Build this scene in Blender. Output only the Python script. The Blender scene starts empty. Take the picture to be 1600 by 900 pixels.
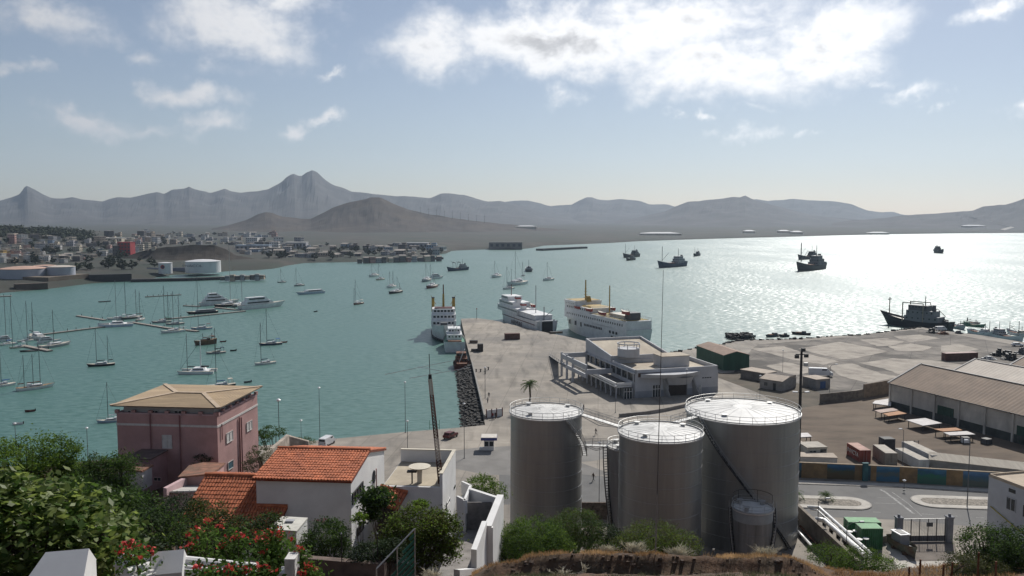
import bpy, math, random
import numpy as np
from mathutils import Vector, Matrix, noise as mnoise

R = math.radians
sc = bpy.context.scene
C = sc.collection
random.seed(7)

# ------------------------------------------------------------------ camera
CAMZ, FPX, PITCH = 55.0, 1300.0, R(4.84)
cam = bpy.data.objects.new('camera', bpy.data.cameras.new('camera'))
C.objects.link(cam)
cam.location = (0, 0, CAMZ)
cam.rotation_euler = (R(90) - PITCH, 0, 0)
cam.data.sensor_width = 36.0
cam.data.lens = 36.0 * FPX / 1600.0
cam.data.clip_start = 0.1
cam.data.clip_end = 60000
sc.camera = cam

# ------------------------------------------------------------------ sky and sun
SUN_EL, SUN_AZ = R(39.5), R(25.5)          # azimuth clockwise from +Y, the viewing direction
SKY_STRENGTH, SUN_STRENGTH = 0.062, 4.4
world = bpy.data.worlds.new('World')
sc.world = world
world.use_nodes = True
WN, WL = world.node_tree.nodes, world.node_tree.links
WN.clear()

def wnode(t, **kw):
	n = WN.new(t)
	for k, v in kw.items():
		setattr(n, k, v)
	return n

def wmath(op, a, b=None, c=None, clamp=False):
	n = wnode('ShaderNodeMath', operation=op, use_clamp=clamp)
	for i, v in enumerate((a, b, c)):
		if v is None:
			continue
		if isinstance(v, (int, float)):
			n.inputs[i].default_value = v
		else:
			WL.new(v, n.inputs[i])
	return n.outputs[0]

def wsmooth(x, lo, hi):
	n = wnode('ShaderNodeMapRange', interpolation_type='SMOOTHSTEP')
	WL.new(x, n.inputs['Value'])
	n.inputs['From Min'].default_value = lo
	n.inputs['From Max'].default_value = hi
	return n.outputs['Result']

def ray(px, py):
	a, b = (px - 800) / FPX, (450 - py) / FPX
	c, s = math.cos(PITCH), math.sin(PITCH)
	return Vector((a, c + b * s, -s + b * c))

def build_sky():
	sky = wnode('ShaderNodeTexSky', sky_type='NISHITA', sun_disc=False)
	sky.sun_elevation, sky.sun_rotation = SUN_EL, SUN_AZ
	sky.altitude, sky.air_density, sky.dust_density, sky.ozone_density = 50, 1.0, 0.5, 1.6
	tc = wnode('ShaderNodeTexCoord')
	sep = wnode('ShaderNodeSeparateXYZ')
	WL.new(tc.outputs['Generated'], sep.inputs[0])
	# direction as longitude / latitude in radians, so that cloud patches keep their shape
	lon = wmath('ARCTAN2', sep.outputs['X'], sep.outputs['Y'])
	lat = wmath('ARCSINE', sep.outputs['Z'])
	ll = wnode('ShaderNodeCombineXYZ')
	WL.new(lon, ll.inputs[0]); WL.new(lat, ll.inputs[1])
	def fbm(scale, detail, rough, off, stretch=1.7, dist=0.0):
		m = wnode('ShaderNodeMapping')
		m.inputs['Location'].default_value = off
		m.inputs['Scale'].default_value = (1, stretch, 1)
		WL.new(ll.outputs[0], m.inputs[0])
		n = wnode('ShaderNodeTexNoise')
		n.inputs['Scale'].default_value = scale
		n.inputs['Detail'].default_value = detail
		n.inputs['Roughness'].default_value = rough
		n.inputs['Distortion'].default_value = dist
		WL.new(m.outputs[0], n.inputs['Vector'])
		return n.outputs['Fac']
	edge = fbm(9, 9, 0.62, (3.1, 0.4, 0), 1.8, 0.35)
	fine = fbm(36, 7, 0.6, (8.2, 1.4, 0), 1.6, 0.2)
	# cloud bodies that the photograph shows: centre and radii in pixels, weight, tilt
	bodies = [(870, 62, 260, 58, 1.0, 2), (700, 70, 120, 55, .75, 0), (1060, 40, 230, 70, .75, -3), (1120, 105, 190, 55, .85, 6),
			  (1265, 70, 150, 55, .8, -12), (1040, 125, 100, 38, .5, 8), (1330, 92, 90, 36, .55, 0), (870, 142, 36, 22, .42, 0),
			  (370, 40, 115, 62, .75, 12), (330, 88, 50, 22, .4, -10), (440, 12, 90, 30, .6, 0), (250, 30, 50, 40, .25, 0), (70, 22, 85, 42, .55, 8), (20, 10, 70, 30, .4, 0), (150, 60, 40, 22, .25, 0),
			  (215, 86, 32, 18, .36, 0), (30, 114, 44, 12, .45, 3), (302, 146, 66, 24, .62, 5), (255, 134, 28, 20, .4, 20), (525, 107, 30, 12, .5, -8),
			  (140, 196, 52, 20, .58, -4), (220, 200, 70, 12, .42, 0), (320, 194, 44, 17, .58, -14), (472, 196, 30, 17, .56, -24), (532, 191, 34, 12, .6, -4),
			  (1085, 180, 26, 12, .48, 0), (1170, 218, 46, 14, .46, -10), (1240, 209, 16, 9, .4, 0), (1185, 173, 46, 12, .36, 0), (1430, 142, 40, 13, .4, -22),
			  (1385, 120, 40, 14, .36, 0), (1560, 8, 60, 20, .62, -4), (1585, 162, 26, 18, .5, -10), (1465, 163, 16, 9, .3, 0), (1110, 218, 30, 10, .3, 0), (1390, 20, 70, 30, .25, -15)]
	# cloud outlines are pulled about by a fine turbulence
	tn = wnode('ShaderNodeTexNoise')
	tn.inputs['Scale'].default_value = 13; tn.inputs['Detail'].default_value = 5; tn.inputs['Roughness'].default_value = 0.6
	WL.new(ll.outputs[0], tn.inputs['Vector'])
	tv = wnode('ShaderNodeVectorMath', operation='MULTIPLY_ADD')
	WL.new(tn.outputs['Color'], tv.inputs[0])
	tv.inputs[1].default_value = (0.15, 0.085, 0)
	tv.inputs[2].default_value = (-0.075, -0.0425, 0)
	ta = wnode('ShaderNodeVectorMath', operation='ADD')
	WL.new(ll.outputs[0], ta.inputs[0]); WL.new(tv.outputs[0], ta.inputs[1])
	total = None
	for px, py, rx, ry, w, tilt in bodies:
		d = ray(px, py).normalized()
		m = wnode('ShaderNodeMapping', vector_type='TEXTURE')
		m.inputs['Location'].default_value = (math.atan2(d.x, d.y), math.asin(d.z), 0)
		m.inputs['Rotation'].default_value = (0, 0, R(-tilt))
		m.inputs['Scale'].default_value = (rx / FPX * 1.25, ry / FPX * 1.25, 1)
		WL.new(ta.outputs[0], m.inputs[0])
		g = wnode('ShaderNodeTexGradient', gradient_type='QUADRATIC_SPHERE')
		WL.new(m.outputs[0], g.inputs[0])
		sgn = wmath('MULTIPLY', wmath('POWER', g.outputs['Fac'], 0.55), w)
		total = sgn if total is None else wmath('MAXIMUM', total, sgn)
	# the rest of the dome carries the same scattered fair-weather clouds
	out_of_view = wsmooth(sep.outputs['Y'], 0.84, 0.62)
	high = wsmooth(sep.outputs['Z'], 0.27, 0.36)
	rest = wmath('MULTIPLY', wmath('MAXIMUM', out_of_view, high), wmath('MULTIPLY', wsmooth(fbm(2.6, 4, 0.5, (5.5, 2.2, 0), 1.5), 0.52, 0.72), 0.8))
	rest = wmath('MULTIPLY', rest, wsmooth(sep.outputs['Z'], 0.02, 0.12))
	total = wmath('MAXIMUM', total, rest)
	nz = wmath('ADD', wmath('MULTIPLY', wmath('SUBTRACT', edge, 0.5), 2.2), wmath('MULTIPLY', wmath('SUBTRACT', fine, 0.5), 1.1))
	dens = wmath('ADD', total, wmath('MULTIPLY', nz, wmath('ADD', wmath('MULTIPLY', total, 0.85), 0.10)))
	cover = wsmooth(dens, 0.04, 0.60)
	cover = wmath('MULTIPLY', cover, 0.94)
	thick = wsmooth(wmath('SUBTRACT', dens, wmath('MULTIPLY', fine, 0.1)), 0.52, 1.10)
	# forward scattering: thin cloud near the sun is brighter
	sd = Vector((math.sin(SUN_AZ) * math.cos(SUN_EL), math.cos(SUN_AZ) * math.cos(SUN_EL), math.sin(SUN_EL)))
	dot = wnode('ShaderNodeVectorMath', operation='DOT_PRODUCT')
	WL.new(tc.outputs['Generated'], dot.inputs[0]); dot.inputs[1].default_value = sd
	fwd = wsmooth(dot.outputs['Value'], 0.45, 1.0)
	lit = wnode('ShaderNodeMix', data_type='RGBA')
	WL.new(fwd, lit.inputs['Factor'])
	lit.inputs['A'].default_value = (8.6, 8.7, 9.1, 1)
	lit.inputs['B'].default_value = (19, 18.8, 18.6, 1)
	shade = wnode('ShaderNodeMix', data_type='RGBA')
	WL.new(thick, shade.inputs['Factor'])
	WL.new(lit.outputs['Result'], shade.inputs['A'])
	shade.inputs['B'].default_value = (8.6, 8.5, 8.6, 1)
	mix = wnode('ShaderNodeMix', data_type='RGBA')
	WL.new(cover, mix.inputs['Factor'])
	tint = wnode('ShaderNodeMix', data_type='RGBA', blend_type='MULTIPLY')
	tint.inputs['Factor'].default_value = 1.0
	hs = wnode('ShaderNodeHueSaturation'); hs.inputs['Saturation'].default_value = 0.76
	WL.new(sky.outputs[0], hs.inputs['Color']); WL.new(hs.outputs[0], tint.inputs['A']); tint.inputs['B'].default_value = (0.955, 0.975, 1.045, 1)
	WL.new(tint.outputs['Result'], mix.inputs['A'])
	WL.new(shade.outputs['Result'], mix.inputs['B'])
	bg = wnode('ShaderNodeBackground')
	bg.inputs['Strength'].default_value = SKY_STRENGTH
	WL.new(mix.outputs['Result'], bg.inputs['Color'])
	out = wnode('ShaderNodeOutputWorld')
	WL.new(bg.outputs[0], out.inputs['Surface'])

build_sky()
world.cycles.sampling_method = 'MANUAL'
world.cycles.sample_map_resolution = 256
sun = bpy.data.objects.new('sun', bpy.data.lights.new('sun', 'SUN'))
C.objects.link(sun)
sun.data.energy = SUN_STRENGTH
sun.data.angle = R(0.53)
sun.data.color = (1.0, 0.96, 0.90)
sun.rotation_euler = (R(90) - SUN_EL, 0, R(180) - SUN_AZ)
sun.location = (300, 300, 600)
sc.view_settings.view_transform = 'Standard'
sc.view_settings.look = 'None'
sc.view_settings.exposure = 0.1
sc.view_settings.gamma = 1.0
sc.cycles.use_denoising = True
sc.cycles.use_adaptive_sampling = True
sc.cycles.adaptive_threshold = 0.02
sc.cycles.max_bounces = 5
sc.cycles.diffuse_bounces = 2
sc.cycles.glossy_bounces = 2
sc.cycles.transmission_bounces = 3
sc.cycles.volume_bounces = 0
sc.cycles.transparent_max_bounces = 6
sc.cycles.sample_clamp_indirect = 4
sc.cycles.caustics_reflective = False
sc.cycles.caustics_refractive = False

# ------------------------------------------------------------------ helpers
def G(px, py, z=0.0):
	"""ground point under a pixel on the level z"""
	d = ray(px, py)
	t = (z - CAMZ) / d.z
	return Vector((t * d.x, t * d.y, z))

def AT(px, py, Y):
	"""point on a pixel's ray at distance Y"""
	d = ray(px, py)
	t = Y / d.y
	return Vector((t * d.x, Y, CAMZ + t * d.z))

MATS = {}

def M(name, col=None, rough=0.8, var=0.18, scale=0.6, col2=None, metal=0.0, bump=0.0, spec=0.3, detail=5, mask=(0.42, 0.66), stretch=None, trans=0.0):
	"""procedural material: base colour broken up by two noises, optional second colour in patches, optional relief"""
	if name in MATS:
		return MATS[name]
	m = bpy.data.materials.new(name)
	m.use_nodes = True
	nt = m.node_tree
	N, L = nt.nodes, nt.links
	b = N['Principled BSDF']
	b.inputs['Roughness'].default_value = rough
	b.inputs['Metallic'].default_value = metal
	b.inputs['Specular IOR Level'].default_value = spec
	geo = N.new('ShaderNodeNewGeometry')
	vec = geo.outputs['Position']
	if stretch:
		mp = N.new('ShaderNodeMapping')
		mp.inputs['Scale'].default_value = stretch
		L.new(vec, mp.inputs[0])
		vec = mp.outputs[0]
	nz = N.new('ShaderNodeTexNoise')
	nz.inputs['Scale'].default_value = scale
	nz.inputs['Detail'].default_value = detail
	nz.inputs['Roughness'].default_value = 0.6
	L.new(vec, nz.inputs['Vector'])
	c1 = tuple(col) + (1,)
	mix = N.new('ShaderNodeMix'); mix.data_type = 'RGBA'
	mix.inputs['A'].default_value = tuple(max(0, c * (1 - var * 1.6)) for c in col) + (1,)
	mix.inputs['B'].default_value = tuple(min(1, c * (1 + var * 1.6)) for c in col) + (1,)
	mr = N.new('ShaderNodeMapRange'); mr.inputs['From Min'].default_value = 0.3; mr.inputs['From Max'].default_value = 0.7
	L.new(nz.outputs['Fac'], mr.inputs['Value'])
	L.new(mr.outputs['Result'], mix.inputs['Factor'])
	out = mix.outputs['Result']
	if col2 is not None:
		n2 = N.new('ShaderNodeTexNoise')
		n2.inputs['Scale'].default_value = scale * 0.37
		n2.inputs['Detail'].default_value = detail + 2
		n2.inputs['Roughness'].default_value = 0.65
		L.new(vec, n2.inputs['Vector'])
		mr2 = N.new('ShaderNodeMapRange'); mr2.inputs['From Min'].default_value = mask[0]; mr2.inputs['From Max'].default_value = mask[1]
		L.new(n2.outputs['Fac'], mr2.inputs['Value'])
		m2 = N.new('ShaderNodeMix'); m2.data_type = 'RGBA'
		L.new(mr2.outputs['Result'], m2.inputs['Factor'])
		L.new(out, m2.inputs['A'])
		m2.inputs['B'].default_value = tuple(col2) + (1,)
		out = m2.outputs['Result']
	L.new(out, b.inputs['Base Color'])
	if bump:
		bp = N.new('ShaderNodeBump')
		bp.inputs['Strength'].default_value = 1.0
		bp.inputs['Distance'].default_value = bump
		L.new(nz.outputs['Fac'], bp.inputs['Height'])
		L.new(bp.outputs[0], b.inputs['Normal'])
	if trans:
		# thin leaves let some light through
		tr = N.new('ShaderNodeBsdfTranslucent')
		hs = N.new('ShaderNodeHueSaturation')
		hs.inputs['Value'].default_value = 1.5
		L.new(out, hs.inputs['Color'])
		L.new(hs.outputs[0], tr.inputs['Color'])
		ms = N.new('ShaderNodeMixShader')
		ms.inputs[0].default_value = trans
		L.new(b.outputs[0], ms.inputs[1]); L.new(tr.outputs[0], ms.inputs[2])
		L.new(ms.outputs[0], N['Material Output'].inputs['Surface'])
	MATS[name] = m
	return m

class MB:
	"""collects polygons for one mesh object"""
	def __init__(s):
		s.v, s.f, s.mi = [], [], []
	def add(s, vs, fs, mi=0):
		o = len(s.v)
		s.v += [tuple(v) for v in vs]
		s.f += [tuple(i + o for i in f) for f in fs]
		s.mi += [mi] * len(fs)
		return s
	def box(s, c, d, rz=0.0, mi=0, taper=1.0):
		"""centre of the base c, size d"""
		x, y, z = c
		a, b, h = d[0] / 2, d[1] / 2, d[2]
		cs, sn = math.cos(rz), math.sin(rz)
		vs = []
		for zz, k in ((0, 1.0), (h, taper)):
			for sx, sy in ((-1, -1), (1, -1), (1, 1), (-1, 1)):
				u, w = sx * a * k, sy * b * k
				vs.append((x + u * cs - w * sn, y + u * sn + w * cs, z + zz))
		return s.add(vs, [(3, 2, 1, 0), (4, 5, 6, 7), (0, 1, 5, 4), (1, 2, 6, 5), (2, 3, 7, 6), (3, 0, 4, 7)], mi)
	def prism(s, poly, z0, z1, mi=0, cap=True):
		"""counter-clockwise polygon raised from z0 to z1 (numbers or one per point)"""
		n = len(poly)
		za = z0 if hasattr(z0, '__len__') else [z0] * n
		zb = z1 if hasattr(z1, '__len__') else [z1] * n
		vs = [(p[0], p[1], za[i]) for i, p in enumerate(poly)] + [(p[0], p[1], zb[i]) for i, p in enumerate(poly)]
		fs = [(i, (i + 1) % n, n + (i + 1) % n, n + i) for i in range(n)]
		if cap:
			fs += [tuple(range(n - 1, -1, -1)), tuple(range(n, 2 * n))]
		return s.add(vs, fs, mi)
	def cone(s, c, r0, r1, h, n=12, mi=0, cap=True):
		x, y, z = c
		vs = [(x + r0 * math.cos(2 * math.pi * i / n), y + r0 * math.sin(2 * math.pi * i / n), z) for i in range(n)]
		vs += [(x + r1 * math.cos(2 * math.pi * i / n), y + r1 * math.sin(2 * math.pi * i / n), z + h) for i in range(n)]
		fs = [(i, (i + 1) % n, n + (i + 1) % n, n + i) for i in range(n)]
		if cap:
			fs += [tuple(range(n - 1, -1, -1)), tuple(range(n, 2 * n))]
		return s.add(vs, fs, mi)
	def tube(s, pts, r, n=6, mi=0, closed=False):
		"""round bar along a polyline; r a number or one per point"""
		pts = [Vector(p) for p in pts]
		k = len(pts)
		rr = r if hasattr(r, '__len__') else [r] * k
		vs, fs = [], []
		for i, p in enumerate(pts):
			if closed:
				t = pts[(i + 1) % k] - pts[i - 1]
			else:
				t = pts[min(i + 1, k - 1)] - pts[max(i - 1, 0)]
			if t.length < 1e-9:
				t = Vector((0, 0, 1))
			t.normalize()
			up = Vector((0, 0, 1)) if abs(t.z) < 0.95 else Vector((1, 0, 0))
			a = t.cross(up).normalized()
			b = t.cross(a)
			for j in range(n):
				w = 2 * math.pi * j / n
				vs.append(p + (a * math.cos(w) + b * math.sin(w)) * rr[i])
		for i in range(k if closed else k - 1):
			i2 = (i + 1) % k
			for j in range(n):
				fs.append((i * n + j, i * n + (j + 1) % n, i2 * n + (j + 1) % n, i2 * n + j))
		if not closed:
			fs += [tuple(range(n)), tuple(range(k * n - 1, (k - 1) * n - 1, -1))]
		return s.add(vs, fs, mi)
	def bar(s, p, q, w, h=None, mi=0):
		"""rectangular bar between two points"""
		p, q = Vector(p), Vector(q)
		h = h or w
		t = (q - p).normalized()
		up = Vector((0, 0, 1)) if abs(t.z) < 0.97 else Vector((0, 1, 0))
		a = t.cross(up).normalized() * (w / 2)
		b = a.cross(t).normalized() * (h / 2)
		vs = [p - a - b, p + a - b, p + a + b, p - a + b, q - a - b, q + a - b, q + a + b, q - a + b]
		return s.add(vs, [(3, 2, 1, 0), (4, 5, 6, 7), (0, 1, 5, 4), (1, 2, 6, 5), (2, 3, 7, 6), (3, 0, 4, 7)], mi)
	def wall(s, p, q, z0, z1, t, mi=0):
		"""upright slab along the line p-q, thickness t to the left of it"""
		p, q = Vector(p[:2]), Vector(q[:2])
		d = (q - p).normalized()
		nrm = Vector((-d.y, d.x)) * t
		return s.prism([p, q, q + nrm, p + nrm], z0, z1, mi)
	def quad(s, a, b, c, d, mi=0):
		return s.add([a, b, c, d], [(0, 1, 2, 3)], mi)
	def sheet(s, a, b, c, d, t, mi=0):
		"""thick quad: a b c d counter-clockwise seen from its outer side, thickness t inward"""
		a, b, c, d = map(Vector, (a, b, c, d))
		n = (b - a).cross(d - a).normalized() * t
		vs = [a - n, b - n, c - n, d - n, a, b, c, d]
		return s.add(vs, [(3, 2, 1, 0), (4, 5, 6, 7), (0, 1, 5, 4), (1, 2, 6, 5), (2, 3, 7, 6), (3, 0, 4, 7)], mi)
	def grid(s, pts, mi=0, closed=False):
		"""rows of points joined by quads"""
		r, c = len(pts), len(pts[0])
		vs = [p for row in pts for p in row]
		fs = []
		for i in range(r - 1):
			for j in range(c if closed else c - 1):
				j2 = (j + 1) % c
				fs.append((i * c + j, i * c + j2, (i + 1) * c + j2, (i + 1) * c + j))
		return s.add(vs, fs, mi)
	def mesh(s, name, mats, smooth=False):
		me = bpy.data.meshes.new(name)
		me.from_pydata(s.v, [], s.f)
		mats = mats if isinstance(mats, (list, tuple)) else [mats]
		for m in mats:
			me.materials.append(m)
		if len(mats) > 1:
			me.polygons.foreach_set('material_index', s.mi)
		if smooth:
			me.polygons.foreach_set('use_smooth', [True] * len(me.polygons))
		me.update()
		return me
	def build(s, name, mats, parent=None, smooth=False):
		return link(name, s.mesh(name, mats, smooth), parent)

def link(name, me, parent=None, loc=None, rz=0.0):
	o = bpy.data.objects.new(name, me)
	C.objects.link(o)
	if parent is not None:
		o.parent = parent
	if loc is not None:
		o.location = loc
	if rz:
		o.rotation_euler = (0, 0, rz)
	return o

def tag(o, label=None, cat=None, group=None, kind=None):
	if label: o['label'] = label
	if cat: o['category'] = cat
	if group: o['group'] = group
	if kind: o['kind'] = kind
	return o

def thing(name, label, cat, loc=(0, 0, 0), rz=0.0, group=None):
	o = bpy.data.objects.new(name, None)
	C.objects.link(o)
	o.location = loc
	o.rotation_euler = (0, 0, rz)
	o.empty_display_size = 0.5
	return tag(o, label, cat, group)

def copy_tree(o, parent=None):
	c = o.copy()
	C.objects.link(c)
	c.parent = parent
	for ch in list(o.children):
		copy_tree(ch, c)
	return c

def hsh(x, y, s=1.0, z=0.0):
	return mnoise.noise(Vector((x * s, y * s, z)))

def fbm(x, y, s, octv=4, z=0.0):
	a, t, k = 0.5, 0.0, s
	for _ in range(octv):
		t += a * mnoise.noise(Vector((x * k, y * k, z)))
		a *= 0.5; k *= 2.03
	return t

def interp(x, pts):
	"""piecewise-linear value at x of sorted (x, value) pairs"""
	if x <= pts[0][0]:
		return pts[0][1]
	for (a, va), (b, vb) in zip(pts, pts[1:]):
		if x <= b:
			return va + (vb - va) * (x - a) / (b - a)
	return pts[-1][1]

def proj(p):
	"""pixel of a point"""
	c, s = math.cos(PITCH), math.sin(PITCH)
	x, y, z = p[0], p[1], p[2] - CAMZ
	dep = y * c - z * s
	return (800 + FPX * x / dep, 450 - FPX * (y * s + z * c) / dep)

def ON(px, py, P, d):
	"""where a pixel's ray meets the upright plane through P along the horizontal direction d"""
	r = ray(px, py)
	n = Vector((-d[1], d[0], 0))
	t = n.dot(Vector((P[0], P[1], 0))) / n.dot(Vector((r.x, r.y, 0)))
	return Vector((t * r.x, t * r.y, CAMZ + t * r.z))

def root_of(o):
	while o.parent is not None:
		o = o.parent
	return o

def wb(b, name, mats, parent, smooth=False):
	"""build a mesh given in world coordinates as a part of an unrotated thing"""
	l = root_of(parent).location
	b.v = [(x - l.x, y - l.y, z - l.z) for x, y, z in b.v]
	return b.build(name, mats, parent, smooth)

def text_mesh(body, size, depth=0.01):
	cu = bpy.data.curves.new('lettering', 'FONT')
	cu.body = body
	cu.size = size
	cu.extrude = depth
	cu.align_x, cu.align_y = 'CENTER', 'CENTER'
	o = bpy.data.objects.new('lettering', cu)
	C.objects.link(o)
	bpy.context.view_layer.update()
	me = bpy.data.meshes.new_from_object(o.evaluated_get(bpy.context.evaluated_depsgraph_get()))
	bpy.data.objects.remove(o)
	return me

def place_text(body, size, mat, parent, loc, x_axis, up=(0, 0, 1), name='lettering', squeeze=1.0):
	"""lettering lying on a surface: x_axis is the reading direction (world)"""
	me = text_mesh(body, size)
	me.materials.clear()
	me.materials.append(mat)
	o = link(name, me, parent)
	xa = Vector(x_axis).normalized()
	ua = Vector(up).normalized()
	na = xa.cross(ua)
	mat4 = Matrix((xa * squeeze, ua, na)).transposed().to_4x4()
	mat4.translation = Vector(loc)
	o.matrix_basis = mat4
	return o
# ------------------------------------------------------------------ water
QZ = 3.0                                    # level of the quay

def water_material():
	m = bpy.data.materials.new('harbour_water')
	m.use_nodes = True
	N, L = m.node_tree.nodes, m.node_tree.links
	b = N['Principled BSDF']
	geo = N.new('ShaderNodeNewGeometry')
	def nz(scale, detail, stretch, rz, rough=0.55):
		mp = N.new('ShaderNodeMapping')
		mp.inputs['Rotation'].default_value = (0, 0, R(rz))
		mp.inputs['Scale'].default_value = stretch
		L.new(geo.outputs['Position'], mp.inputs[0])
		n = N.new('ShaderNodeTexNoise')
		n.inputs['Scale'].default_value = scale
		n.inputs['Detail'].default_value = detail
		n.inputs['Roughness'].default_value = rough
		L.new(mp.outputs[0], n.inputs['Vector'])
		return n.outputs['Fac']
	big = nz(0.006, 4, (1, 0.5, 1), 20)
	mix = N.new('ShaderNodeMix'); mix.data_type = 'RGBA'
	L.new(big, mix.inputs['Factor'])
	mix.inputs['A'].default_value = (0.055, 0.136, 0.114, 1)
	mix.inputs['B'].default_value = (0.068, 0.154, 0.130, 1)
	L.new(mix.outputs['Result'], b.inputs['Base Color'])
	b.inputs['IOR'].default_value = 1.33
	b.inputs['Specular IOR Level'].default_value = 0.8
	# wind roughens the open bay more than the lee of the pier, in gusts
	gust = nz(0.012, 5, (1, 0.35, 1), 12, 0.6)
	mr = N.new('ShaderNodeMapRange')
	mr.inputs['To Min'].default_value = 0.33; mr.inputs['To Max'].default_value = 0.46
	L.new(gust, mr.inputs['Value'])
	L.new(mr.outputs['Result'], b.inputs['Roughness'])
	# waves of two lengths tilt the surface; each noise gives a slope along x and one along y
	def slope(scale, detail, stretch, rz, amp):
		out = []
		for k in range(2):
			n = nz(scale, detail, stretch, rz + 3 * k, 0.55)
			mth = N.new('ShaderNodeMath'); mth.operation = 'MULTIPLY_ADD'
			L.new(n, mth.inputs[0])
			mth.inputs[1].default_value = amp * (0.7 if k == 0 else 1.0)
			mth.inputs[2].default_value = -0.5 * amp * (0.7 if k == 0 else 1.0)
			out.append(mth.outputs[0])
		return out
	sx, sy = slope(0.6, 4, (0.5, 1.0, 1), -14, 1.2)
	gx = N.new('ShaderNodeMath'); gx.operation = 'MULTIPLY'
	gy = N.new('ShaderNodeMath'); gy.operation = 'MULTIPLY'
	mr3 = N.new('ShaderNodeMapRange')
	mr3.inputs['From Min'].default_value = 0.35; mr3.inputs['From Max'].default_value = 0.65
	mr3.inputs['To Min'].default_value = 0.35; mr3.inputs['To Max'].default_value = 1.35
	L.new(gust, mr3.inputs['Value'])
	# the open bay to the right lies in the wind, the anchorage in the lee of the pier
	sp = N.new('ShaderNodeSeparateXYZ'); L.new(geo.outputs['Position'], sp.inputs[0])
	ob_ = N.new('ShaderNodeMapRange'); ob_.interpolation_type = 'SMOOTHSTEP'
	ob_.inputs['From Min'].default_value = -20; ob_.inputs['From Max'].default_value = 260; ob_.inputs['To Min'].default_value = 0.6; ob_.inputs['To Max'].default_value = 1.6
	L.new(sp.outputs['X'], ob_.inputs['Value'])
	op = N.new('ShaderNodeMath'); op.operation = 'MULTIPLY'
	L.new(mr3.outputs['Result'], op.inputs[0]); L.new(ob_.outputs['Result'], op.inputs[1])
	for nd, src in ((gx, sx), (gy, sy)):
		L.new(src, nd.inputs[0]); L.new(op.outputs[0], nd.inputs[1])
	cb = N.new('ShaderNodeCombineXYZ')
	L.new(gx.outputs[0], cb.inputs[0]); L.new(gy.outputs[0], cb.inputs[1]); cb.inputs[2].default_value = 1.0
	nrm = N.new('ShaderNodeVectorMath'); nrm.operation = 'NORMALIZE'
	L.new(cb.outputs[0], nrm.inputs[0])
	L.new(nrm.outputs[0], b.inputs['Normal'])
	return m

w = MB()
w.quad((-9000, 60, 0), (9000, 60, 0), (9000, 14000, 0), (-9000, 14000, 0))
tag(w.build('water', water_material()), 'teal harbour water of the bay glittering under the sun', kind='structure')

# ------------------------------------------------------------------ the land round the bay
SHORE = [(-400, 520), (-60, 468), (0, 459), (62, 454), (100, 449), (140, 444), (185, 441), (235, 436), (262, 431), (320, 428), (360, 424), (400, 423), (430, 420), (445, 416), (470, 412), (490, 411),
		 (560, 410), (600, 410), (640, 407), (660, 404), (664, 401), (700, 396), (706, 392), (760, 390), (800, 391), (830, 388), (850, 384), (900, 382), (950, 380), (1000, 377), (1100, 373.6),
		 (1200, 371), (1300, 368), (1400, 366), (1500, 364.6), (1600, 364), (1750, 363.2), (2100, 362)]

def shore_y(px):
	return G(px, interp(px, SHORE), 0).y

HILLS = []                                  # (x, y, rx, ry, height): rounded rises of the land

def land_h(x, y):
	px = 800 + x / max(y, 1) * FPX / math.cos(PITCH)
	s = shore_y(px)
	t = y - s
	z = 1.2 + 5.5 * (1 - math.exp(-max(t, 0) / 60.0)) + max(t, 0) * 0.0032
	z += 2.2 * fbm(x, y, 0.006, 3) * min(1, max(t, 0) / 150)
	for hx, hy, rx, ry, h, p in HILLS:
		q = ((x - hx) / rx) ** 2 + ((y - hy) / ry) ** 2
		if q < 9:
			z += h * math.exp(-q ** p)
	return z

def hill_at(px, py, Y, rx, ry, base, p=1.0):
	c = AT(px, py, Y)
	HILLS.append((c.x, Y, rx, ry, c.z - base, p))

# town slope on the left, wooded ridge behind it, the headland with the oil depot, the dark cone across the bay
hill_at(-60, 361, 1400, 230, 330, 7, 1.0)
hill_at(40, 359, 1560, 120, 200, 27, 1.2)
hill_at(100, 361, 1500, 80, 160, 17, 1.2)
hill_at(10, 357, 1600, 90, 120, 40, 1.2)

def build_land():
	b = MB()
	cols = [-420 + 9 * i for i in range(285)]
	rows = [0, .004, .01, .02, .035, .055, .08, .11, .14, .17, .2, .24, .28, .33, .39, .46, .54, .63, .75, .88, 1.0]
	grid = []
	for t in rows:
		row = []
		for px in cols:
			s = shore_y(px)
			y = s + (7600 - s) * t
			x = (px - 800) / FPX * math.cos(PITCH) * y
			z = -1.5 if t == 0 else land_h(x, y)
			row.append((x, y, z))
		grid.append(row)
	b.grid(grid)
	m = M('dry_coastal_land', (0.046, 0.041, 0.033), 0.95, 0.25, 0.02, (0.026, 0.036, 0.025), mask=(0.40, 0.60), bump=0)
	return tag(b.build('land', m, smooth=True), 'dry coastal plain round the bay', kind='structure')

build_land()

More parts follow.
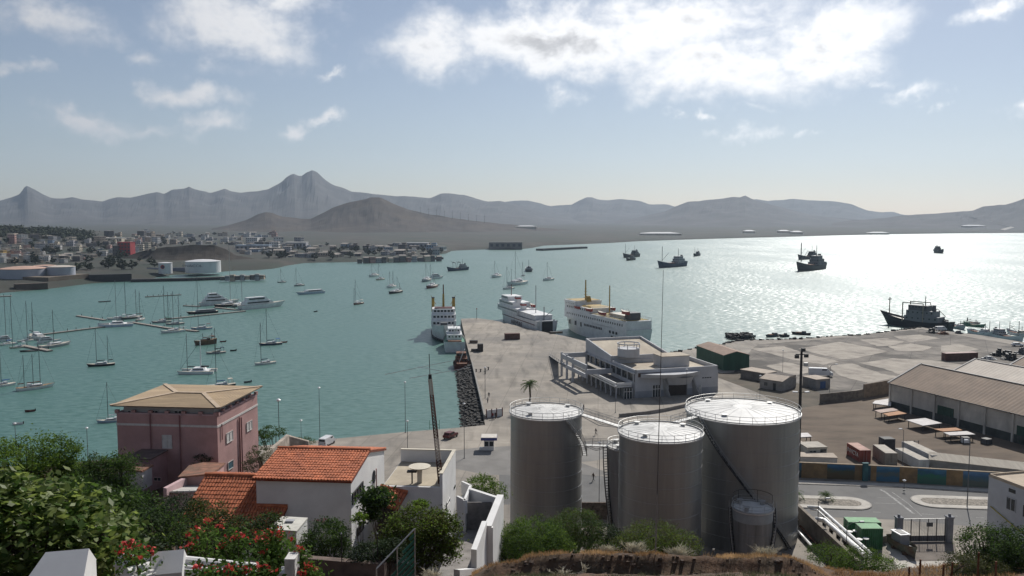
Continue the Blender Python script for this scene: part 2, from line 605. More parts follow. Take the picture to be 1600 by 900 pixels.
def ridge(name, label, sil, Y, depth, mat, rough=1.0, seed=0.0, step=4):
	"""mountain range with a given skyline; slopes run down towards the bay and away from it"""
	b = MB()
	p0, p1 = sil[0][0], sil[-1][0]
	cols = [p0 + (p1 - p0) * i / max(2, int((p1 - p0) / step)) for i in range(int((p1 - p0) / step) + 1)]
	rows = [(-1.0, 0.0), (-.82, .06), (-.66, .15), (-.52, .27), (-.40, .40), (-.29, .53), (-.20, .66), (-.12, .79), (-.06, .90), (-.02, .97), (0, 1.0), (.04, .92), (.15, .7), (.5, .2), (.8, 0)]
	grid = []
	for k, (t, hk) in enumerate(rows):
		row = []
		for px in cols:
			top = AT(px, interp(px, sil), Y).z
			yy = Y + depth * t
			x = (px - 800) / FPX * math.cos(PITCH) * yy
			e = min(1, (px - p0) / 40, (p1 - px) / 40) if p1 < 1640 else 1
			g = 0.0 if k == 0 else (1 - hk) * hk * 4
			# spurs and gullies running down the slope
			sp = abs(fbm(x, yy * 0.35, 0.0042 * rough, 4, seed)) * 1.5 + 0.5 * fbm(x, yy, 0.009 * rough, 3, seed + 5)
			z = -3 + (top + 3) * hk * (1 - 0.28 * g * (sp - 0.1))
			if t == 0:
				z = top + Y * 0.0022 * fbm(x, yy, 26.0 / Y, 4, seed)
			row.append((x, yy, z))
		grid.append(row)
	b.grid(grid)
	return tag(b.build(name, mat, smooth=False), label, kind='structure')

rock_far = M('far_rock', (0.058, 0.055, 0.053), 0.95, 0.3, 0.006, (0.042, 0.042, 0.039), bump=0)
rock_cone = M('cone_rock', (0.040, 0.032, 0.026), 0.95, 0.3, 0.012, (0.080, 0.060, 0.042), mask=(0.5, 0.7))
ridge('mountain_range', 'jagged grey mountain range with a twin peak behind the town',
	  [(-160, 322), (-60, 318), (0, 314), (30, 305), (34, 302), (40, 293), (45, 290), (55, 295), (68, 303), (82, 309), (100, 310), (115, 308), (130, 311), (160, 315), (172, 311), (185, 308), (205, 309), (225, 305), (247, 300), (258, 303),
	   (270, 296), (290, 295), (297, 292), (303, 295), (320, 298), (330, 301), (345, 297), (352, 295), (362, 299), (378, 301), (400, 299), (420, 296), (440, 285), (450, 276), (460, 271), (466, 274), (472, 276), (480, 270), (490, 266), (498, 270),
	   (508, 280), (520, 288), (535, 293), (550, 299), (575, 301), (590, 303), (620, 308), (635, 307), (672, 309), (690, 302), (700, 302), (725, 305), (745, 311), (760, 314), (780, 313), (800, 318), (830, 326), (880, 338), (930, 346)],
	  6200, 2500, rock_far, seed=1.0)
ridge('mountain_range', 'low pale far ridge above the middle of the bay',
	  [(700, 345), (740, 330), (780, 317), (800, 314), (812, 313), (825, 313), (845, 318), (860, 322), (880, 321), (893, 320), (905, 313), (915, 308), (925, 308), (935, 312), (950, 313), (972, 311), (985, 313), (1000, 314), (1015, 319),
	   (1045, 320), (1055, 323), (1080, 328), (1120, 332), (1170, 338), (1210, 345)], 7200, 2300, rock_far, seed=2.0)
ridge('mountain_range', 'pale far ridge fading out towards the right',
	  [(1120, 345), (1150, 320), (1180, 311), (1200, 314), (1225, 313), (1240, 311), (1260, 312), (1290, 313), (1310, 316), (1330, 320), (1355, 329), (1375, 332), (1395, 331), (1410, 335), (1450, 338), (1500, 346)],
	  7300, 2300, rock_far, seed=3.0)
ridge('mountain', 'broad grey mountain with a knobbly top across the bay',
	  [(960, 346), (1000, 339), (1040, 330), (1055, 323), (1075, 315), (1090, 315), (1110, 311), (1130, 310), (1145, 307), (1155, 308), (1163, 305), (1172, 310), (1180, 313), (1200, 318), (1230, 327), (1270, 336), (1330, 343), (1400, 348)],
	  5400, 1900, rock_far, seed=4.0)
ridge('hill', 'long dark hill rising at the right end of the far shore',
	  [(1300, 348), (1370, 341), (1410, 337), (1440, 335), (1480, 332), (1520, 329), (1535, 322), (1570, 320), (1600, 310), (1650, 300), (1720, 293), (1850, 300)],
	  4300, 1100, rock_far, rough=1.5, seed=5.0)
ridge('hill', 'dark rounded volcanic hill with a long tail above the town',
	  [(330, 358), (362, 350), (385, 343), (400, 336), (415, 331), (425, 332), (440, 338), (470, 342), (485, 342), (500, 335), (520, 325), (545, 316), (565, 312), (580, 308), (595, 309), (615, 318), (640, 328), (675, 336), (710, 341), (760, 347),
	   (830, 354), (890, 360), (960, 366)], 2900, 650, rock_cone, rough=2.2, seed=6.0, step=3)

# ------------------------------------------------------------------ quay, hillside, roads
concrete = M('quay_concrete', (0.325, 0.288, 0.240), 0.9, 0.16, 0.12, (0.215, 0.196, 0.172), mask=(0.42, 0.66), detail=9)

def add_joints(m, w, h, rz, dark=0.72):
	"""thin darker joints between cast slabs, a few oil stains and tyre streaks"""
	N, L = m.node_tree.nodes, m.node_tree.links
	b = N['Principled BSDF']
	src = b.inputs['Base Color'].links[0].from_socket
	geo = N.new('ShaderNodeNewGeometry')
	mp = N.new('ShaderNodeMapping'); mp.inputs['Rotation'].default_value = (0, 0, R(rz))
	L.new(geo.outputs['Position'], mp.inputs[0])
	bk = N.new('ShaderNodeTexBrick')
	bk.offset = 0.0
	bk.inputs['Color1'].default_value = (1, 1, 1, 1); bk.inputs['Color2'].default_value = (0.90, 0.90, 0.90, 1); bk.inputs['Mortar'].default_value = (dark, dark, dark, 1)
	bk.inputs['Scale'].default_value = 1.0; bk.inputs['Mortar Size'].default_value = 0.10
	bk.inputs['Brick Width'].default_value = w; bk.inputs['Row Height'].default_value = h
	L.new(mp.outputs[0], bk.inputs['Vector'])
	st = N.new('ShaderNodeTexNoise'); st.inputs['Scale'].default_value = 0.35; st.inputs['Detail'].default_value = 6
	m3 = N.new('ShaderNodeMapping'); m3.inputs['Rotation'].default_value = (0, 0, R(rz + 4)); m3.inputs['Scale'].default_value = (1.0, 0.16, 1)
	L.new(geo.outputs['Position'], m3.inputs[0]); L.new(m3.outputs[0], st.inputs['Vector'])
	mr = N.new('ShaderNodeMapRange'); mr.inputs['From Min'].default_value = 0.52; mr.inputs['From Max'].default_value = 0.72; mr.inputs['To Min'].default_value = 1.0; mr.inputs['To Max'].default_value = 0.66
	L.new(st.outputs['Fac'], mr.inputs['Value'])
	m1 = N.new('ShaderNodeMix'); m1.data_type = 'RGBA'; m1.blend_type = 'MULTIPLY'; m1.inputs['Factor'].default_value = 1
	L.new(src, m1.inputs['A']); L.new(bk.outputs['Color'], m1.inputs['B'])
	m2 = N.new('ShaderNodeMix'); m2.data_type = 'RGBA'; m2.blend_type = 'MULTIPLY'; m2.inputs['Factor'].default_value = 1
	L.new(m1.outputs['Result'], m2.inputs['A']); L.new(mr.outputs['Result'], m2.inputs['B'])
	L.new(m2.outputs['Result'], b.inputs['Base Color'])

add_joints(concrete, 9.0, 7.0, 6)
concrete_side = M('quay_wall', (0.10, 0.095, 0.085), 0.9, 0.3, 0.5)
QUAY_EDGE = [(-260, 762), (0, 736), (300, 707), (517, 686), (631, 675), (724, 667.5), (758, 664), (737, 568), (729, 537), (720, 498), (745, 497), (772, 500.5), (860, 521), (882, 525), (915, 533), (1012, 561), (1062, 548.5), (1090, 543),
			 (1130, 537), (1150, 532), (1175, 531), (1250, 529), (1300, 525), (1345, 523), (1400, 516), (1440, 511), (1454, 514), (1535, 524), (1600, 535), (1720, 556), (1900, 600)]

def build_quay():
	top = [G(x, y, QZ) for x, y in QUAY_EDGE]
	top += [Vector((210, 95, QZ)), Vector((-90, 95, QZ)), Vector((-110, 120, QZ))]
	poly = [(p.x, p.y) for p in top]
	area = sum(a[0] * b[1] - b[0] * a[1] for a, b in zip(poly, poly[1:] + poly[:1]))
	if area < 0:
		poly.reverse()
	b = MB()
	n = len(poly)
	b.add([(x, y, QZ) for x, y in poly], [tuple(range(n))], 0)
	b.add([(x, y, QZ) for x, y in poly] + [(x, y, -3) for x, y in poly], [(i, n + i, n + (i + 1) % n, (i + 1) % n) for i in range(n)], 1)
	return tag(b.build('quay', [concrete, concrete_side]), 'wide concrete quay and pier of the harbour', kind='structure')

build_quay()

def flat(name, label, pts, z, mat, kind='structure'):
	b = MB()
	p = [G(x, y, QZ) for x, y in pts]
	area = sum(a.x * c.y - c.x * a.y for a, c in zip(p, p[1:] + p[:1]))
	if area < 0:
		p.reverse()
	b.add([(q.x, q.y, QZ + z) for q in p], [tuple(range(len(p)))])
	return tag(b.build(name, mat), label, kind=kind)

asphalt = M('asphalt', (0.118, 0.116, 0.112), 0.85, 0.12, 0.25, (0.15, 0.145, 0.138), detail=8)
dirt = M('yard_dirt', (0.125, 0.094, 0.068), 0.95, 0.22, 0.10, (0.175, 0.137, 0.100), mask=(0.46, 0.7), detail=8, stretch=(1, 2.2, 1))
apron = M('worn_apron', (0.175, 0.155, 0.132), 0.9, 0.3, 0.12, (0.075, 0.066, 0.056), mask=(0.50, 0.58), detail=9, stretch=(0.9, 1.0, 1))
add_joints(apron, 13.0, 9.0, 28, 0.5)
flat('yard', 'brown dirt yard before the warehouse', [(1200, 660), (1244, 640), (1300, 628), (1395, 600), (1700, 640), (1900, 720), (1700, 752), (1540, 742), (1243, 729), (1190, 726)], 0.006, dirt)
flat('apron', 'stained worn concrete apron by the fishing quay', [(1140, 590), (1175, 545), (1185, 538), (1300, 529), (1440, 514), (1600, 541), (1720, 562), (1720, 640), (1410, 597), (1290, 617), (1240, 608), (1170, 592)], 0.005, apron)
ap_ = [o for o in C.objects if o.name.startswith('apron')][0]
slab_m = M('pale_slab', (0.330, 0.292, 0.245), 0.9, 0.14, 0.25, (0.19, 0.165, 0.14), mask=(0.52, 0.66), detail=9)
for pg in ([(1248, 545), (1313, 534), (1388, 549), (1339, 560), (1313, 562)], [(1342, 531), (1381, 528), (1414, 534), (1391, 540.5), (1371, 541)], [(1397, 526), (1440, 523), (1469, 529), (1423, 535)], [(1342, 567), (1397, 560), (1456, 563), (1504, 570), (1491, 578), (1407, 586), (1381, 576)],
		   [(1173, 545), (1225, 541), (1249, 549.5), (1311, 565), (1287, 570), (1238, 562)], [(1293, 571.5), (1332, 568), (1378, 584), (1407, 589), (1358, 599), (1313, 588)], [(1388, 541.5), (1423, 537), (1459, 542), (1443, 549), (1404, 549)], [(1470, 540), (1500, 538), (1530, 546), (1500, 552), (1470, 550)], [(1196, 572), (1228, 566), (1280, 578), (1240, 588)]):
	P_ = []
	for p, q in zip(pg, pg[1:] + pg[:1]):            # ragged broken edges
		for k in range(6):
			t = k / 6
			P_.append((p[0] + (q[0] - p[0]) * t + random.uniform(-1.6, 1.6), p[1] + (q[1] - p[1]) * t + random.uniform(-.35, .35)))
	Q_ = [G(x, y, QZ) for x, y in P_]
	if sum(a.x * c.y - c.x * a.y for a, c in zip(Q_, Q_[1:] + Q_[:1])) < 0:
		Q_.reverse()
	MB().prism([(q.x, q.y) for q in Q_], QZ - .05, QZ + .05).build('slab', slab_m, ap_)
flat('dirt_strip', 'dark dirt strip with huts between the terminal and the yard', [(1095, 575), (1128, 583), (1175, 579), (1215, 585), (1262, 606), (1290, 618), (1286, 632), (1240, 640), (1180, 612), (1122, 590)], 0.0075, M('dirt_dark', (0.115, 0.093, 0.070), 0.95, 0.25, 0.15, (0.075, 0.068, 0.048)))
flat('road', 'grey asphalt road behind the storage tanks', [(780, 742), (905, 741), (1000, 748), (1243, 754), (1400, 758), (1540, 768), (1800, 795), (1800, 850), (1560, 826), (1400, 812), (1243, 806), (1000, 800), (900, 792), (780, 788)], 0.009, asphalt)
flat('road', 'darker asphalt lane crossing the quay to the kiosk', [(700, 706), (740, 700), (960, 688), (1000, 700), (930, 720), (905, 722), (960, 742), (760, 742), (700, 730)], 0.004, M('asphalt_worn', (0.200, 0.190, 0.176), 0.9, 0.14, 0.15))
pave = M('pale_pavement', (0.46, 0.43, 0.38), 0.9, 0.10, 0.6)
kerb_m = M('kerb_stone', (0.34, 0.32, 0.29), 0.9, 0.15, 1.5)
flat('pavement', 'pale pavement strip below the painted wall', [(1180, 754), (1243, 755.6), (1400, 760.8), (1540, 769.2), (1700, 781), (1700, 776), (1540, 764.6), (1400, 756.4), (1243, 751), (1180, 749.5)], 0.12, pave)
kb = MB()
line = [G(x, y, QZ) for x, y in [(1180, 754.4), (1243, 756), (1300, 757.8), (1400, 761.2), (1540, 769.8), (1700, 782)]]
for a, b_ in zip(line, line[1:]):
	kb.wall(b_, a, QZ, QZ + 0.124, 0.25)
tag(kb.build('kerb', kerb_m), 'pale kerb along the pavement under the painted wall', kind='structure')
paint = M('road_paint', (0.34, 0.335, 0.32), 0.85, 0.35, 2.0, (0.16, 0.158, 0.15))

def stroke(pts, w, z=0.014):
	b = MB()
	p = [G(x, y, QZ) for x, y in pts]
	for a, c in zip(p, p[1:]):
		d = (c - a).normalized()
		n = Vector((-d.y, d.x, 0)) * w / 2
		b.add([(q.x, q.y, QZ + z) for q in (a - n, c - n, c + n, a + n)], [(0, 1, 2, 3)])
	return b

road_obj = [o for o in C.objects if o.name.startswith('road')][0]
for pts, w in [([(1375, 765), (1382, 768), (1402, 783), (1428, 803)], 0.45), ([(1394, 769), (1418, 786), (1440, 806)], 0.15), ([(1328, 799), (1338, 799.5)], 0.15), ([(1364, 800), (1376, 800.5)], 0.15), ([(1290, 797.5), (1300, 798)], 0.15),
			   ([(1480, 805.5), (1496, 806.5)], 0.15), ([(1525, 808.5), (1537, 809.3)], 0.15), ([(1440, 803), (1460, 804.2)], 0.15), ([(1366, 786), (1400, 787)], 0.15), ([(1370, 777), (1404, 779)], 0.12)]:
	stroke(pts, w).build('road_marking', paint, road_obj)

def island(name, label, cx0, cx1, y_top, y_bot, open_right=False, open_left=False):
	"""raised traffic island with a rounded nose: kerb, pale rim, cobbled middle"""
	a, b_ = G(cx0, (y_top + y_bot) / 2, QZ), G(cx1, (y_top + y_bot) / 2 + (cx1 - cx0) * 0.035, QZ)
	t, l = G(cx0, y_top, QZ), G(cx0, y_bot, QZ)
	r = (t.y - l.y) / 2
	d = (b_ - a).normalized()
	n = Vector((-d.y, d.x, 0))
	root = thing(name, label, 'traffic island', (a.x, a.y, QZ))
	def outline(rr):
		pts = []
		for k in range(13):
			w = math.pi / 2 + math.pi * k / 12
			pts.append(a + d * (r + rr * math.cos(w)) + n * rr * math.sin(w))
		for k in range(13):
			w = -math.pi / 2 + math.pi * k / 12
			pts.append(b_ + d * (-r + rr * math.cos(w)) + n * rr * math.sin(w))
		return [(p.x, p.y) for p in pts]
	wb(MB().prism(outline(r), QZ - .02, QZ + 0.16), 'kerb', kerb_m, root)
	wb(MB().prism(outline(r - 0.22), QZ + 0.1, QZ + 0.175), 'paving', pave, root)
	wb(MB().prism(outline(r * 0.5), QZ + 0.1, QZ + 0.20), 'cobbles', M('island_cobbles', (0.24, 0.215, 0.18), 0.95, 0.4, 3.0), root)
	return root

island('traffic_island', 'long pale traffic island with a small palm beside the big tank', 1080, 1361, 768.5, 788)
island('traffic_island', 'pale traffic island crossed by a lamp post near the gate', 1424, 1700, 773, 793)

# hillside from the viewer's feet down to the quay: for each direction a profile of (distance, level)
PROFILES = [(-500, [(0, 53), (9, 50.5), (20, 45.5), (40, 37), (60, 30), (90, 25), (125, 12), (150, 2.8), (165, 2.5)]),
			(0, [(0, 53), (9, 50.3), (20, 45.3), (40, 36), (60, 29), (80, 25.5), (105, 23.5), (125, 12), (146, 2.9), (165, 2.5)]),
			(200, [(0, 53), (9, 50.2), (20, 45.2), (40, 36), (58, 29.5), (80, 25.5), (106, 24), (130, 12), (152, 2.9), (165, 2.5)]),
			(330, [(0, 53), (9, 50), (20, 45.2), (40, 36.6), (52, 30.5), (72, 28), (85, 25), (106, 23.5), (130, 11), (152, 2.9), (165, 2.5)]),
			(470, [(0, 53), (9, 50), (20, 45.2), (40, 36.8), (50, 31.2), (70, 28), (90, 22.5), (110, 16), (135, 7), (152, 2.9), (165, 2.5)]),
			(600, [(0, 53), (9, 50), (20, 45.4), (40, 37), (46, 33.4), (52, 30.5), (75, 26), (90, 19), (110, 9), (128, 2.9), (165, 2.5)]),
			(720, [(0, 53), (9, 50), (20, 45.4), (40, 37.2), (45, 34.8), (56, 30), (75, 22), (95, 11), (114, 2.9), (165, 2.5)]),
			(780, [(0, 53), (9, 50), (20, 45.5), (40, 37.3), (43.5, 35.3), (45, 35.7), (47, 34.8), (60, 28.5), (75, 21), (95, 9.5), (110, 2.9), (165, 2.5)]),
			(850, [(0, 53), (9, 50), (20, 45.6), (38, 38.0), (42, 36.5), (44.2, 35.3), (44.9, 36.2), (46, 35.8), (48, 34.7), (60, 28), (80, 16.5), (100, 6), (109, 2.9), (165, 2.5)]),
			(1230, [(0, 53), (9, 50), (20, 45.6), (38, 38.0), (42, 36.5), (44.2, 35.3), (44.9, 36.1), (46, 35.7), (48, 34.6), (60, 28), (80, 16.5), (100, 6), (109, 2.9), (165, 2.5)]),
			(1330, [(0, 53), (9, 50), (20, 45.4), (38, 37.6), (44, 35.0), (47, 34.4), (60, 27.5), (80, 15.5), (100, 5.5), (108, 2.9), (165, 2.5)]),
			(1480, [(0, 53), (9, 50.2), (20, 45.6), (38, 37.9), (44, 35.2), (47, 34.6), (60, 28), (80, 16), (100, 5.5), (108, 2.9), (165, 2.5)]),
			(1580, [(0, 53), (9, 50.2), (20, 45.5), (38, 37.7), (45, 35.0), (48, 34.2), (60, 29), (80, 16.5), (100, 6), (110, 2.9), (165, 2.5)]),
			(2000, [(0, 53), (9, 50.4), (20, 45.8), (40, 38), (60, 32), (80, 20), (100, 8), (114, 2.9), (165, 2.5)])]
PX_KNOTS = [p[0] for p in PROFILES]

def hill_z(x, y, rough=True):
	px = 800 + FPX * x / max(y * 0.9964, 4.0)
	px = min(max(px, -500), 2000)
	for (a, pa), (b_, pb) in zip(PROFILES, PROFILES[1:]):
		if px <= b_:
			t = (px - a) / (b_ - a)
			t = t * t * (3 - 2 * t)
			z = interp(y, pa) * (1 - t) + interp(y, pb) * t
			break
	if rough:
		k = min(1.0, y / 15) * (1.0 if y < 70 else max(0.0, 1 - (y - 70) / 30))
		z += (0.55 * fbm(x, y, 0.16, 4) + 0.26 * fbm(x, y, 0.9, 3)) * k
	return z

def build_hill():
	b = MB()
	cols = [-540 + 14 * i for i in range(180)]
	ys = [2 + 1.6 * i for i in range(22)] + [37 + 0.45 * i for i in range(28)] + [50 + 2.2 * i for i in range(20)] + [95, 99, 103, 107, 111, 115, 120, 126, 132, 140, 148, 156, 165]
	grid = []
	for y in ys:
		grid.append([((px - 800) / FPX * y * 0.9964, y, hill_z((px - 800) / FPX * y * 0.9964, y)) for px in cols])
	b.grid(grid)
	m = M('dry_hillside', (0.105, 0.062, 0.038), 0.98, 0.4, 0.9, (0.070, 0.052, 0.034), mask=(0.42, 0.6), detail=9, bump=0.22)
	return tag(b.build('hillside', m, smooth=True), 'dry reddish hillside falling to the harbour', kind='structure')

build_hill()
# ------------------------------------------------------------------ storage tanks
def streaky(name, col, rough, metal, amt=0.25):
	return M(name, col, rough, amt, 0.8, tuple(c * 0.84 for c in col), metal=metal, mask=(0.45, 0.75), stretch=(1.6, 1.6, 0.12), spec=0.4)

steel = streaky('tank_steel', (0.33, 0.335, 0.325), 0.42, 0.55, 0.06)
roof_steel = M('tank_roof_paint', (0.62, 0.61, 0.58), 0.55, 0.10, 0.5, (0.46, 0.46, 0.45), mask=(0.5, 0.75))
galv = M('galvanised_rail', (0.42, 0.42, 0.41), 0.5, 0.1, 2.0, metal=0.5)
dark_steel = M('dark_steel', (0.045, 0.045, 0.045), 0.6, 0.2, 2.0, metal=0.3)
rust = M('rusty_steel', (0.14, 0.06, 0.03), 0.85, 0.35, 3.0)
white_paint = M('white_paint', (0.74, 0.73, 0.70), 0.6, 0.06, 0.8)

def circ(r, z, n, a0=0.0, a1=2 * math.pi):
	return [(r * math.cos(a0 + (a1 - a0) * i / n), r * math.sin(a0 + (a1 - a0) * i / n), z) for i in range(n + (0 if abs(a1 - a0 - 2 * math.pi) < 1e-6 else 1))]

def ring_rail(r, z, h, n, a0=0.0, a1=2 * math.pi, rad=0.035):
	b = MB()
	full = abs(a1 - a0 - 2 * math.pi) < 1e-6
	for k in (0.5, 1.0):
		b.tube(circ(r, z + h * k, 48, a0, a1), rad, 5, closed=full)
	for x, y, zz in circ(r, z, n, a0, a1):
		b.tube([(x, y, z), (x, y, z + h)], rad, 5)
	return b

def spiral_stair(r, z0, z1, a0, a1, root, width=0.75, mat=None):
	"""stair winding up the shell from angle a0 at z0 to a1 at z1"""
	mat = mat or dark_steel
	n = max(8, int(abs(z1 - z0) / 0.42))
	def pt(t, rr, dz=0.0):
		a = a0 + (a1 - a0) * t
		return (rr * math.cos(a), rr * math.sin(a), z0 + (z1 - z0) * t + dz)
	b = MB()
	for rr in (r + 0.08, r + width):
		b.tube([pt(i / 40, rr) for i in range(41)], 0.09, 4)
	st = b.build('stair_stringer', mat, root)
	h = MB()
	h.tube([pt(i / 40, r + width, 1.05) for i in range(41)], 0.035, 4)
	h.tube([pt(i / 40, r + width, 0.55) for i in range(41)], 0.03, 4)
	for i in range(0, 41, 3):
		h.tube([pt(i / 40, r + width), pt(i / 40, r + width, 1.05)], 0.03, 4)
	h.build('stair_handrail', galv, root)
	tr = MB().box((r + 0.05 + width / 2, 0, -0.02), (width, 0.26, 0.05)).mesh('tread', mat)
	for i in range(n):
		t = (i + 0.5) / n
		o = link('tread', tr, st)
		o.location = (0, 0, z0 + (z1 - z0) * t)
		o.rotation_euler = (0, 0, a0 + (a1 - a0) * t)

def tank(label, px, py_top, Y, half_px, zbase=QZ, rail=True, cone=0.09, mat=None, rail_n=22, plates=9):
	c = AT(px, py_top, Y)
	r = half_px / FPX * (Y * math.cos(PITCH) + (CAMZ - c.z) * math.sin(PITCH))
	h = c.z - zbase
	root = thing('storage_tank', label, 'storage tank', (c.x, Y, zbase), group='oil storage tanks below the hill')
	mat = mat or steel
	b = MB()
	# shell of rolled plate courses, each a hair narrower than the one below
	n = 72
	rows = []
	for k in range(plates):
		rr = r - 0.012 * k
		rows += [circ(rr, h * k / plates, n), circ(rr, h * (k + 1) / plates - 0.10, n), circ(rr + .025, h * (k + 1) / plates - 0.08, n), circ(rr + .025, h * (k + 1) / plates - 0.03, n)]
	rows.append(circ(r - 0.012 * plates, h, n))
	b.grid(rows, closed=True)
	b.build('shell', mat, root, smooth=False)
	rf = MB()
	seg = 40
	rings = [circ(r + 0.10, h - 0.10, seg), circ(r + 0.10, h + 0.06, seg)]
	for k in range(1, 7):
		t = k / 6
		rings.append([(x, y, h + 0.06 + cone * r * (1 - (1 - t) ** 2)) for x, y, _ in circ((r + 0.1) * (1 - t) + 0.01, 0, seg)])
	rf.grid(rings, closed=True)
	ro = rf.build('roof', roof_steel, root, smooth=False)
	ribs = MB()
	for k in range(seg // 2):
		a = 2 * math.pi * k / (seg // 2)
		pts = []
		for j in range(6):
			t = j / 6
			pts.append(((r + 0.1) * (1 - t) * math.cos(a), (r + 0.1) * (1 - t) * math.sin(a), h + 0.085 + cone * r * (1 - (1 - t) ** 2)))
		ribs.tube(pts, 0.016, 4)
	ribs.build('roof_seam', roof_steel, ro)
	if rail:
		ring_rail(r + 0.02, h + 0.05, 1.1, rail_n).build('railing', galv, root)
		lip = MB(); lip.tube(circ(r + 0.1, h + 0.22, 48), 0.10, 6, closed=True)
		lip.build('spray_pipe', galv, root)
	hb = MB()
	for k, (a, q) in enumerate(((0.6, 0.75), (2.2, 0.8), (4.0, 0.7))):
		hb.cone((q * r * math.cos(a), q * r * math.sin(a), h + 0.1), 0.35, 0.3, 0.55, 10)
		hb.cone((q * r * math.cos(a), q * r * math.sin(a), h + 0.65), 0.5, 0.5, 0.06, 10)
		hb.build('hatch', galv, root); hb = MB()
	return root, r, h

t1, r1, h1 = tank('slim steel storage tank at the left of the tank group, nearest the palm', 853.5, 644, 133, 56.5)
t2, r2, h2 = tank('middle steel storage tank standing in front of the widest tank', 1032, 676, 122, 65)
t3, r3, h3 = tank('widest steel storage tank at the right with a stair across its front', 1160, 643, 134, 86.5, rail_n=30)
t4, r4, h4 = tank('small pale storage tank at the foot of the widest tank', 1176, 794, 119, 30.5, cone=0.04, mat=streaky('tank_pale', (0.24, 0.24, 0.23), 0.6, 0.15), rail_n=10, plates=3)
t5, r5, h5 = tank('narrow pale storage tank half hidden behind the middle tank', 977, 698, 131, 27, mat=streaky('tank_light', (0.34, 0.335, 0.32), 0.6, 0.15), rail_n=10, plates=4)
spiral_stair(r3, 0.2, h3, -R(52), -R(148), t3)
spiral_stair(r1, h1 * 0.66, h1, -R(8), -R(62), t1, mat=galv)
spiral_stair(r5, 0.2, h5, R(232), R(176), t5, mat=dark_steel)
spiral_stair(r4, 0.2, h4, R(215), R(170), t4, mat=dark_steel, width=0.5)
spiral_stair(r4, h4 * 0.45, h4, -R(45), R(0), t4, mat=dark_steel, width=0.5)
# white band on the small tank's shoulder
bd = MB(); bd.grid([circ(r4 + 0.03, h4 - 1.5, 48), circ(r4 + 0.03, h4 - 0.15, 48)], closed=True)
bd.build('shoulder_band', M('band_paint', (0.34, 0.37, 0.38), 0.6, 0.1, 0.8), t4)
cg = MB()                                    # hooped cage on top of the small tank
cg.tube([(r4 * math.cos(a), r4 * math.sin(a), h4 + 1.9) for a in [R(20 * i) for i in range(0, 10)]], 0.04, 5)
for i in range(0, 10, 3):
	a = R(20 * i)
	cg.tube([(r4 * math.cos(a), r4 * math.sin(a), h4), (r4 * math.cos(a), r4 * math.sin(a), h4 + 1.9)], 0.035, 5)
cg.build('guard_hoop', dark_steel, t4)

def gangway(label, p, q, w=0.9, mat=None):
	p, q = Vector(p), Vector(q)
	root = thing('gangway', label, 'gangway', p)
	d = (q - p); d.z = 0; d.normalize()
	n = Vector((-d.y, d.x, 0)) * w / 2
	wb(MB().bar(p, q, w, 0.12), 'deck', galv, root)
	b = MB()
	for s in (-1, 1):
		for hgt in (0.55, 1.05):
			b.tube([p + n * s + Vector((0, 0, hgt)), q + n * s + Vector((0, 0, hgt))], 0.035, 5)
		k = max(3, int((q - p).length / 1.4))
		for i in range(k + 1):
			m_ = p.lerp(q, i / k) + n * s
			b.tube([m_, m_ + Vector((0, 0, 1.05))], 0.03, 5)
	wb(b, 'railing', galv, root)
	tr = MB()
	for s in (-1, 1):
		tr.tube([p + n * s, p.lerp(q, .5) + n * s + Vector((0, 0, -0.7)), q + n * s], 0.05, 5)
	wb(tr, 'truss', galv, root)

def rim_pt(t, r, h, a, out=0.0, dz=0.1):
	l = t.location
	return Vector((l.x + (r + out) * math.cos(a), l.y + (r + out) * math.sin(a), l.z + h + dz))

gangway('steel gangway with railings between the left tank and the middle tank', rim_pt(t1, r1, h1, -R(20)), rim_pt(t2, r2, h2, R(152)))
gangway('short steel gangway joining the middle tank to the widest tank', rim_pt(t2, r2, h2, R(62)), rim_pt(t3, r3, h3, R(205)))
pz = t5.location.z + h5 + 0.1
gangway('low steel gangway from the left tank to the narrow tank', Vector((t1.location.x + r1 + 0.3, t1.location.y - 1.5, pz)), Vector((t5.location.x - r5, t5.location.y, pz)))

# retaining wall of the tank yard, pipes beside it
bw = MB()
wa, wc = G(1236, 776, 6.4), G(1345, 876, 6.4)
bw.wall(wc, wa, QZ - 0.5, 6.4, 0.55)
tag(bw.build('retaining_wall', M('bund_concrete', (0.215, 0.185, 0.150), 0.9, 0.2, 0.6)), 'sloping-looking concrete wall beside the pipes at the tank yard', 'wall')

def pipe(label, pts, r, z, mat=None, zs=None):
	P = [G(x, y, zs[i] if zs else z) for i, (x, y) in enumerate(pts)]
	root = thing('pipeline', label, 'pipe', (P[0].x, P[0].y, QZ), group='silver pipes along the tank yard wall')
	wb(MB().tube(P, r, 10), 'pipe', mat or M('pipe_silver', (0.62, 0.62, 0.61), 0.4, 0.08, 1.0, metal=0.3), root, smooth=True)
	b = MB()
	for a, c in zip(P, P[1:]):
		k = int((c - a).length / 3.0)
		for i in range(1, k + 1):
			m_ = a.lerp(c, i / (k + 1))
			b.box((m_.x, m_.y, QZ), (0.3, 0.3, m_.z - QZ - r * 0.6))
	if b.v:
		wb(b, 'support', dark_steel, root)

pipe('upper silver pipe with an elbow, farthest from the wall', [(1262, 792.5), (1280, 793), (1362, 866)], 0.26, 5.0)
pipe('thin silver pipe between the two thick ones', [(1266, 796), (1277, 797), (1345, 858), (1363, 874)], 0.15, 4.7)
pipe('thick white pipe nearest the wall', [(1274, 811), (1288, 813), (1310, 832), (1352, 868)], 0.40, 4.6)
pipe('thin pipe running along the foot of the yard wall', [(1228, 812), (1262, 812), (1270, 808)], 0.10, 4.2)
pipe('pair of pale pipes lying inside the tank yard', [(1243, 826), (1268, 853)], 0.22, 3.6)
pipe('dark pipe lying inside the tank yard beside the pale ones', [(1250, 822), (1276, 850)], 0.2, 3.5, rust)
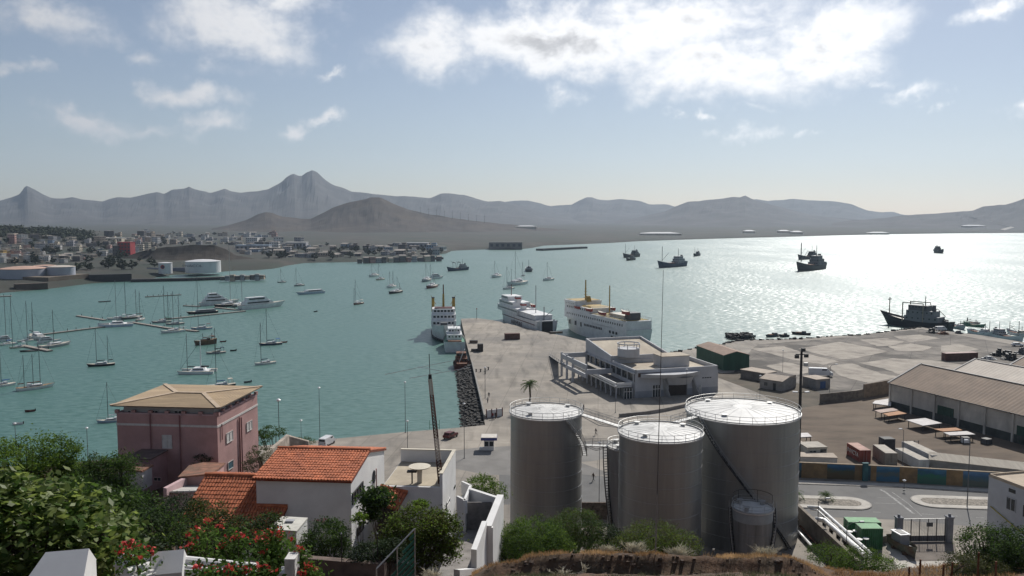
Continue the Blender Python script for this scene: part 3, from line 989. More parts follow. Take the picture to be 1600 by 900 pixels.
# valve stand
vs = thing('valve_stand', 'round white valve wheels beside the green boxes', 'valve', G(1346, 850, QZ))
vl = G(1346, 850, QZ)
for i, (px, py) in enumerate([(1328, 831), (1337, 830), (1343, 843), (1353, 842)]):
	p = G(px, py, 5.2)
	wb(MB().cone((p.x, p.y, QZ), 0.07, 0.07, 2.2, 8), 'stem', dark_steel, vs)
	wb(MB().cone((p.x, p.y, 5.2), 0.45, 0.45, 0.10, 14), 'wheel', white_paint, vs)

# ------------------------------------------------------------------ boxes, containers, cabins
def local_frame(p_near, p_far):
	d = (p_far - p_near); d.z = 0
	return d.normalized(), d.length

def corrugated_box(b, L, W, H, n, amp=0.05):
	"""container body: base centre at the origin, long side along x, ribbed walls"""
	def ribbed(p, q):
		p, q = Vector(p), Vector(q)
		d = (q - p).normalized()
		nr = Vector((d.y, -d.x, 0))
		k = max(4, int((q - p).length / n))
		pts = []
		for i in range(k + 1):
			for j, o in ((0.0, 0), (0.3, 0), (0.5, -amp), (0.8, -amp)):
				t = (i + j) / k
				if t <= 1.0:
					pts.append(p + (q - p) * t + nr * o)
		pts.append(q)
		b.grid([[(a.x, a.y, 0.12) for a in pts], [(a.x, a.y, H - 0.1) for a in pts]])
	l, w_ = L / 2, W / 2
	ribbed((-l, -w_, 0), (l, -w_, 0)); ribbed((l, -w_, 0), (l, w_, 0)); ribbed((l, w_, 0), (-l, w_, 0)); ribbed((-l, w_, 0), (-l, -w_, 0))
	return b

def container(label, near, far, L, mat, roof=None, W=2.44, H=2.6, z=QZ, word=None, side=1, group='shipping containers on the port land'):
	"""near, far: pixels of the bottom of one long edge at ground level; box lies to its right"""
	a, c = G(*near, z), G(*far, z)
	d, _ = local_frame(a, c)
	n = Vector((d.y, -d.x, 0)) * side
	ctr = a + d * L / 2 + n * W / 2
	root = thing('shipping_container', label, 'container', (ctr.x, ctr.y, z), math.atan2(d.y, d.x), group)
	corrugated_box(MB(), L - 0.1, W - 0.1, H, 0.3).build('wall', mat, root)
	f = MB()
	for sx in (-1, 1):
		for sy in (-1, 1):
			f.box((sx * (L / 2 - 0.07), sy * (W / 2 - 0.07), 0), (0.14, 0.14, H))
	for sy in (-1, 1):
		for zz in (0, H - 0.12):
			f.box((0, sy * (W / 2 - 0.06), zz), (L - 0.28, 0.1, 0.12))
	for sx in (-1, 1):
		for zz in (0, H - 0.12):
			f.box((sx * (L / 2 - 0.06), 0, zz), (0.1, W - 0.28, 0.12))
	f.build('frame', mat, root)
	MB().box((0, 0, H - 0.05), (L - 0.2, W - 0.2, 0.07)).build('roof', roof or mat, root)
	for sy in (-1, 1):
		dm = MB().box((-L / 2 + 0.02, sy * (W / 4), 0.15), (0.06, W / 2 - 0.16, H - 0.3))
		do = dm.build('door', mat, root)
		MB().tube([(-L / 2 - 0.03, sy * W / 8, 0.2), (-L / 2 - 0.03, sy * W / 8, H - 0.2)], 0.025, 5).build('lock_bar', galv, do)
	if word:
		place_text(word, 1.35, M('letter_white', (0.7, 0.68, 0.64), 0.7, 0.1, 2), root, (0.2, side * (W / 2) + side * 0.012, H * 0.5), (-side if side > 0 else 1, 0, 0), squeeze=1.0)
	return root

c_red = M('container_red', (0.26, 0.060, 0.045), 0.6, 0.2, 0.8, (0.18, 0.06, 0.04))
c_redroof = M('container_red_roof', (0.42, 0.26, 0.21), 0.8, 0.15, 0.8)
c_tan = M('container_tan', (0.30, 0.265, 0.215), 0.7, 0.15, 0.8)
c_brown = M('container_brown', (0.125, 0.060, 0.045), 0.7, 0.2, 0.8)
c_grey = M('container_grey', (0.36, 0.36, 0.37), 0.7, 0.12, 0.8)
c_green = M('container_green', (0.035, 0.145, 0.055), 0.55, 0.12, 1.0)
c_white = M('container_white', (0.60, 0.60, 0.58), 0.65, 0.08, 0.8)
container('red shipping container with white lettering behind the painted wall', (1343, 722.5), (1323, 710), 6.1, c_red, c_redroof, word='INVICTA')
container('tan shipping container to the right of the red one', (1383, 727), (1361, 711), 6.8, c_tan, c_tan, W=2.5)
container('long white container lying behind the painted wall', (1436, 735), (1399, 716), 9.0, c_white, c_tan, W=2.2, H=2.2)
container('pale grey container with a long blue-grey side', (1455, 733), (1413, 712), 11.0, c_grey, c_tan, W=2.4, H=2.9)
container('brown container standing alone in the middle of the pier', (789.5, 531), (815.5, 530.3), 6.4, c_brown, c_brown, side=-1)
container('long reddish-brown container on the worn apron', (1478, 564), (1535, 562), 13.2, c_brown, M('container_pink_roof', (0.45, 0.33, 0.30), 0.8, 0.1, 0.8), W=2.5, H=2.7, side=-1)
container('dark square container stood upright beside the tan one', (1381, 705), (1398, 704.6), 2.6, M('container_dark', (0.05, 0.05, 0.052), 0.7, 0.2, 1), W=2.4, H=2.7, side=-1)
container('bright green container box behind the other green one', (1325, 843), (1370, 844), 5.2, c_green, M('green_roof', (0.16, 0.34, 0.17), 0.7, 0.1, 1), W=2.4, H=2.9, side=-1, group='green equipment boxes in the tank yard')
container('darker green equipment box beside the white valve wheels', (1345, 859), (1376, 859), 3.4, c_green, M('green_roof', (0.16, 0.34, 0.17)), W=2.4, H=3.4, side=-1, group='green equipment boxes in the tank yard')

def simple_house(name, label, cat, base, H, wall_m, roof_m, over=0.2, roof='flat', rise=1.2, openings=(), door=None, parapet=0.0):
	"""base: four ground points counter-clockwise from the near left corner; openings: (edge, from, to, z0, z1, name)"""
	P = [Vector((p.x, p.y, 0)) for p in base]
	z = base[0].z
	root = thing(name, label, cat, (P[0].x, P[0].y, z))
	b = MB()
	t = 0.22
	for i in range(4):
		b.quad(*[(p.x, p.y, zz) for p, zz in ((P[i], z), (P[(i + 1) % 4], z), (P[(i + 1) % 4], z + H), (P[i], z + H))])
	ctr = sum(P, Vector()) / 4
	if roof == 'gable':                      # ridge from the middle of edge 3-0 to the middle of edge 1-2
		for i, j in ((3, 0), (1, 2)):
			m_ = (P[i] + P[j]) / 2
			b.add([(P[i].x, P[i].y, z + H), (P[j].x, P[j].y, z + H), (m_.x, m_.y, z + H + rise)], [(0, 1, 2)])
	wl = wb(b, 'wall', wall_m, root)
	r = MB()
	E = [ctr + (p - ctr) * (1 + over / (p - ctr).length) for p in P]
	if roof == 'flat':
		r.prism([(e.x, e.y) for e in E], z + H, z + H + 0.18)
		if parapet:
			for i in range(4):
				r.wall(P[i], P[(i + 1) % 4], z + H + 0.182, z + H + parapet, 0.2)
	else:
		a = (E[3] + E[0]) / 2; c = (E[1] + E[2]) / 2
		up = Vector((0, 0, z + H)); top = Vector((0, 0, z + H + rise))
		dn = Vector((0, 0, -0.12))
		r.sheet(E[0] + up + dn * 0, E[1] + up, c + top, a + top, 0.12)
		r.sheet(E[2] + up, E[3] + up, a + top, c + top, 0.12)
	wb(r, 'roof', roof_m, root)
	glass = M('dark_window', (0.03, 0.035, 0.04), 0.25, 0.1, 1.0, spec=0.5)
	for op in openings:
		e, f0, f1, z0, z1, nm = op[:6]
		mt = op[6] if len(op) > 6 else glass
		p, q = P[e], P[(e + 1) % 4]
		d = (q - p).normalized()
		nrm = Vector((d.y, -d.x, 0))
		a, c = p.lerp(q, f0), p.lerp(q, f1)
		ob = MB()
		ob.sheet(a + nrm * 0.05 + Vector((0, 0, z + z0)), c + nrm * 0.05 + Vector((0, 0, z + z0)), c + nrm * 0.05 + Vector((0, 0, z + z1)), a + nrm * 0.05 + Vector((0, 0, z + z1)), 0.06)
		o = wb(ob, nm, mt, root)
		if nm == 'window':
			fb = MB()
			for (u0, u1, v0, v1) in ((0, 1, 0, .07), (0, 1, .93, 1), (0, .06, .07, .93), (.94, 1, .07, .93), (.47, .53, .07, .93)):
				A = a.lerp(c, u0) + nrm * 0.08; B = a.lerp(c, u1) + nrm * 0.08
				za, zb = z + z0 + (z1 - z0) * v0, z + z0 + (z1 - z0) * v1
				fb.sheet(A + Vector((0, 0, za)), B + Vector((0, 0, za)), B + Vector((0, 0, zb)), A + Vector((0, 0, zb)), 0.029)
			wb(fb, 'frame', wall_m, o)
	return root

def box_base(p, q, depth, z=QZ):
	"""near edge from pixel p to pixel q on the ground, running back by depth"""
	a, c = G(*p, z), G(*q, z)
	d = (c - a).normalized()
	n = Vector((-d.y, d.x, 0))
	return [a, c, c + n * depth, a + n * depth]

# ------------------------------------------------------------------ ferry terminal
def terminal():
	wall_m = M('terminal_wall', (0.46, 0.46, 0.47), 0.8, 0.07, 0.3)
	roof_m = M('terminal_roof', (0.47, 0.41, 0.32), 0.9, 0.12, 0.25, (0.36, 0.29, 0.22), mask=(0.5, 0.7), stretch=(1, 0.4, 1))
	glass = M('terminal_glass', (0.022, 0.028, 0.032), 0.2, 0.1, 1, spec=0.6)
	A = G(992.5, 622, QZ); B = G(1121.5, 613.5, QZ)
	u = (B - A); u.z = 0; LW = u.length; u.normalize()
	v = Vector((-u.y, u.x, 0))
	root = thing('ferry_terminal', 'low white ferry terminal with flat tan roofs and an arcade on the quay', 'building', (A.x, A.y, QZ))
	def P(s, t, z):
		q = A + u * s + v * t
		return Vector((q.x, q.y, z))
	def xy(s, t):
		q = A + u * s + v * t
		return (q.x, q.y)
	ZL, ZU0, ZU1 = 10.9, 12.4, 14.9        # parapet levels of the front block and of the tilted rear block
	D1, D2, W2 = 17.8, 39.4, 20.0
	b = MB()
	# front block: right part full height; the left part of the front is open above the ground floor
	b.prism([xy(0, 0), xy(LW, 0), xy(LW, D1), xy(0, D1)], QZ, ZL - 0.9)
	wb(b, 'front_block', wall_m, root)
	b = MB()
	for p, q in (((0, 0), (LW, 0)), ((LW, 0), (LW, D1)), ((LW, D1), (0, D1)), ((0, D1), (0, 0))):
		b.wall(xy(*p), xy(*q), ZL - 0.898, ZL + 0.25, 0.4)
	wb(b, 'parapet', wall_m, root)
	wb(MB().prism([xy(.4, .4), xy(LW - .4, .4), xy(LW - .4, D1 - .4), xy(.4, D1 - .4)], ZL - 0.9, ZL - 0.86), 'roof', roof_m, root)
	# rear block with its roof tilted up towards the sea
	b = MB()
	pts = [xy(0, D1 + .05), xy(W2, D1 + .05), xy(W2, D2), xy(0, D2)]
	b.prism(pts, [QZ + 4.2] * 4, [ZU0 - 0.8, ZU0 - 0.8, ZU1 - 0.8, ZU1 - 0.8])
	wb(b, 'rear_block', wall_m, root)
	b = MB()
	cs = [P(0, D1 + .05, ZU0), P(W2, D1 + .05, ZU0), P(W2, D2, ZU1), P(0, D2, ZU1)]
	ins = [P(.5, D1 + .55, ZU0), P(W2 - .5, D1 + .55, ZU0), P(W2 - .5, D2 - .5, ZU1), P(.5, D2 - .5, ZU1)]
	for i in range(4):
		j = (i + 1) % 4
		o0, o1, i0, i1 = cs[i], cs[j], ins[i], ins[j]
		dn = Vector((0, 0, -0.79))
		b.add([o0 + dn, o1 + dn, i1 + dn, i0 + dn, o0, o1, i1, i0], [(4, 5, 6, 7), (0, 1, 5, 4), (2, 3, 7, 6)])
	wb(b, 'rear_parapet', wall_m, root)
	b = MB()
	b.quad(*[p + Vector((0, 0, -0.72)) for p in ins])
	wb(b, 'rear_roof', roof_m, root)
	# roof house on the front block, drum with a pergola on the rear one
	c = ON(1054, 577, P(0, 8, 0), u)
	s0 = (c - A).dot(u)
	b = MB(); b.prism([xy(s0 - 4.6, 7), xy(s0 + 4.4, 7), xy(s0 + 4.4, 13), xy(s0 - 4.6, 13)], ZL - 0.85, ZL + 2.4)
	wb(b, 'plant_room', wall_m, root)
	wb(MB().prism([xy(s0 - 4.8, 6.8), xy(s0 + 4.6, 6.8), xy(s0 + 4.6, 13.2), xy(s0 - 4.8, 13.2)], ZL + 2.4, ZL + 2.55), 'plant_room_roof', roof_m, root)
	q = G(982, 552, 13.2)
	b = MB()
	dr = 3.4
	ring = [(q.x + dr * math.cos(a), q.y + dr * math.sin(a)) for a in [R(360 * i / 28) for i in range(28)]]
	b.prism(ring, 12.4, 14.9)
	dm = wb(b, 'roof_drum', wall_m, root)
	b = MB()
	for i in range(0, 28, 4):
		b.box((ring[i][0], ring[i][1], 14.9), (0.22, 0.22, 1.3))
	b.tube([(x, y, 16.3) for x, y in ring], 0.18, 6, closed=True)
	wb(b, 'pergola', wall_m, dm)
	# left facade: columns, upper glazing, beam
	gl = MB(); gl.sheet(P(-.05, D1 + 20, QZ + 4.6), P(-.05, .5, QZ + 4.6), P(-.05, .5, QZ + 7.0), P(-.05, D1 + 20, QZ + 7.0), 0.04)
	wb(gl, 'upper_glazing', glass, root)
	col = MB()
	for k in range(9):
		col.box(P(-.25, 0.8 + k * 4.2, QZ), (0.35, 0.35, ZL - QZ - 1.0), math.atan2(u.y, u.x))
	for k in range(9):
		o = MB().box(P(-.25, 0.8 + k * 4.2, QZ + 4.5), (0.32, 0.32, 3.0), math.atan2(u.y, u.x))
		wb(o, 'column', wall_m, root)
	b = MB(); b.wall(xy(-.6, D2 - 1), xy(-.6, 0), QZ + 7.0, ZL - 0.6, 0.5)
	wb(b, 'beam', wall_m, root)
	# arcade along the left side: white parapet, thin roof, columns, shop fronts
	AW = 5.6
	b = MB(); b.prism([xy(-AW, 1.0), xy(-.62, 1.0), xy(-.62, D1 + 18), xy(-AW, D1 + 18)], QZ + 3.5, QZ + 3.7)
	wb(b, 'arcade_roof', M('arcade_roof', (0.13, 0.12, 0.11), 0.9, 0.2, 0.5), root)
	b = MB(); b.wall(xy(-AW, D1 + 18), xy(-AW, 1.0), QZ + 3.1, QZ + 4.5, 0.3)
	b.wall(xy(-AW, 1.0), xy(-.62, 1.0), QZ + 3.1, QZ + 4.45, 0.3)
	wb(b, 'arcade_parapet', white_paint, root)
	for k in range(10):
		o = MB().box(P(-AW + 0.2, 1.4 + k * 3.8, QZ), (0.35, 0.35, 3.1), math.atan2(u.y, u.x))
		wb(o, 'arcade_column', wall_m, root)
	for k in range(9):
		o = MB(); o.sheet(P(-2.6, 5.0 + k * 3.8, QZ), P(-2.6, 1.8 + k * 3.8, QZ), P(-2.6, 1.8 + k * 3.8, QZ + 2.8), P(-2.6, 5.0 + k * 3.8, QZ + 2.8), 0.05)
		g_ = wb(o, 'shop_front', glass, root)
		fr = MB()
		for f in (1.8, 2.85, 3.9, 5.0):
			fr.box(P(-2.68, f + k * 3.8, QZ), (0.1, 0.1, 2.8), math.atan2(u.y, u.x))
		wb(fr, 'frame', white_paint, g_)
	# open frame at the far left end, with a ramp down to the quay
	b = MB()
	for s, t in ((-.3, D2 - 1.5), (-9, D2 - 1.5), (-9, D2 - 12), (-9, D2 - 6.5)):
		b.box(P(s, t, QZ), (0.6, 0.6, ZL - QZ), math.atan2(u.y, u.x))
	b.wall(xy(-9.3, D2 - 1.2), xy(-9.3, D2 - 24), ZL - 1.9, ZL - 0.4, 0.5)
	b.wall(xy(-.3, D2 - 1.2), xy(-9.3, D2 - 1.2), ZL - 1.9, ZL - 0.4, 0.5)
	b.wall(xy(-9.3, D2 - 24), xy(-.6, D2 - 24), ZL - 3.4, ZL - 1.9, 0.5)
	b.wall(xy(-9.3, D2 - 1.2), xy(-9.3, D2 - 24), QZ + 3.4, QZ + 4.6, 0.5)
	wb(b, 'open_frame', wall_m, root)
	b = MB()
	pr = [G(858, 556, QZ), G(872, 565, QZ)]
	b.add([P(-9.6, D2 - 2, QZ + 4.2), P(-9.6, D2 - 6, QZ + 4.2), pr[1], pr[0]], [(0, 1, 2, 3)])
	b.add([P(-9.6, D2 - 2, QZ + 4.0), P(-9.6, D2 - 6, QZ + 4.0), pr[1] + Vector((0, 0, -.1)), pr[0] + Vector((0, 0, -.1))], [(3, 2, 1, 0)])
	for e0, e1 in ((P(-9.6, D2 - 2, QZ + 4.2), pr[0]), (P(-9.6, D2 - 6, QZ + 4.2), pr[1])):
		b.tube([e0 + Vector((0, 0, 1)), e1 + Vector((0, 0, 1))], 0.07, 5)
		b.tube([e0 + Vector((0, 0, .1)), e1 + Vector((0, 0, .1))], 0.14, 5)
		for k in range(7):
			m_ = e0.lerp(e1, k / 6)
			b.tube([m_, m_ + Vector((0, 0, 1))], 0.05, 5)
	wb(b, 'ramp', M('ramp_grey', (0.32, 0.31, 0.30), 0.85, 0.12, 1), root)
	# front face: dark strip window, swelling canopy, entrance recess, doors
	b = MB(); b.sheet(P(0.8, -.05, QZ + 6.0), P(8.2, -.05, QZ + 6.0), P(8.2, -.05, QZ + 7.2), P(0.8, -.05, QZ + 7.2), 0.04)
	wb(b, 'strip_window', M('brown_glass', (0.07, 0.04, 0.03), 0.3, 0.2, 1, spec=0.5), root)
	cv = MB()
	top, bot = [], []
	for k in range(15):
		t = k / 14
		s = 1.5 + 19.0 * t
		o = -0.35 - 3.6 * math.sin(math.pi * t) ** 0.8
		top.append(P(s, o, ZL - 0.9)); bot.append(P(s, o * 0.75, ZL - 2.1))
	cv.grid([bot, top])
	base = [P(1.5 + 19.0 * k / 14, -.02, ZL - 0.9) for k in range(15)]
	cv.grid([top, base])
	wb(cv, 'canopy', wall_m, root)
	cr = MB()
	cr.grid([[P(9.2 + 9 * k / 8, -.35 - 3.2 * math.sin(math.pi * (k + 1) / 10), ZL - 2.1) for k in range(9)], [P(10.2 + 7 * k / 8, -.3 - 1.5 * math.sin(math.pi * (k + 1) / 10), QZ + 3.4) for k in range(9)]])
	wb(cr, 'canopy_body', wall_m, root)
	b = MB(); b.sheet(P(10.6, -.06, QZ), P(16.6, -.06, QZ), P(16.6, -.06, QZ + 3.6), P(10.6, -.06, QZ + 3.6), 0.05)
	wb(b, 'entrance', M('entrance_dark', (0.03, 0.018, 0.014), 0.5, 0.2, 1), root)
	for s in (8.6, 18.0):
		o = MB(); o.add([P(s, -.05, ZL - 2.3), P(s + 1.4, -2.4, QZ), P(s + 1.6, -2.4, QZ), P(s + .5, -.05, ZL - 2.3), P(s + .5, -.02, QZ)], [(0, 1, 2, 3), (3, 2, 4), (0, 4, 1)])
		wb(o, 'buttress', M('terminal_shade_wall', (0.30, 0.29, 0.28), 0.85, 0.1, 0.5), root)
	for s0_, s1_, z1_ in ((5.4, 8.0, 3.4), (-3.6, -1.0, 3.0), (20.4, 21.2, 2.6)):
		o = MB(); o.sheet(P(s0_, -.06, QZ), P(s1_, -.06, QZ), P(s1_, -.06, QZ + z1_), P(s0_, -.06, QZ + z1_), 0.05)
		d_ = wb(o, 'door', glass, root)
		fr = MB()
		for k in range(4):
			fr.box(P(s0_ + (s1_ - s0_) * k / 3, -.12, QZ), (0.12, 0.08, z1_), math.atan2(u.y, u.x))
		fr.wall(xy(s0_, -.14), xy(s1_, -.14), QZ + z1_ * .66, QZ + z1_ * .7, 0.08)
		wb(fr, 'frame', white_paint, d_)
	for k in range(4):
		o = MB(); o.sheet(P(21.5 + k * 0.8, -.06, QZ + 4.6), P(22.1 + k * 0.8, -.06, QZ + 4.6), P(22.1 + k * 0.8, -.06, QZ + 4.9), P(21.5 + k * 0.8, -.06, QZ + 4.9), 0.04)
		wb(o, 'vent', glass, root)
	b = MB(); b.wall(xy(-.02, -.03), xy(LW + .02, -.03), QZ, QZ + 1.9, 0.025)
	wb(b, 'plinth', M('terminal_plinth', (0.28, 0.29, 0.31), 0.85, 0.08, 0.5), root)

terminal()

# ------------------------------------------------------------------ warehouses and sheds on the right
def warehouse(label, eave_l, eave_r, ridge_l, ridge_r, z_eave, wall_m, roof_m, bays=True, z_ridge=None, base_px=None):
	"""eave and ridge given by pixels at known levels"""
	a, c = G(*eave_l, z_eave), G(*eave_r, z_eave)
	d = (c - a).normalized()
	L = (c - a).length * 1.35
	n = Vector((-d.y, d.x, 0))
	if n.y < 0:
		n = -n
	# ridge: half the building's width behind the eave
	rp = ON(ridge_l[0], ridge_l[1], a, n)
	hw = (rp - a).dot(n)
	zr = rp.z
	root = thing('warehouse', label, 'warehouse', (a.x, a.y, QZ), group='gabled warehouses on the port yard')
	e1 = a + d * L
	f0, f1 = a + n * 2 * hw, e1 + n * 2 * hw
	g0, g1 = a + n * hw, e1 + n * hw
	b = MB()
	b.prism([(p.x, p.y) for p in (a, e1, f1, f0)], QZ, z_eave - 0.15, cap=False)
	for p, q, g_ in ((a, f0, g0), (e1, f1, g1)):
		b.add([(p.x, p.y, z_eave - .15), (q.x, q.y, z_eave - .15), (g_.x, g_.y, zr - .15)], [(0, 1, 2)])
	wb(b, 'wall', wall_m, root)
	up = lambda p, z: Vector((p.x, p.y, z))
	o = n * 0.5
	ov = d * 0.4
	for k, (p, q, s) in enumerate(((a, e1, 1), (f0, f1, -1))):
		r = MB()
		# corrugated sheet: ridges run from eave to ridge
		m_ = int(L / 0.55)
		rows = [[], []]
		for i in range(m_ + 1):
			t = i / m_
			hgt = 0.05 if i % 2 else 0.0
			pe = p.lerp(q, t) - o * s + (ov * (2 * t - 1))
			pr = g0.lerp(g1, t) + (ov * (2 * t - 1))
			rows[0].append(up(pe, z_eave - 0.1 + hgt)); rows[1].append(up(pr, zr + hgt))
		r.grid(rows if s > 0 else rows[::-1])
		wb(r, 'roof', roof_m, root)
	bg = MB()
	for p in (a,):
		bg.bar(up(a - ov * 1.3 - o, z_eave - .05), up(g0 - ov * 1.3, zr + .06), 0.5, 0.3)
		bg.bar(up(f0 - ov * 1.3 + o, z_eave - .05), up(g0 - ov * 1.3, zr + .06), 0.5, 0.3)
	wb(bg, 'barge_board', M('barge', (0.45, 0.43, 0.40), 0.8, 0.1, 1), root)
	wb(MB().bar(up(g0, zr + .1), up(g1, zr + .1), 0.5, 0.12), 'ridge_cap', M('barge', (0.45, 0.43, 0.40)), root)
	wb(MB().bar(up(a - o, z_eave - .2), up(e1 - o, z_eave - .2), 0.25, 0.2), 'gutter', dark_steel, root)
	if bays:
		dd_ = MB(); dd_.wall(a - n * .10, e1 - n * .10, QZ, QZ + 2.0, .07)
		wb(dd_, 'dado', M('warehouse_dado', (0.055, 0.062, 0.056), 0.9, 0.2, .6), root)
		bay = 7.4
		nn = int(L / bay)
		for k in range(nn + 1):
			p = a + d * min(L, k * bay)
			wb(MB().box((p.x - n.x * .12, p.y - n.y * .12, QZ), (0.5, 0.5, z_eave - QZ - .2), math.atan2(d.y, d.x)), 'pilaster', wall_m, root)
		bb = MB(); q0, q1 = a - n * 0.12, e1 - n * 0.12
		bb.wall(q0, q1, z_eave - 2.4, z_eave - 2.05, 0.1)
		wb(bb, 'string_course', wall_m, root)
		for k in (2, 5, 8):
			s0 = k * bay + 1.0 - bay * 0.0
			if s0 + 4.6 > L:
				continue
			p, q = a + d * s0 - n * .08, a + d * (s0 + 4.8) - n * .08
			o_ = MB(); o_.sheet(up(p, QZ), up(q, QZ), up(q, QZ + 4.2), up(p, QZ + 4.2), 0.06)
			do = wb(o_, 'door', M('warehouse_door', (0.025, 0.060, 0.042), 0.7, 0.2, 1.5), root)
			sl = MB()
			for i in range(7):
				m2 = p.lerp(q, i / 6) - n * 0.03
				sl.box((m2.x, m2.y, QZ), (0.08, 0.06, 4.2), math.atan2(d.y, d.x))
			wb(sl, 'door_rib', M('warehouse_door', (0.025, 0.060, 0.042)), do)
	return root

wh_wall = M('warehouse_wall', (0.46, 0.43, 0.38), 0.9, 0.14, 0.35, (0.22, 0.205, 0.185), mask=(0.5, 0.72), stretch=(1, 1, 0.5))
wh_roof = M('warehouse_roof', (0.255, 0.185, 0.132), 0.8, 0.14, 0.25, (0.20, 0.145, 0.105), stretch=(1, 1, 1))
wh_roof2 = M('warehouse_roof_pale', (0.46, 0.40, 0.33), 0.7, 0.10, 0.25, (0.38, 0.32, 0.26))
warehouse('long warehouse with a brown corrugated roof and green doors, nearest of the warehouses', (1392, 598), (1600, 648), (1441, 569), (1600, 602), 10.0, wh_wall, wh_roof)
warehouse('warehouse with a paler roof behind the brown-roofed one', (1489, 581.5), (1600, 604), (1527, 561), (1600, 575), 10.6, wh_wall, wh_roof2, bays=False)
warehouse('farthest warehouse, only a corner of its brown roof showing', (1578, 572), (1640, 582), (1606, 556), (1660, 570), 10.6, wh_wall, wh_roof, bays=False)

# green gabled shed near the water
gs_wall = M('shed_green', (0.022, 0.075, 0.045), 0.6, 0.15, 0.5, stretch=(2, 2, 0.3))
base = [G(1130, 579, QZ), G(1170.5, 578, QZ)]
d_ = (base[1] - base[0]).normalized()
far = G(1088, 562, QZ)
shed = [base[0], base[1], base[1] + (far - base[0]), far]
# gable end faces the viewer: order so that the ridge runs from edge 0-1 to the far side
simple_house('green_shed', 'dark green gabled shed with a brown roof at the water edge', 'shed', [shed[1], shed[2], shed[3], shed[0]], 5.3, gs_wall, M('shed_roof', (0.30, 0.215, 0.165), 0.85, 0.12, 0.4), 0.3, 'gable', 1.3)

wall_grey = M('grey_render', (0.27, 0.255, 0.235), 0.9, 0.14, 0.6)
wall_dark = M('dark_render', (0.15, 0.14, 0.13), 0.9, 0.18, 0.6)
tan_roof = M('tan_roof', (0.40, 0.335, 0.27), 0.85, 0.12, 0.5)
simple_house('port_hut', 'low hut with a two-slope tan roof behind the dark flood mast', 'building', box_base((1187, 606), (1222, 611.5), 9), 3.0, wall_grey, tan_roof, 0.3, 'gable', 0.9, [(0, .2, .35, 0.9, 2.1, 'window'), (0, .6, .72, 0, 2.1, 'door')])
simple_house('port_hut', 'low flat pale-roofed hut beside the green shed', 'building', box_base((1157, 590), (1196, 597), 6), 2.6, wall_dark, tan_roof, 0.2, 'flat')
simple_house('port_hut', 'dark flat-roofed cabin at the foot of the flood mast', 'building', box_base((1222, 606), (1243, 603), 6), 3.2, wall_dark, M('dark_roof', (0.10, 0.085, 0.075), 0.9, 0.2, 1), 0.1, 'flat', 1, [(0, .3, .7, 1.0, 2.0, 'window')])
simple_house('port_hut', 'pale cabin with a blue gate near the worn apron', 'building', box_base((1275, 608), (1296, 606), 6), 2.8, wall_grey, tan_roof, 0.15, 'flat', 1, [(0, .3, .7, 0, 2.2, 'door', M('blue_gate', (0.05, 0.10, 0.22), 0.6, 0.1, 1))])
simple_house('yard_cabin', 'small cream cabin behind the painted wall', 'cabin', box_base((1261, 719), (1292, 718), 4.5), 2.6, M('cream', (0.46, 0.44, 0.38), 0.8, 0.1, 1), c_tan, 0.1, 'flat', 1, [(0, .1, .45, 0.8, 2.1, 'window'), (0, .65, .95, 0.2, 2.3, 'door')])
simple_house('yard_cabin', 'long low white plinth hut under the cream cabin', 'cabin', box_base((1243, 726), (1308, 728), 3.5), 1.6, M('offwhite', (0.55, 0.53, 0.49), 0.8, 0.1, 1), tan_roof, 0.1, 'flat')
simple_house('yard_cabin', 'small tan-roofed cabin squeezed beside the widest tank', 'cabin', box_base((1226, 712), (1258, 711), 5), 2.4, M('offwhite', (0.55, 0.53, 0.49)), M('roof_pinktan', (0.45, 0.36, 0.29), 0.85, 0.1, 1), 0.1, 'flat', 1, [(0, .5, .9, .8, 1.8, 'window')])
simple_house('store_shed', 'long low shed with a pale ribbed roof behind the painted wall', 'shed', box_base((1453, 735), (1640, 757), 5.5), 2.3, wall_grey, M('ribbed_pale', (0.50, 0.45, 0.37), 0.85, 0.08, 1.2, (0.42, 0.37, 0.30), stretch=(4, 0.3, 1)), 0.3, 'gable', 0.9)
# white-grey building at the right edge of the picture
rb = [G(1541, 831, QZ), G(1700, 905, QZ)]
dd = (rb[1] - rb[0]).normalized(); nn_ = Vector((-dd.y, dd.x, 0))
simple_house('office_building', 'grey-white flat-roofed building cut off by the right edge', 'building', [rb[0], rb[1], rb[1] + nn_ * 14, rb[0] + nn_ * 14], 9.4, M('office_wall', (0.50, 0.51, 0.53), 0.8, 0.06, 0.5), M('office_roof', (0.46, 0.38, 0.29), 0.9, 0.1, 0.4), 0.05, 'flat', 1,
			 [(0, .20, .30, 5.2, 7.4, 'window'), (0, .37, .47, 5.0, 7.2, 'window'), (0, .54, .64, 5.0, 7.2, 'window'), (0, .22, .29, 8.2, 8.8, 'vent'), (0, .2, .26, 1.2, 2.2, 'window'), (0, .44, .5, 1.2, 2.2, 'window')], parapet=0.5)
ob = [o for o in C.objects if o.name.startswith('office_building')][0]
st = MB(); st.tube([rb[0].lerp(rb[1], .04) - nn_ * .12 + Vector((0, 0, 4.6)), rb[0].lerp(rb[1], .3) - nn_ * .12 + Vector((0, 0, 3.0)), rb[0].lerp(rb[1], .6) - nn_ * .12 + Vector((0, 0, 1.6))], 0.09, 6)
wb(st, 'yellow_pipe', M('yellow_pipe', (0.42, 0.34, 0.05), 0.6, 0.1, 1), ob)

# low walls on the yard
def low_wall(label, pts, h, mat, t=0.4, cat='wall', name='yard_wall'):
	b = MB()
	P = [G(x, y, QZ) for x, y in pts]
	for p, q in zip(P, P[1:]):
		b.wall(p, q, QZ - 0.1, QZ + h, t)
	return tag(b.build(name, mat), label, cat)

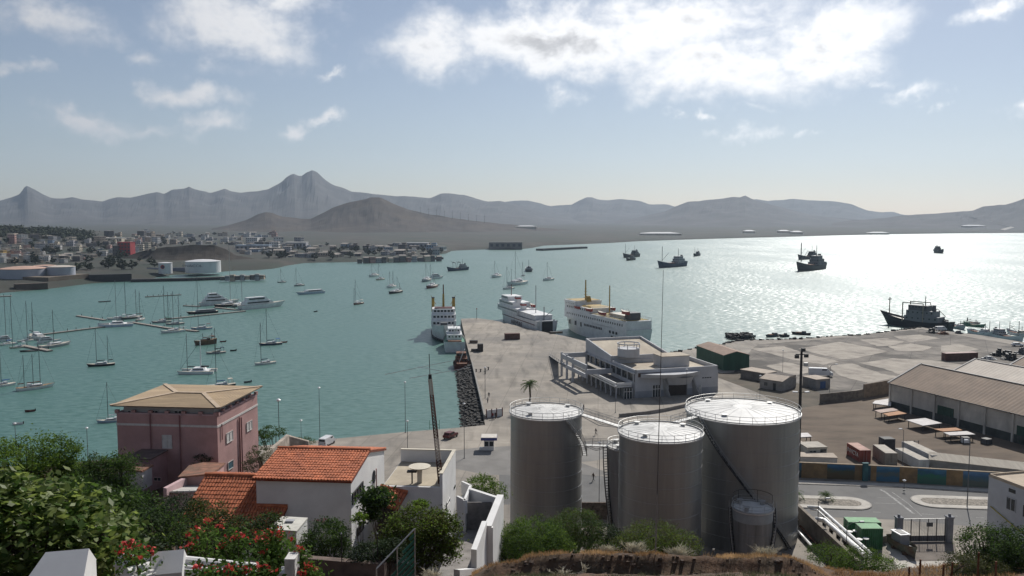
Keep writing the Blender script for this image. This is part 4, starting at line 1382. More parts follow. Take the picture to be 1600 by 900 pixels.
low_wall('dark stained wall across the dirt yard', [(1282, 630), (1340, 624), (1402, 610)], 2.6, M('stained_wall', (0.17, 0.145, 0.12), 0.9, 0.25, 0.8))
low_wall('brown wall joining the long warehouse', [(1350, 622), (1394, 614)], 4.0, M('brown_wall', (0.21, 0.165, 0.125), 0.9, 0.2, 0.8))
low_wall('curved low wall round the terminal forecourt', [(968, 652), (1010, 648), (1040, 643), (1072, 636)], 0.9, M('forecourt_wall', (0.24, 0.22, 0.20), 0.9, 0.15, 0.8))
low_wall('dark stone wall below the road between two tanks', [(880, 812), (1000, 812)], 3.0, M('stone_wall_dark', (0.11, 0.085, 0.07), 0.95, 0.4, 2.0, bump=0.1))
fl = MB()
low_wall('low grey boundary wall of the tank yard beside the gate', [(1378, 850), (1399, 845)], 1.2, wall_grey)

# ------------------------------------------------------------------ painted wall
def mural_material(name, top, mid, low, seed):
	m = bpy.data.materials.new(name)
	m.use_nodes = True
	N, L = m.node_tree.nodes, m.node_tree.links
	b = N['Principled BSDF']; b.inputs['Roughness'].default_value = 0.85
	geo = N.new('ShaderNodeNewGeometry')
	sep = N.new('ShaderNodeSeparateXYZ'); L.new(geo.outputs['Position'], sep.inputs[0])
	nz = N.new('ShaderNodeTexNoise'); nz.inputs['Scale'].default_value = 0.55; nz.inputs['Detail'].default_value = 5; nz.inputs['Distortion'].default_value = 0.6
	mp = N.new('ShaderNodeMapping'); mp.inputs['Location'].default_value = (seed, seed * 2, 0); mp.inputs['Scale'].default_value = (1, 1, 2.2)
	L.new(geo.outputs['Position'], mp.inputs[0]); L.new(mp.outputs[0], nz.inputs['Vector'])
	mul = N.new('ShaderNodeMath'); mul.operation = 'MULTIPLY_ADD'; mul.inputs[1].default_value = 2.4; mul.inputs[2].default_value = -1.2
	L.new(nz.outputs['Fac'], mul.inputs[0])
	add = N.new('ShaderNodeMath'); add.operation = 'ADD'
	mr = N.new('ShaderNodeMapRange'); mr.inputs['From Min'].default_value = QZ; mr.inputs['From Max'].default_value = QZ + 3.1
	L.new(sep.outputs['Z'], mr.inputs['Value'])
	L.new(mr.outputs['Result'], add.inputs[0]);
	sc_ = N.new('ShaderNodeMath'); sc_.operation = 'MULTIPLY'; sc_.inputs[1].default_value = 0.28
	L.new(mul.outputs[0], sc_.inputs[0]); L.new(sc_.outputs[0], add.inputs[1])
	cr = N.new('ShaderNodeValToRGB')
	e = cr.color_ramp.elements
	e[0].position = 0.30; e[0].color = tuple(low) + (1,)
	e[1].position = 0.95; e[1].color = tuple(top) + (1,)
	k = e.new(0.55); k.color = tuple(mid) + (1,)
	k = e.new(0.72); k.color = tuple(0.6 * c for c in top) + (1,)
	L.new(add.outputs[0], cr.inputs['Fac']); L.new(cr.outputs[0], b.inputs['Base Color'])
	return m

mw = thing('painted_wall', 'long ochre wall with blue landscape paintings along the road', 'wall', G(1243, 746, QZ))
ochre = M('ochre_wall', (0.27, 0.175, 0.085), 0.9, 0.18, 0.7, (0.17, 0.12, 0.07))
Pm = [(1190, 744), (1243, 746), (1252, 746.4), (1292, 748), (1335, 750), (1352, 750.8), (1360, 751.2), (1369, 751.7), (1405, 753.4), (1433, 755.2), (1478, 758), (1504, 759.6), (1560, 763), (1600, 766), (1680, 772)]
Bl = (0.05, 0.14, 0.25)
kinds = [None, ('a', Bl, (0.05, 0.12, 0.16), (0.04, 0.05, 0.05)), None, ('b', Bl, (0.07, 0.09, 0.06), (0.10, 0.075, 0.04)), None, ('c', (0.04, 0.12, 0.15), (0.04, 0.10, 0.13), (0.04, 0.08, 0.1)), None, ('d', (0.07, 0.20, 0.33), (0.10, 0.13, 0.12), (0.05, 0.14, 0.22)), None, ('e', (0.06, 0.18, 0.29), (0.03, 0.15, 0.09), (0.05, 0.13, 0.10)), None, ('f', (0.10, 0.20, 0.34), (0.06, 0.12, 0.16), (0.10, 0.12, 0.10)), None, ('g', Bl, (0.05, 0.12, 0.10), (0.05, 0.06, 0.05))]
for i, (p, q) in enumerate(zip(Pm, Pm[1:])):
	a, c = G(*p, QZ), G(*q, QZ)
	k = kinds[i]
	b = MB(); b.wall(a, c, QZ - .1, QZ + 3.0, 0.35)
	if k is None:
		wb(b, 'plain_panel', ochre, mw)
	else:
		wb(b, 'painted_panel', mural_material('mural_' + k[0], k[1], k[2], k[3], 1.7 * i), mw)
b = MB()
for p, q in zip(Pm, Pm[1:]):
	a, c = G(*p, QZ), G(*q, QZ)
	n = Vector((-(c - a).y, (c - a).x, 0)).normalized()
	b.wall(a - n * .06, c - n * .06, QZ + 3.003, QZ + 3.15, 0.47)
wb(b, 'coping', M('coping', (0.34, 0.27, 0.19), 0.9, 0.15, 1), mw)
pp = G(1350.5, 750.6, QZ)
wb(MB().box((pp.x, pp.y - .3, QZ), (1.0, 0.5, 3.5)).box((pp.x, pp.y - .3, QZ + 3.5), (1.2, 0.7, 0.15)), 'gate_pillar', M('teal_paint', (0.05, 0.13, 0.14), 0.8, 0.15, 1), mw)

# ------------------------------------------------------------------ open shelters in the yard
def shelter(label, pts, mat, h=1.7):
	P = [G(x, y, QZ + h) for x, y in pts]
	c = sum(P, Vector()) / 4
	root = thing('shelter', label, 'shelter', (c.x, c.y, QZ), group='flat open shelters on the dirt yard')
	b = MB()
	b.prism([(p.x, p.y) for p in P], QZ + h - .12, QZ + h) if sum(a.x * d.y - d.x * a.y for a, d in zip(P, P[1:] + P[:1])) > 0 else b.prism([(p.x, p.y) for p in P[::-1]], QZ + h - .12, QZ + h)
	wb(b, 'roof_sheet', mat, root)
	for p in P:
		q = p.lerp(c, 0.14)
		wb(MB().box((q.x, q.y, QZ), (0.14, 0.14, h - .12)), 'post', dark_steel, root)
	e = MB()
	for p, q in zip(P, P[1:] + P[:1]):
		e.bar(p.lerp(c, .1) + Vector((0, 0, -.2)), q.lerp(c, .1) + Vector((0, 0, -.2)), 0.1, 0.14)
	wb(e, 'frame', dark_steel, root)

sh_w = M('sheet_white', (0.58, 0.55, 0.53), 0.75, 0.08, 0.8, (0.47, 0.44, 0.42))
sh_o = M('sheet_orange', (0.40, 0.20, 0.095), 0.8, 0.12, 0.8)
sh_p = M('sheet_pink', (0.42, 0.32, 0.27), 0.8, 0.1, 0.8)
shelter('white shelter against the corner of the long warehouse', [(1363, 630), (1392, 634), (1393, 622), (1367, 626)], sh_w)
shelter('pinkish shelter next to the white one by the warehouse corner', [(1376, 645), (1404, 641), (1396, 637), (1366, 641)], sh_p)
shelter('orange-brown shelter overlapping the pinkish one', [(1388, 650), (1417, 646), (1404, 642), (1380, 646)], sh_o)
shelter('large white shelter in the middle of the row before the warehouse', [(1442, 665), (1472, 661), (1446, 653), (1416, 656)], sh_w)
shelter('orange shelter behind the last white one', [(1474, 674), (1504, 672), (1494, 668), (1459, 670)], sh_o)
shelter('narrow white shelter at the right end of the row', [(1484, 680), (1524, 678.5), (1511, 673.5), (1474, 675.5)], sh_w)
shelter('small white shelter peeping out behind the widest tank', [(1236, 684), (1269, 682), (1262, 676), (1236, 677)], sh_w)
# ------------------------------------------------------------------ foreground houses
wall_white = M('house_white', (0.72, 0.71, 0.69), 0.85, 0.05, 0.6, (0.60, 0.59, 0.57), mask=(0.55, 0.8))
tile_m = M('roof_tile_orange', (0.44, 0.135, 0.060), 0.8, 0.22, 1.6, (0.30, 0.09, 0.045), mask=(0.5, 0.75))
tile_dark = M('roof_tile_under', (0.20, 0.055, 0.03), 0.9, 0.2, 1.5)
glass_m = M('dark_window', (0.03, 0.035, 0.04), 0.25, 0.1, 1.0, spec=0.5)
pinkw = M('pink_wall', (0.43, 0.262, 0.245), 0.9, 0.10, 0.5, (0.35, 0.215, 0.20), mask=(0.48, 0.75))
pinkl = M('pink_wall_pale', (0.46, 0.32, 0.32), 0.9, 0.08, 0.5)
shutter = M('shutter_white', (0.55, 0.53, 0.50), 0.8, 0.08, 2.0)
terrace = M('terrace_floor', (0.47, 0.41, 0.31), 0.9, 0.12, 0.8, (0.36, 0.31, 0.24))
Z3 = lambda z: Vector((0, 0, z))

def tile_roof(root, e0, e1, r1, r0, name='roof_tiles', tw=0.225, tl=0.40, mat=None):
	"""rows of barrel tiles between the eave e0-e1 and the ridge r0-r1, on a solid under-slab"""
	e0, e1, r0, r1 = map(Vector, (e0, e1, r0, r1))
	nrm = (e1 - e0).cross(r0 - e0).normalized()
	sl = MB(); sl.sheet(e0, e1, r1, r0, 0.14)
	slab = wb(sl, 'roof_slab', tile_dark, root)
	nc = max(2, int((e1 - e0).length / tw)); nr = max(2, int((r0 - e0).length / tl))
	b = MB()
	for i in range(nc):
		for j in range(nr):
			u = (i + 0.5) / nc
			lo, hi = j / nr, min(1.0, (j + 1.12) / nr)
			pe = e0.lerp(e1, u); pr = r0.lerp(r1, u)
			side = ((e1 - e0) / nc).lerp((r1 - r0) / nc, lo) * 0.5
			p, q = pe.lerp(pr, lo), pe.lerp(pr, hi)
			jit = random.uniform(-.012, .012)
			rows = []
			for pt, lift in ((p, 0.055 + jit), (q, 0.012 + jit)):
				row = []
				for k in range(5):
					a = math.pi * k / 4
					row.append(pt - side * math.cos(a) * 0.92 + nrm * (lift + 0.072 * math.sin(a)))
				rows.append(row)
			b.grid(rows)
			o = len(b.v)
			b.add([p - side * .92 + nrm * 0.02] + rows[0] + [p + side * .92 + nrm * .02], [(0, 1, 2, 3, 4, 5, 6)])
	t = wb(b, name, mat or tile_m, root)
	t['kind'] = 'stuff'
	rg = MB(); rg.tube([r0 + nrm * .05, r1 + nrm * .05], 0.15, 8)
	wb(rg, 'ridge_tiles', mat or tile_m, root)
	return t

def opening(root, name, P, d, px0, py0, px1, py1, mat, off=0.05, frame=None, bars=(1, 0), zpair=None):
	"""flat opening on the upright plane through P along d, spanned by two pixels"""
	a = ON(px0, py0, P, d); c = ON(px1, py1, P, d)
	a2 = Vector((c.x, c.y, a.z)); c2 = Vector((a.x, a.y, c.z))
	# outward normal points to the camera side
	n = Vector((d[1], -d[0], 0)).normalized()
	if n.dot(Vector((0, 0, CAMZ)) - a) < 0:
		n = -n
	dd = (a2 - a).normalized()
	lo, hi = min(a.z, c.z), max(a.z, c.z)
	A, B = Vector((a.x, a.y, 0)), Vector((c.x, c.y, 0))
	if (B - A).cross(Z3(1)).dot(n) < 0:
		A, B = B, A
	b = MB()
	b.sheet(A + n * off + Z3(lo), B + n * off + Z3(lo), B + n * off + Z3(hi), A + n * off + Z3(hi), off + 0.02)
	o = wb(b, name, mat, root)
	if frame:
		f = MB()
		w_ = 0.06
		dv = (B - A).normalized()
		nb = bars[0]
		for k in range(nb + 2):
			m_ = A.lerp(B, k / (nb + 1)) + n * (off + .02)
			f.bar(m_ + Z3(lo), m_ + Z3(hi), w_, 0.05)
		for k in range(bars[1] + 2):
			zz = lo + (hi - lo) * k / (bars[1] + 1)
			f.bar(A + n * (off + .025) + Z3(zz), B + n * (off + .025) + Z3(zz), 0.05, w_)
		wb(f, 'frame', frame, o)
	return o

def white_house():
	A = AT(548, 749, 58.0)
	Lc = G(400, 745, A.z)
	d = (A - Lc); d.z = 0; d.normalize()
	n = Vector((-d.y, d.x, 0))
	root = thing('white_house', 'white house with orange tiled roofs and a roof terrace on the slope', 'house', (A.x, A.y, 29.0))
	rid = ON(576, 704, A, n)
	bk = ON(600, 701, A, n)
	sr, sb = (rid - A).dot(n), (bk - A).dot(n)
	zb = 28.0
	LL = (A - Lc).length
	wl = MB()
	zE = A.z - 0.1
	pts = [Lc, A, A + n * sb, Lc + n * sb]
	wl.prism([(p.x, p.y) for p in pts], zb, [zE, zE, bk.z - .1, bk.z - .1], cap=False)
	for base in (A, Lc):
		p, q, g_ = base, base + n * sb, base + n * sr
		wl.add([(p.x, p.y, zE), (q.x, q.y, bk.z - .1), (g_.x, g_.y, rid.z - .12)], [(0, 1, 2)])
	wb(wl, 'wall', wall_white, root)
	ov = d * 0.12
	e0 = Lc - ov * 2 - n * 0.25; e1 = A + ov - n * 0.25
	slope = (rid.z - zE) / sr
	e0z, e1z = zE - 0.25 * slope + .06, zE - .25 * slope + .06
	r0, r1 = Lc - ov * 2 + n * sr, A + ov + n * sr
	up = lambda p, z: Vector((p.x, p.y, z))
	tile_roof(root, up(e0, e0z), up(e1, e1z), up(r1, rid.z), up(r0, rid.z))
	k0, k1 = Lc - ov * 2 + n * (sb + .4), A + ov + n * (sb + .4)
	bs = (bk.z - rid.z) / (sb - sr)
	tile_roof(root, up(k1, bk.z + bs * .4), up(k0, bk.z + bs * .4), up(r0, rid.z), up(r1, rid.z), tw=0.26)
	# windows on the sunlit right wall, round window, pipe
	opening(root, 'window', A, n, 550, 789, 566, 752, glass_m, frame=dark_steel, bars=(3, 0))
	opening(root, 'window', A, n, 557.5, 838, 567, 812, glass_m, frame=dark_steel, bars=(1, 0))
	rw = ON(583.5, 745, A, n)
	nv = Vector((d.x, d.y, 0))
	b = MB(); ringp = [(n * (0.32 * math.cos(t)) + Z3(0.5 * math.sin(t))) + rw + nv * 0.05 for t in [R(30 * i) for i in range(12)]]
	b.add(ringp, [tuple(range(12))])
	b.tube(ringp, 0.05, 5, closed=True)
	wb(b, 'round_window', glass_m, root)
	pp = ON(586, 732, A, n) + nv * .1
	pq = ON(587, 765, A, n) + nv * .1
	wb(MB().tube([pp, up(pp, pq.z)], 0.05, 6), 'downpipe', M('pink_pipe', (0.45, 0.27, 0.25), 0.7, 0.1, 1), root)
	# lower wing with its own tiled roof, projecting towards the viewer
	fz = ON(403, 790, Lc, d).z
	k = 0.466
	Yw = Lc.y
	def wing(px, py):                        # ray meets the wing's roof plane
		r = ray(px, py)
		# z = fz - k * (distance in front of the front wall)
		q0 = Lc
		den = r.z - k * Vector((r.x, r.y, 0)).dot(n)
		t = (fz - CAMZ - k * Vector((q0.x, q0.y, 0)).dot(n)) / den
		return Vector((t * r.x, t * r.y, CAMZ + t * r.z))
	a0, a1 = wing(321, 742), wing(402, 744.5)
	b0 = wing(292, 806); b1 = wing(398, 812)
	s_t = (a0 - Lc).dot(d); s_e = (b0 - Lc).dot(d)
	dep = min((b0 - Lc).dot(n), (b1 - Lc).dot(n))
	ridge_n = (a0 - Lc).dot(n)
	W = lambda s, t: Vector((Lc.x + d.x * s + n.x * t, Lc.y + d.y * s + n.y * t, fz + k * t))
	tile_roof(root, W(s_t, -2.6), W(-.02, -2.6), W(-.02, ridge_n), W(s_t, ridge_n))
	tile_roof(root, W(0, -2.6), W(2.3, -2.6), W(2.3, -.02), W(0, -.02))
	wl = MB()
	P4 = [W(s_t + .1, -2.4), W(2.2, -2.4), W(2.2, -.1), W(-.05, -.1), W(-.05, ridge_n), W(s_t + .1, ridge_n)]
	wl.prism([(p.x, p.y) for p in P4], [zb] * 6, [p.z - .16 for p in P4])
	wb(wl, 'wing_wall', wall_white, root)
	bk2 = MB(); e_a, e_b = W(s_t, ridge_n), W(-.02, ridge_n)
	tile_roof(root, up(e_b + n * 1.6, e_b.z - .35), up(e_a + n * 1.6, e_a.z - .35), e_a, e_b, tw=0.26)
	# flat-roofed block with the terrace
	zf = 34.35
	F1 = AT(691.5, 762, 62.0)
	zf = F1.z
	hit = ON(598, 759.5, F1, d)
	F0 = hit
	Bk1 = ON(712, 722, F1, n)
	dt = (Bk1 - F1).dot(n)
	fl = MB()
	q = [F0, F1, F1 + n * dt, F0 + n * dt]
	fl.prism([(p.x, p.y) for p in q], zb - 2, zf)
	wb(fl, 'terrace_block', wall_white, root)
	t_ = MB(); i_ = 0.22
	q2 = [F0 + d * .05 + n * .25, F1 - d * i_ + n * .25, F1 - d * i_ + n * (dt - i_), F0 + d * .05 + n * (dt - i_)]
	t_.prism([(p.x, p.y) for p in q2], zf, zf + 0.03)
	wb(t_, 'terrace_floor', terrace, root)
	pr = MB()
	pr.wall(q[1], q[2], zf + .001, zf + 1.05, 0.22)
	pr.wall(q[2] - d * .22, q[3], zf + .001, zf + 1.05, 0.22)
	wb(pr, 'parapet', wall_white, root)
	cp = MB()
	cp.wall(q[1] - d * -.03, q[2] + d * .03, zf + 1.052, zf + 1.12, 0.28)
	cp.wall(q[2] - d * .252, q[3], zf + 1.052, zf + 1.12, 0.28)
	wb(cp, 'coping', M('coping_cream', (0.60, 0.55, 0.45), 0.85, 0.08, 1), root)
	ch = ON(656, 758, F1 + n * 1.0, d)
	c = MB(); c.box((ch.x, ch.y, zf), (0.36, 0.36, 1.25)); c.cone((ch.x, ch.y, zf + 1.25), 0.8, 0.86, 0.08, 20)
	wb(c, 'chimney', M('coping_cream', (0.60, 0.55, 0.45)), root)
	tb = ON(644, 757, F1 + n * .7, d)
	c = MB(); c.box((tb.x, tb.y, zf), (0.10, 0.10, 0.95)); c.box((tb.x, tb.y, zf + .95), (0.75, 0.5, 0.10))
	wb(c, 'vent_box', dark_steel, root)
	opening(root, 'window', F1, n, 697, 793, 701.5, 777, glass_m, frame=wall_white, bars=(0, 0))
	opening(root, 'window', F1, n, 709, 765, 711, 757, glass_m)
	# porch roof on the front of the block
	p0, p1 = ON(594, 762, F0, d), ON(637, 772, F0, d)
	tile_roof(root, AT(590, 786, 60.2), AT(622, 797, 60.2), up(p1, p1.z + .1), up(p0, p0.z + .1), tw=0.2, tl=0.3)
	o = MB(); dp = ON(605, 806, F0, d); o.box((dp.x, dp.y - .1, zb), (1.5, 0.15, dp.z - zb + 1.0))
	wb(o, 'door', M('door_dark', (0.03, 0.022, 0.018), 0.6, 0.1, 1), root)
	# balcony at the right and the boundary walls stepping down the slope
	bA = AT(713, 787, 61.0); bz = AT(713, 775, 61.0).z
	bB = AT(727, 775, 60.0)
	q = [up(bA, 0), up(bB, 0), up(bB + n * 3.6, 0), up(bA + n * 3.6, 0)]
	bb = MB(); bb.prism([(p.x, p.y) for p in q], zb - 2, bz - 1.0)
	wb(bb, 'balcony_block', wall_white, root)
	bp = MB()
	for i in range(3):
		bp.wall(q[i], q[i + 1], bz - .998, bz, 0.18)
	wb(bp, 'balcony_parapet', wall_white, root)
	wb(MB().prism([(p.x, p.y) for p in (q[0] + d * .2 + n * .2, q[1] - d * .2 + n * .2, q[2] - d * .2 - n * .2, q[3] + d * .2 - n * .2)], bz - .998, bz - .96), 'balcony_floor', terrace, root)
	f = AT(787, 773, 60.5); g_ = AT(768, 822, 54.2)
	zt = f.z
	bw_ = MB()
	h_ = Vector((f.x, f.y, 0)); j_ = Vector((g_.x, g_.y, 0))
	bw_.wall(j_, h_, 22, zt, 0.5)
	wb(bw_, 'boundary_wall', wall_white, root)
	l2 = AT(737, 764, 62.5)
	bw_ = MB(); bw_.wall(h_ - (h_ - j_).normalized() * .3, up(l2, 0), 24, zt - .15, 0.3)
	wb(bw_, 'rear_wall', wall_white, root)
	s1, s2, s3 = AT(753, 814, 54.4), AT(736, 858, 49.8), AT(709, 888, 46.2)
	bw_ = MB()
	bw_.prism([(s2.x, s2.y), (s2.x + .35, s2.y - .1), (s1.x + .35, s1.y), (s1.x, s1.y)], 26, [s2.z, s2.z, s1.z, s1.z])
	bw_.prism([(s3.x, s3.y), (s3.x + .35, s3.y - .1), (s2.x + .35, s2.y - .101), (s2.x, s2.y - .001)], 26, [s3.z - .05, s3.z - .05, s2.z - 1.2, s2.z - 1.2])
	wb(bw_, 'stair_wall', wall_white, root)
	lw = MB(); gq = AT(785, 800, 58); lw.wall((s1.x + .36, s1.y - .2), (j_.x + .1, j_.y + .02), 26, s1.z - .4, 0.3)
	wb(lw, 'link_wall', wall_white, root)
	# yard floor between the walls and a dark door beyond
	yf = MB(); yp = [s2, s1, f, l2]
	yf.prism([(s2.x - 2.6, s2.y), (s2.x, s2.y), (s1.x, s1.y), (f.x, f.y), (l2.x, l2.y), (l2.x - 1.2, l2.y - 3)], 26, zt - 2.7)
	wb(yf, 'yard_floor', M('yard_shade', (0.26, 0.24, 0.22), 0.9, 0.2, 1), root)
	o = MB(); dv = AT(748, 800, 60.6); o.box((dv.x, dv.y, zt - 2.7), (2.1, 0.1, 2.1))
	wb(o, 'shutter_door', M('shutter_grey', (0.20, 0.19, 0.18), 0.7, 0.2, 2), root)
	return root, F1, zf, n, d

wh_root, wh_F1, wh_zf, wh_n, wh_d = white_house()

# lattice mast with a wire aerial on the terrace
def lattice_mast():
	base = AT(689, 755, 63.0); base.z = wh_zf
	top = AT(672, 592, 63.0)
	root = thing('radio_mast', 'tall red and white lattice radio mast on the house terrace', 'mast', base)
	red, wht = M('mast_red', (0.16, 0.05, 0.035), 0.7, 0.15, 2), M('mast_white', (0.42, 0.36, 0.31), 0.7, 0.1, 2)
	ax = top - base
	n = 34
	w0, w1 = 0.34, 0.22
	secs = [(0, 7, red), (7, 14, wht), (14, 20, red), (20, 27, red), (27, 30, wht), (30, 34, wht)]
	secs = [(0, 8, M('mast_dark', (0.085, 0.035, 0.026), 0.7, 0.15, 2)), (8, 15, wht), (15, 22, M('mast_dark', (0.05, 0.028, 0.022))), (22, 29, red), (29, 34, wht)]
	def corner(i, k):
		t = i / n
		w = w0 + (w1 - w0) * t
		p = base + ax * t
		return p + Vector(((-.5, .5, .5, -.5)[k] * w, (-.5, -.5, .5, .5)[k] * w, 0))
	for a, c, m_ in secs:
		b = MB()
		for k in range(4):
			b.tube([corner(a, k), corner(c, k)], 0.036, 4)
		for i in range(a, c):
			for k in range(4):
				b.tube([corner(i, k), corner(i + 1, (k + 1) % 4)], 0.026, 3)
				b.tube([corner(i, k), corner(i, (k + 1) % 4)], 0.026, 3)
		wb(b, 'lattice_section', m_, root)
	hd = MB()
	hd.cone((top.x, top.y, top.z), 0.14, 0.12, 0.35, 8)
	tip = AT(670.5, 553, 63.0)
	hd.tube([top, tip], 0.03, 5)
	wb(hd, 'rotor', dark_steel, root)
	ae = MB()
	c0 = AT(671, 576, 63.0)
	for (pa, pb, ya, yb) in (((735, 574), (640, 591), 60.5, 65.0), ((710, 563), (602, 585), 66.0, 67.5), ((653, 573), (690, 580), 64.4, 61.5)):
		ae.tube([AT(*pa, ya), AT(*pb, yb)], 0.017, 4)
	wb(ae, 'aerial', M('aerial_alu', (0.6, 0.6, 0.6), 0.4, 0.05, 1, metal=0.4), root)

lattice_mast()

# pink house
def pink_house():
	B = AT(339, 650, 92.0)
	L0 = G(182, 646, B.z)
	d = (B - L0); d.z = 0; W = d.length; d.normalize()
	n = Vector((-d.y, d.x, 0))
	D = (ON(402, 622, B, n) - B).dot(n)
	zb, zt = 21.0, B.z
	up = lambda p, z: Vector((p.x, p.y, z))
	root = thing('pink_house', 'square pink house with a tan hipped roof and white shutters', 'house', (B.x, B.y, zb))
	Q = [up(L0, 0), up(B, 0), up(B + n * D, 0), up(L0 + n * D, 0)]
	band = ON(339, 667, B, n).z
	wl = MB(); wl.prism([(p.x, p.y) for p in Q], zb, zt)
	w_o = wb(wl, 'wall', pinkw, root)
	o = 0.06
	Qo = [Q[0] + (-d - n) * o, Q[1] + (d - n) * o, Q[2] + (d + n) * o, Q[3] + (-d + n) * o]
	bd = MB(); bd.prism([(p.x, p.y) for p in Qo], band - .12, band + .12)
	wb(bd, 'white_band', shutter, root)
	# attic storey set back, crenellated parapet
	s = 0.55
	Qi = [Q[0] + (d + n) * s, Q[1] + (-d + n) * s, Q[2] + (-d - n) * s, Q[3] + (d - n) * s]
	at = MB(); at.prism([(p.x, p.y) for p in Qi], zt - .3, zt + 1.05)
	wb(at, 'attic', M('attic_wall', (0.44, 0.42, 0.40), 0.85, 0.08, 0.6), root)
	pm = MB()
	for i, cnt in ((0, 7), (1, 7)):
		p, q = Q[i], Q[(i + 1) % 4]
		for k in range(cnt):
			c = p.lerp(q, k / (cnt - 1)) + (n if i == 0 else -d) * 0.16
			pm = MB().box((c.x, c.y, zt + .001), (0.46, 0.32, 0.42), math.atan2((q - p).y, (q - p).x))
			wb(pm, 'merlon', pinkw, root)
	pl = MB()
	for i in range(4):
		pl.wall(Q[i], Q[(i + 1) % 4], zt + .0005, zt + .14, 0.3)
	wb(pl, 'parapet', pinkl, root)
	for px0, px1 in ((200, 210.5), (237, 247.5), (273, 284.5)):
		opening(root, 'attic_window', Qi[0], d, px0, 648.5, px1, 641.5, glass_m, frame=shutter, bars=(1, 0))
	# roof
	oh = 0.45
	Qr = [Q[0] + (-d - n) * oh, Q[1] + (d - n) * oh, Q[2] + (d + n) * oh, Q[3] + (-d + n) * oh]
	ze = zt + 1.0
	m0 = (Q[0] + Q[3]) / 2 + d * W * .36
	m1 = (Q[1] + Q[2]) / 2 - d * W * .36
	zr = AT(290, 609.5, 97.5).z - .5
	rm = M('pink_house_roof', (0.42, 0.315, 0.20), 0.85, 0.10, 0.8, (0.34, 0.25, 0.165), stretch=(0.5, 2, 2))
	faces = [(Qr[0], Qr[1], m1, m0), (Qr[1], Qr[2], m1), (Qr[2], Qr[3], m0, m1), (Qr[3], Qr[0], m0)]
	for f in faces:
		r = MB()
		lo = [up(p, ze) if i < 2 else up(p, zr) for i, p in enumerate(f)]
		# courses of sheeting, each lapping the one below
		nn_ = 14
		for k in range(nn_):
			t0, t1 = k / nn_, (k + 1.15) / nn_
			A0, B0 = lo[0].lerp(lo[3] if len(f) == 4 else lo[2], t0), lo[1].lerp(lo[2], t0)
			t1 = min(t1, 1)
			A1, B1 = lo[0].lerp(lo[3] if len(f) == 4 else lo[2], t1), lo[1].lerp(lo[2], t1)
			r.add([A0 + Z3(.05), B0 + Z3(.05), B1 + Z3(.005), A1 + Z3(.005), A0 - Z3(.02), B0 - Z3(.02)], [(0, 1, 2, 3), (4, 5, 1, 0)])
		wb(r, 'roof_slope', rm, root)
	hp = MB()
	for a, c in ((Qr[0], m0), (Qr[1], m1), (Qr[2], m1), (Qr[3], m0)):
		hp.bar(up(a, ze + .07), up(c, zr + .07), 0.5, 0.10)
	hp.bar(up(m0, zr + .08), up(m1, zr + .08), 0.55, 0.12)
	wb(hp, 'hip_cap', M('hip_cap', (0.46, 0.36, 0.26), 0.85, 0.1, 1), root)
	ev = MB(); ev.prism([(p.x, p.y) for p in Qr], ze - .10, ze - .02)
	wb(ev, 'eave', M('eave_dark', (0.16, 0.12, 0.09), 0.9, 0.2, 1), root)
	# shutters, pipes, blue window
	opening(root, 'shutter', Q[0], d, 254.5, 700, 268.5, 680, shutter, frame=shutter, bars=(1, 0))
	opening(root, 'shutter', B, n, 353.5, 693, 363, 672, shutter, frame=shutter, bars=(1, 0))
	opening(root, 'shutter', B, n, 385, 675, 393, 656, shutter, frame=shutter, bars=(1, 0))
	opening(root, 'window', B, n, 356, 735, 363.5, 718, M('blue_glass', (0.08, 0.15, 0.19), 0.3, 0.1, 1, spec=0.5), frame=shutter, bars=(0, 0))
	for px, m_ in ((235, pinkw), (281, pinkw)):
		p0 = ON(px, 650, Q[0], d) - n * .12
		wb(MB().tube([up(p0, zt), up(p0, zb)], 0.07, 6), 'downpipe', M('pink_pipe_dark', (0.22, 0.11, 0.11), 0.8, 0.1, 1), root)
	for px in (372.5, 375.5):
		p0 = ON(px, 652, B, n) + d * .12
		wb(MB().tube([up(p0, p0.z), up(p0, zb)], 0.08, 6), 'downpipe', M('pink_pipe_dark', (0.22, 0.11, 0.11)), root)
	p0 = ON(345.5, 662, B, n) + d * .1; p1 = ON(346, 687, B, n) + d * .1
	wb(MB().tube([p0, up(p0, p1.z)], 0.05, 6), 'downpipe', M('pink_pipe_dark', (0.22, 0.11, 0.11)), root)
	# annexe on the front
	x0 = ON(226, 740, Q[0], d); x1 = ON(262, 740, Q[0], d)
	zt2 = AT(240, 717, 88).z
	an = MB(); c0, c1 = up(x0, 0), up(x1, 0)
	an.prism([((c0 - n * 3.6).x, (c0 - n * 3.6).y), ((c1 - n * 3.6).x, (c1 - n * 3.6).y), (c1.x, c1.y), (c0.x, c0.y)], zb, zt2 - .4)
	wb(an, 'annexe', M('annexe_pink', (0.33, 0.20, 0.20), 0.9, 0.1, 0.8), root)
	wb(MB().prism([((c0 - n * 3.8 - d * .2).x, (c0 - n * 3.8 - d * .2).y), ((c1 - n * 3.8 + d * .2).x, (c1 - n * 3.8 + d * .2).y), ((c1 + d * .2).x, (c1 + d * .2).y - .1), ((c0 - d * .2).x, (c0 - d * .2).y - .1)], zt2 - .4, zt2 - .25), 'annexe_roof', M('annexe_roof', (0.14, 0.10, 0.09), 0.9, 0.2, 1), root)
	opening(root, 'annexe_window', c0 - n * 3.6, d, 241, 751, 252, 746, glass_m, frame=pinkl)
	return root, Q, n, d

pk_root, pk_Q, pk_n, pk_d = pink_house()

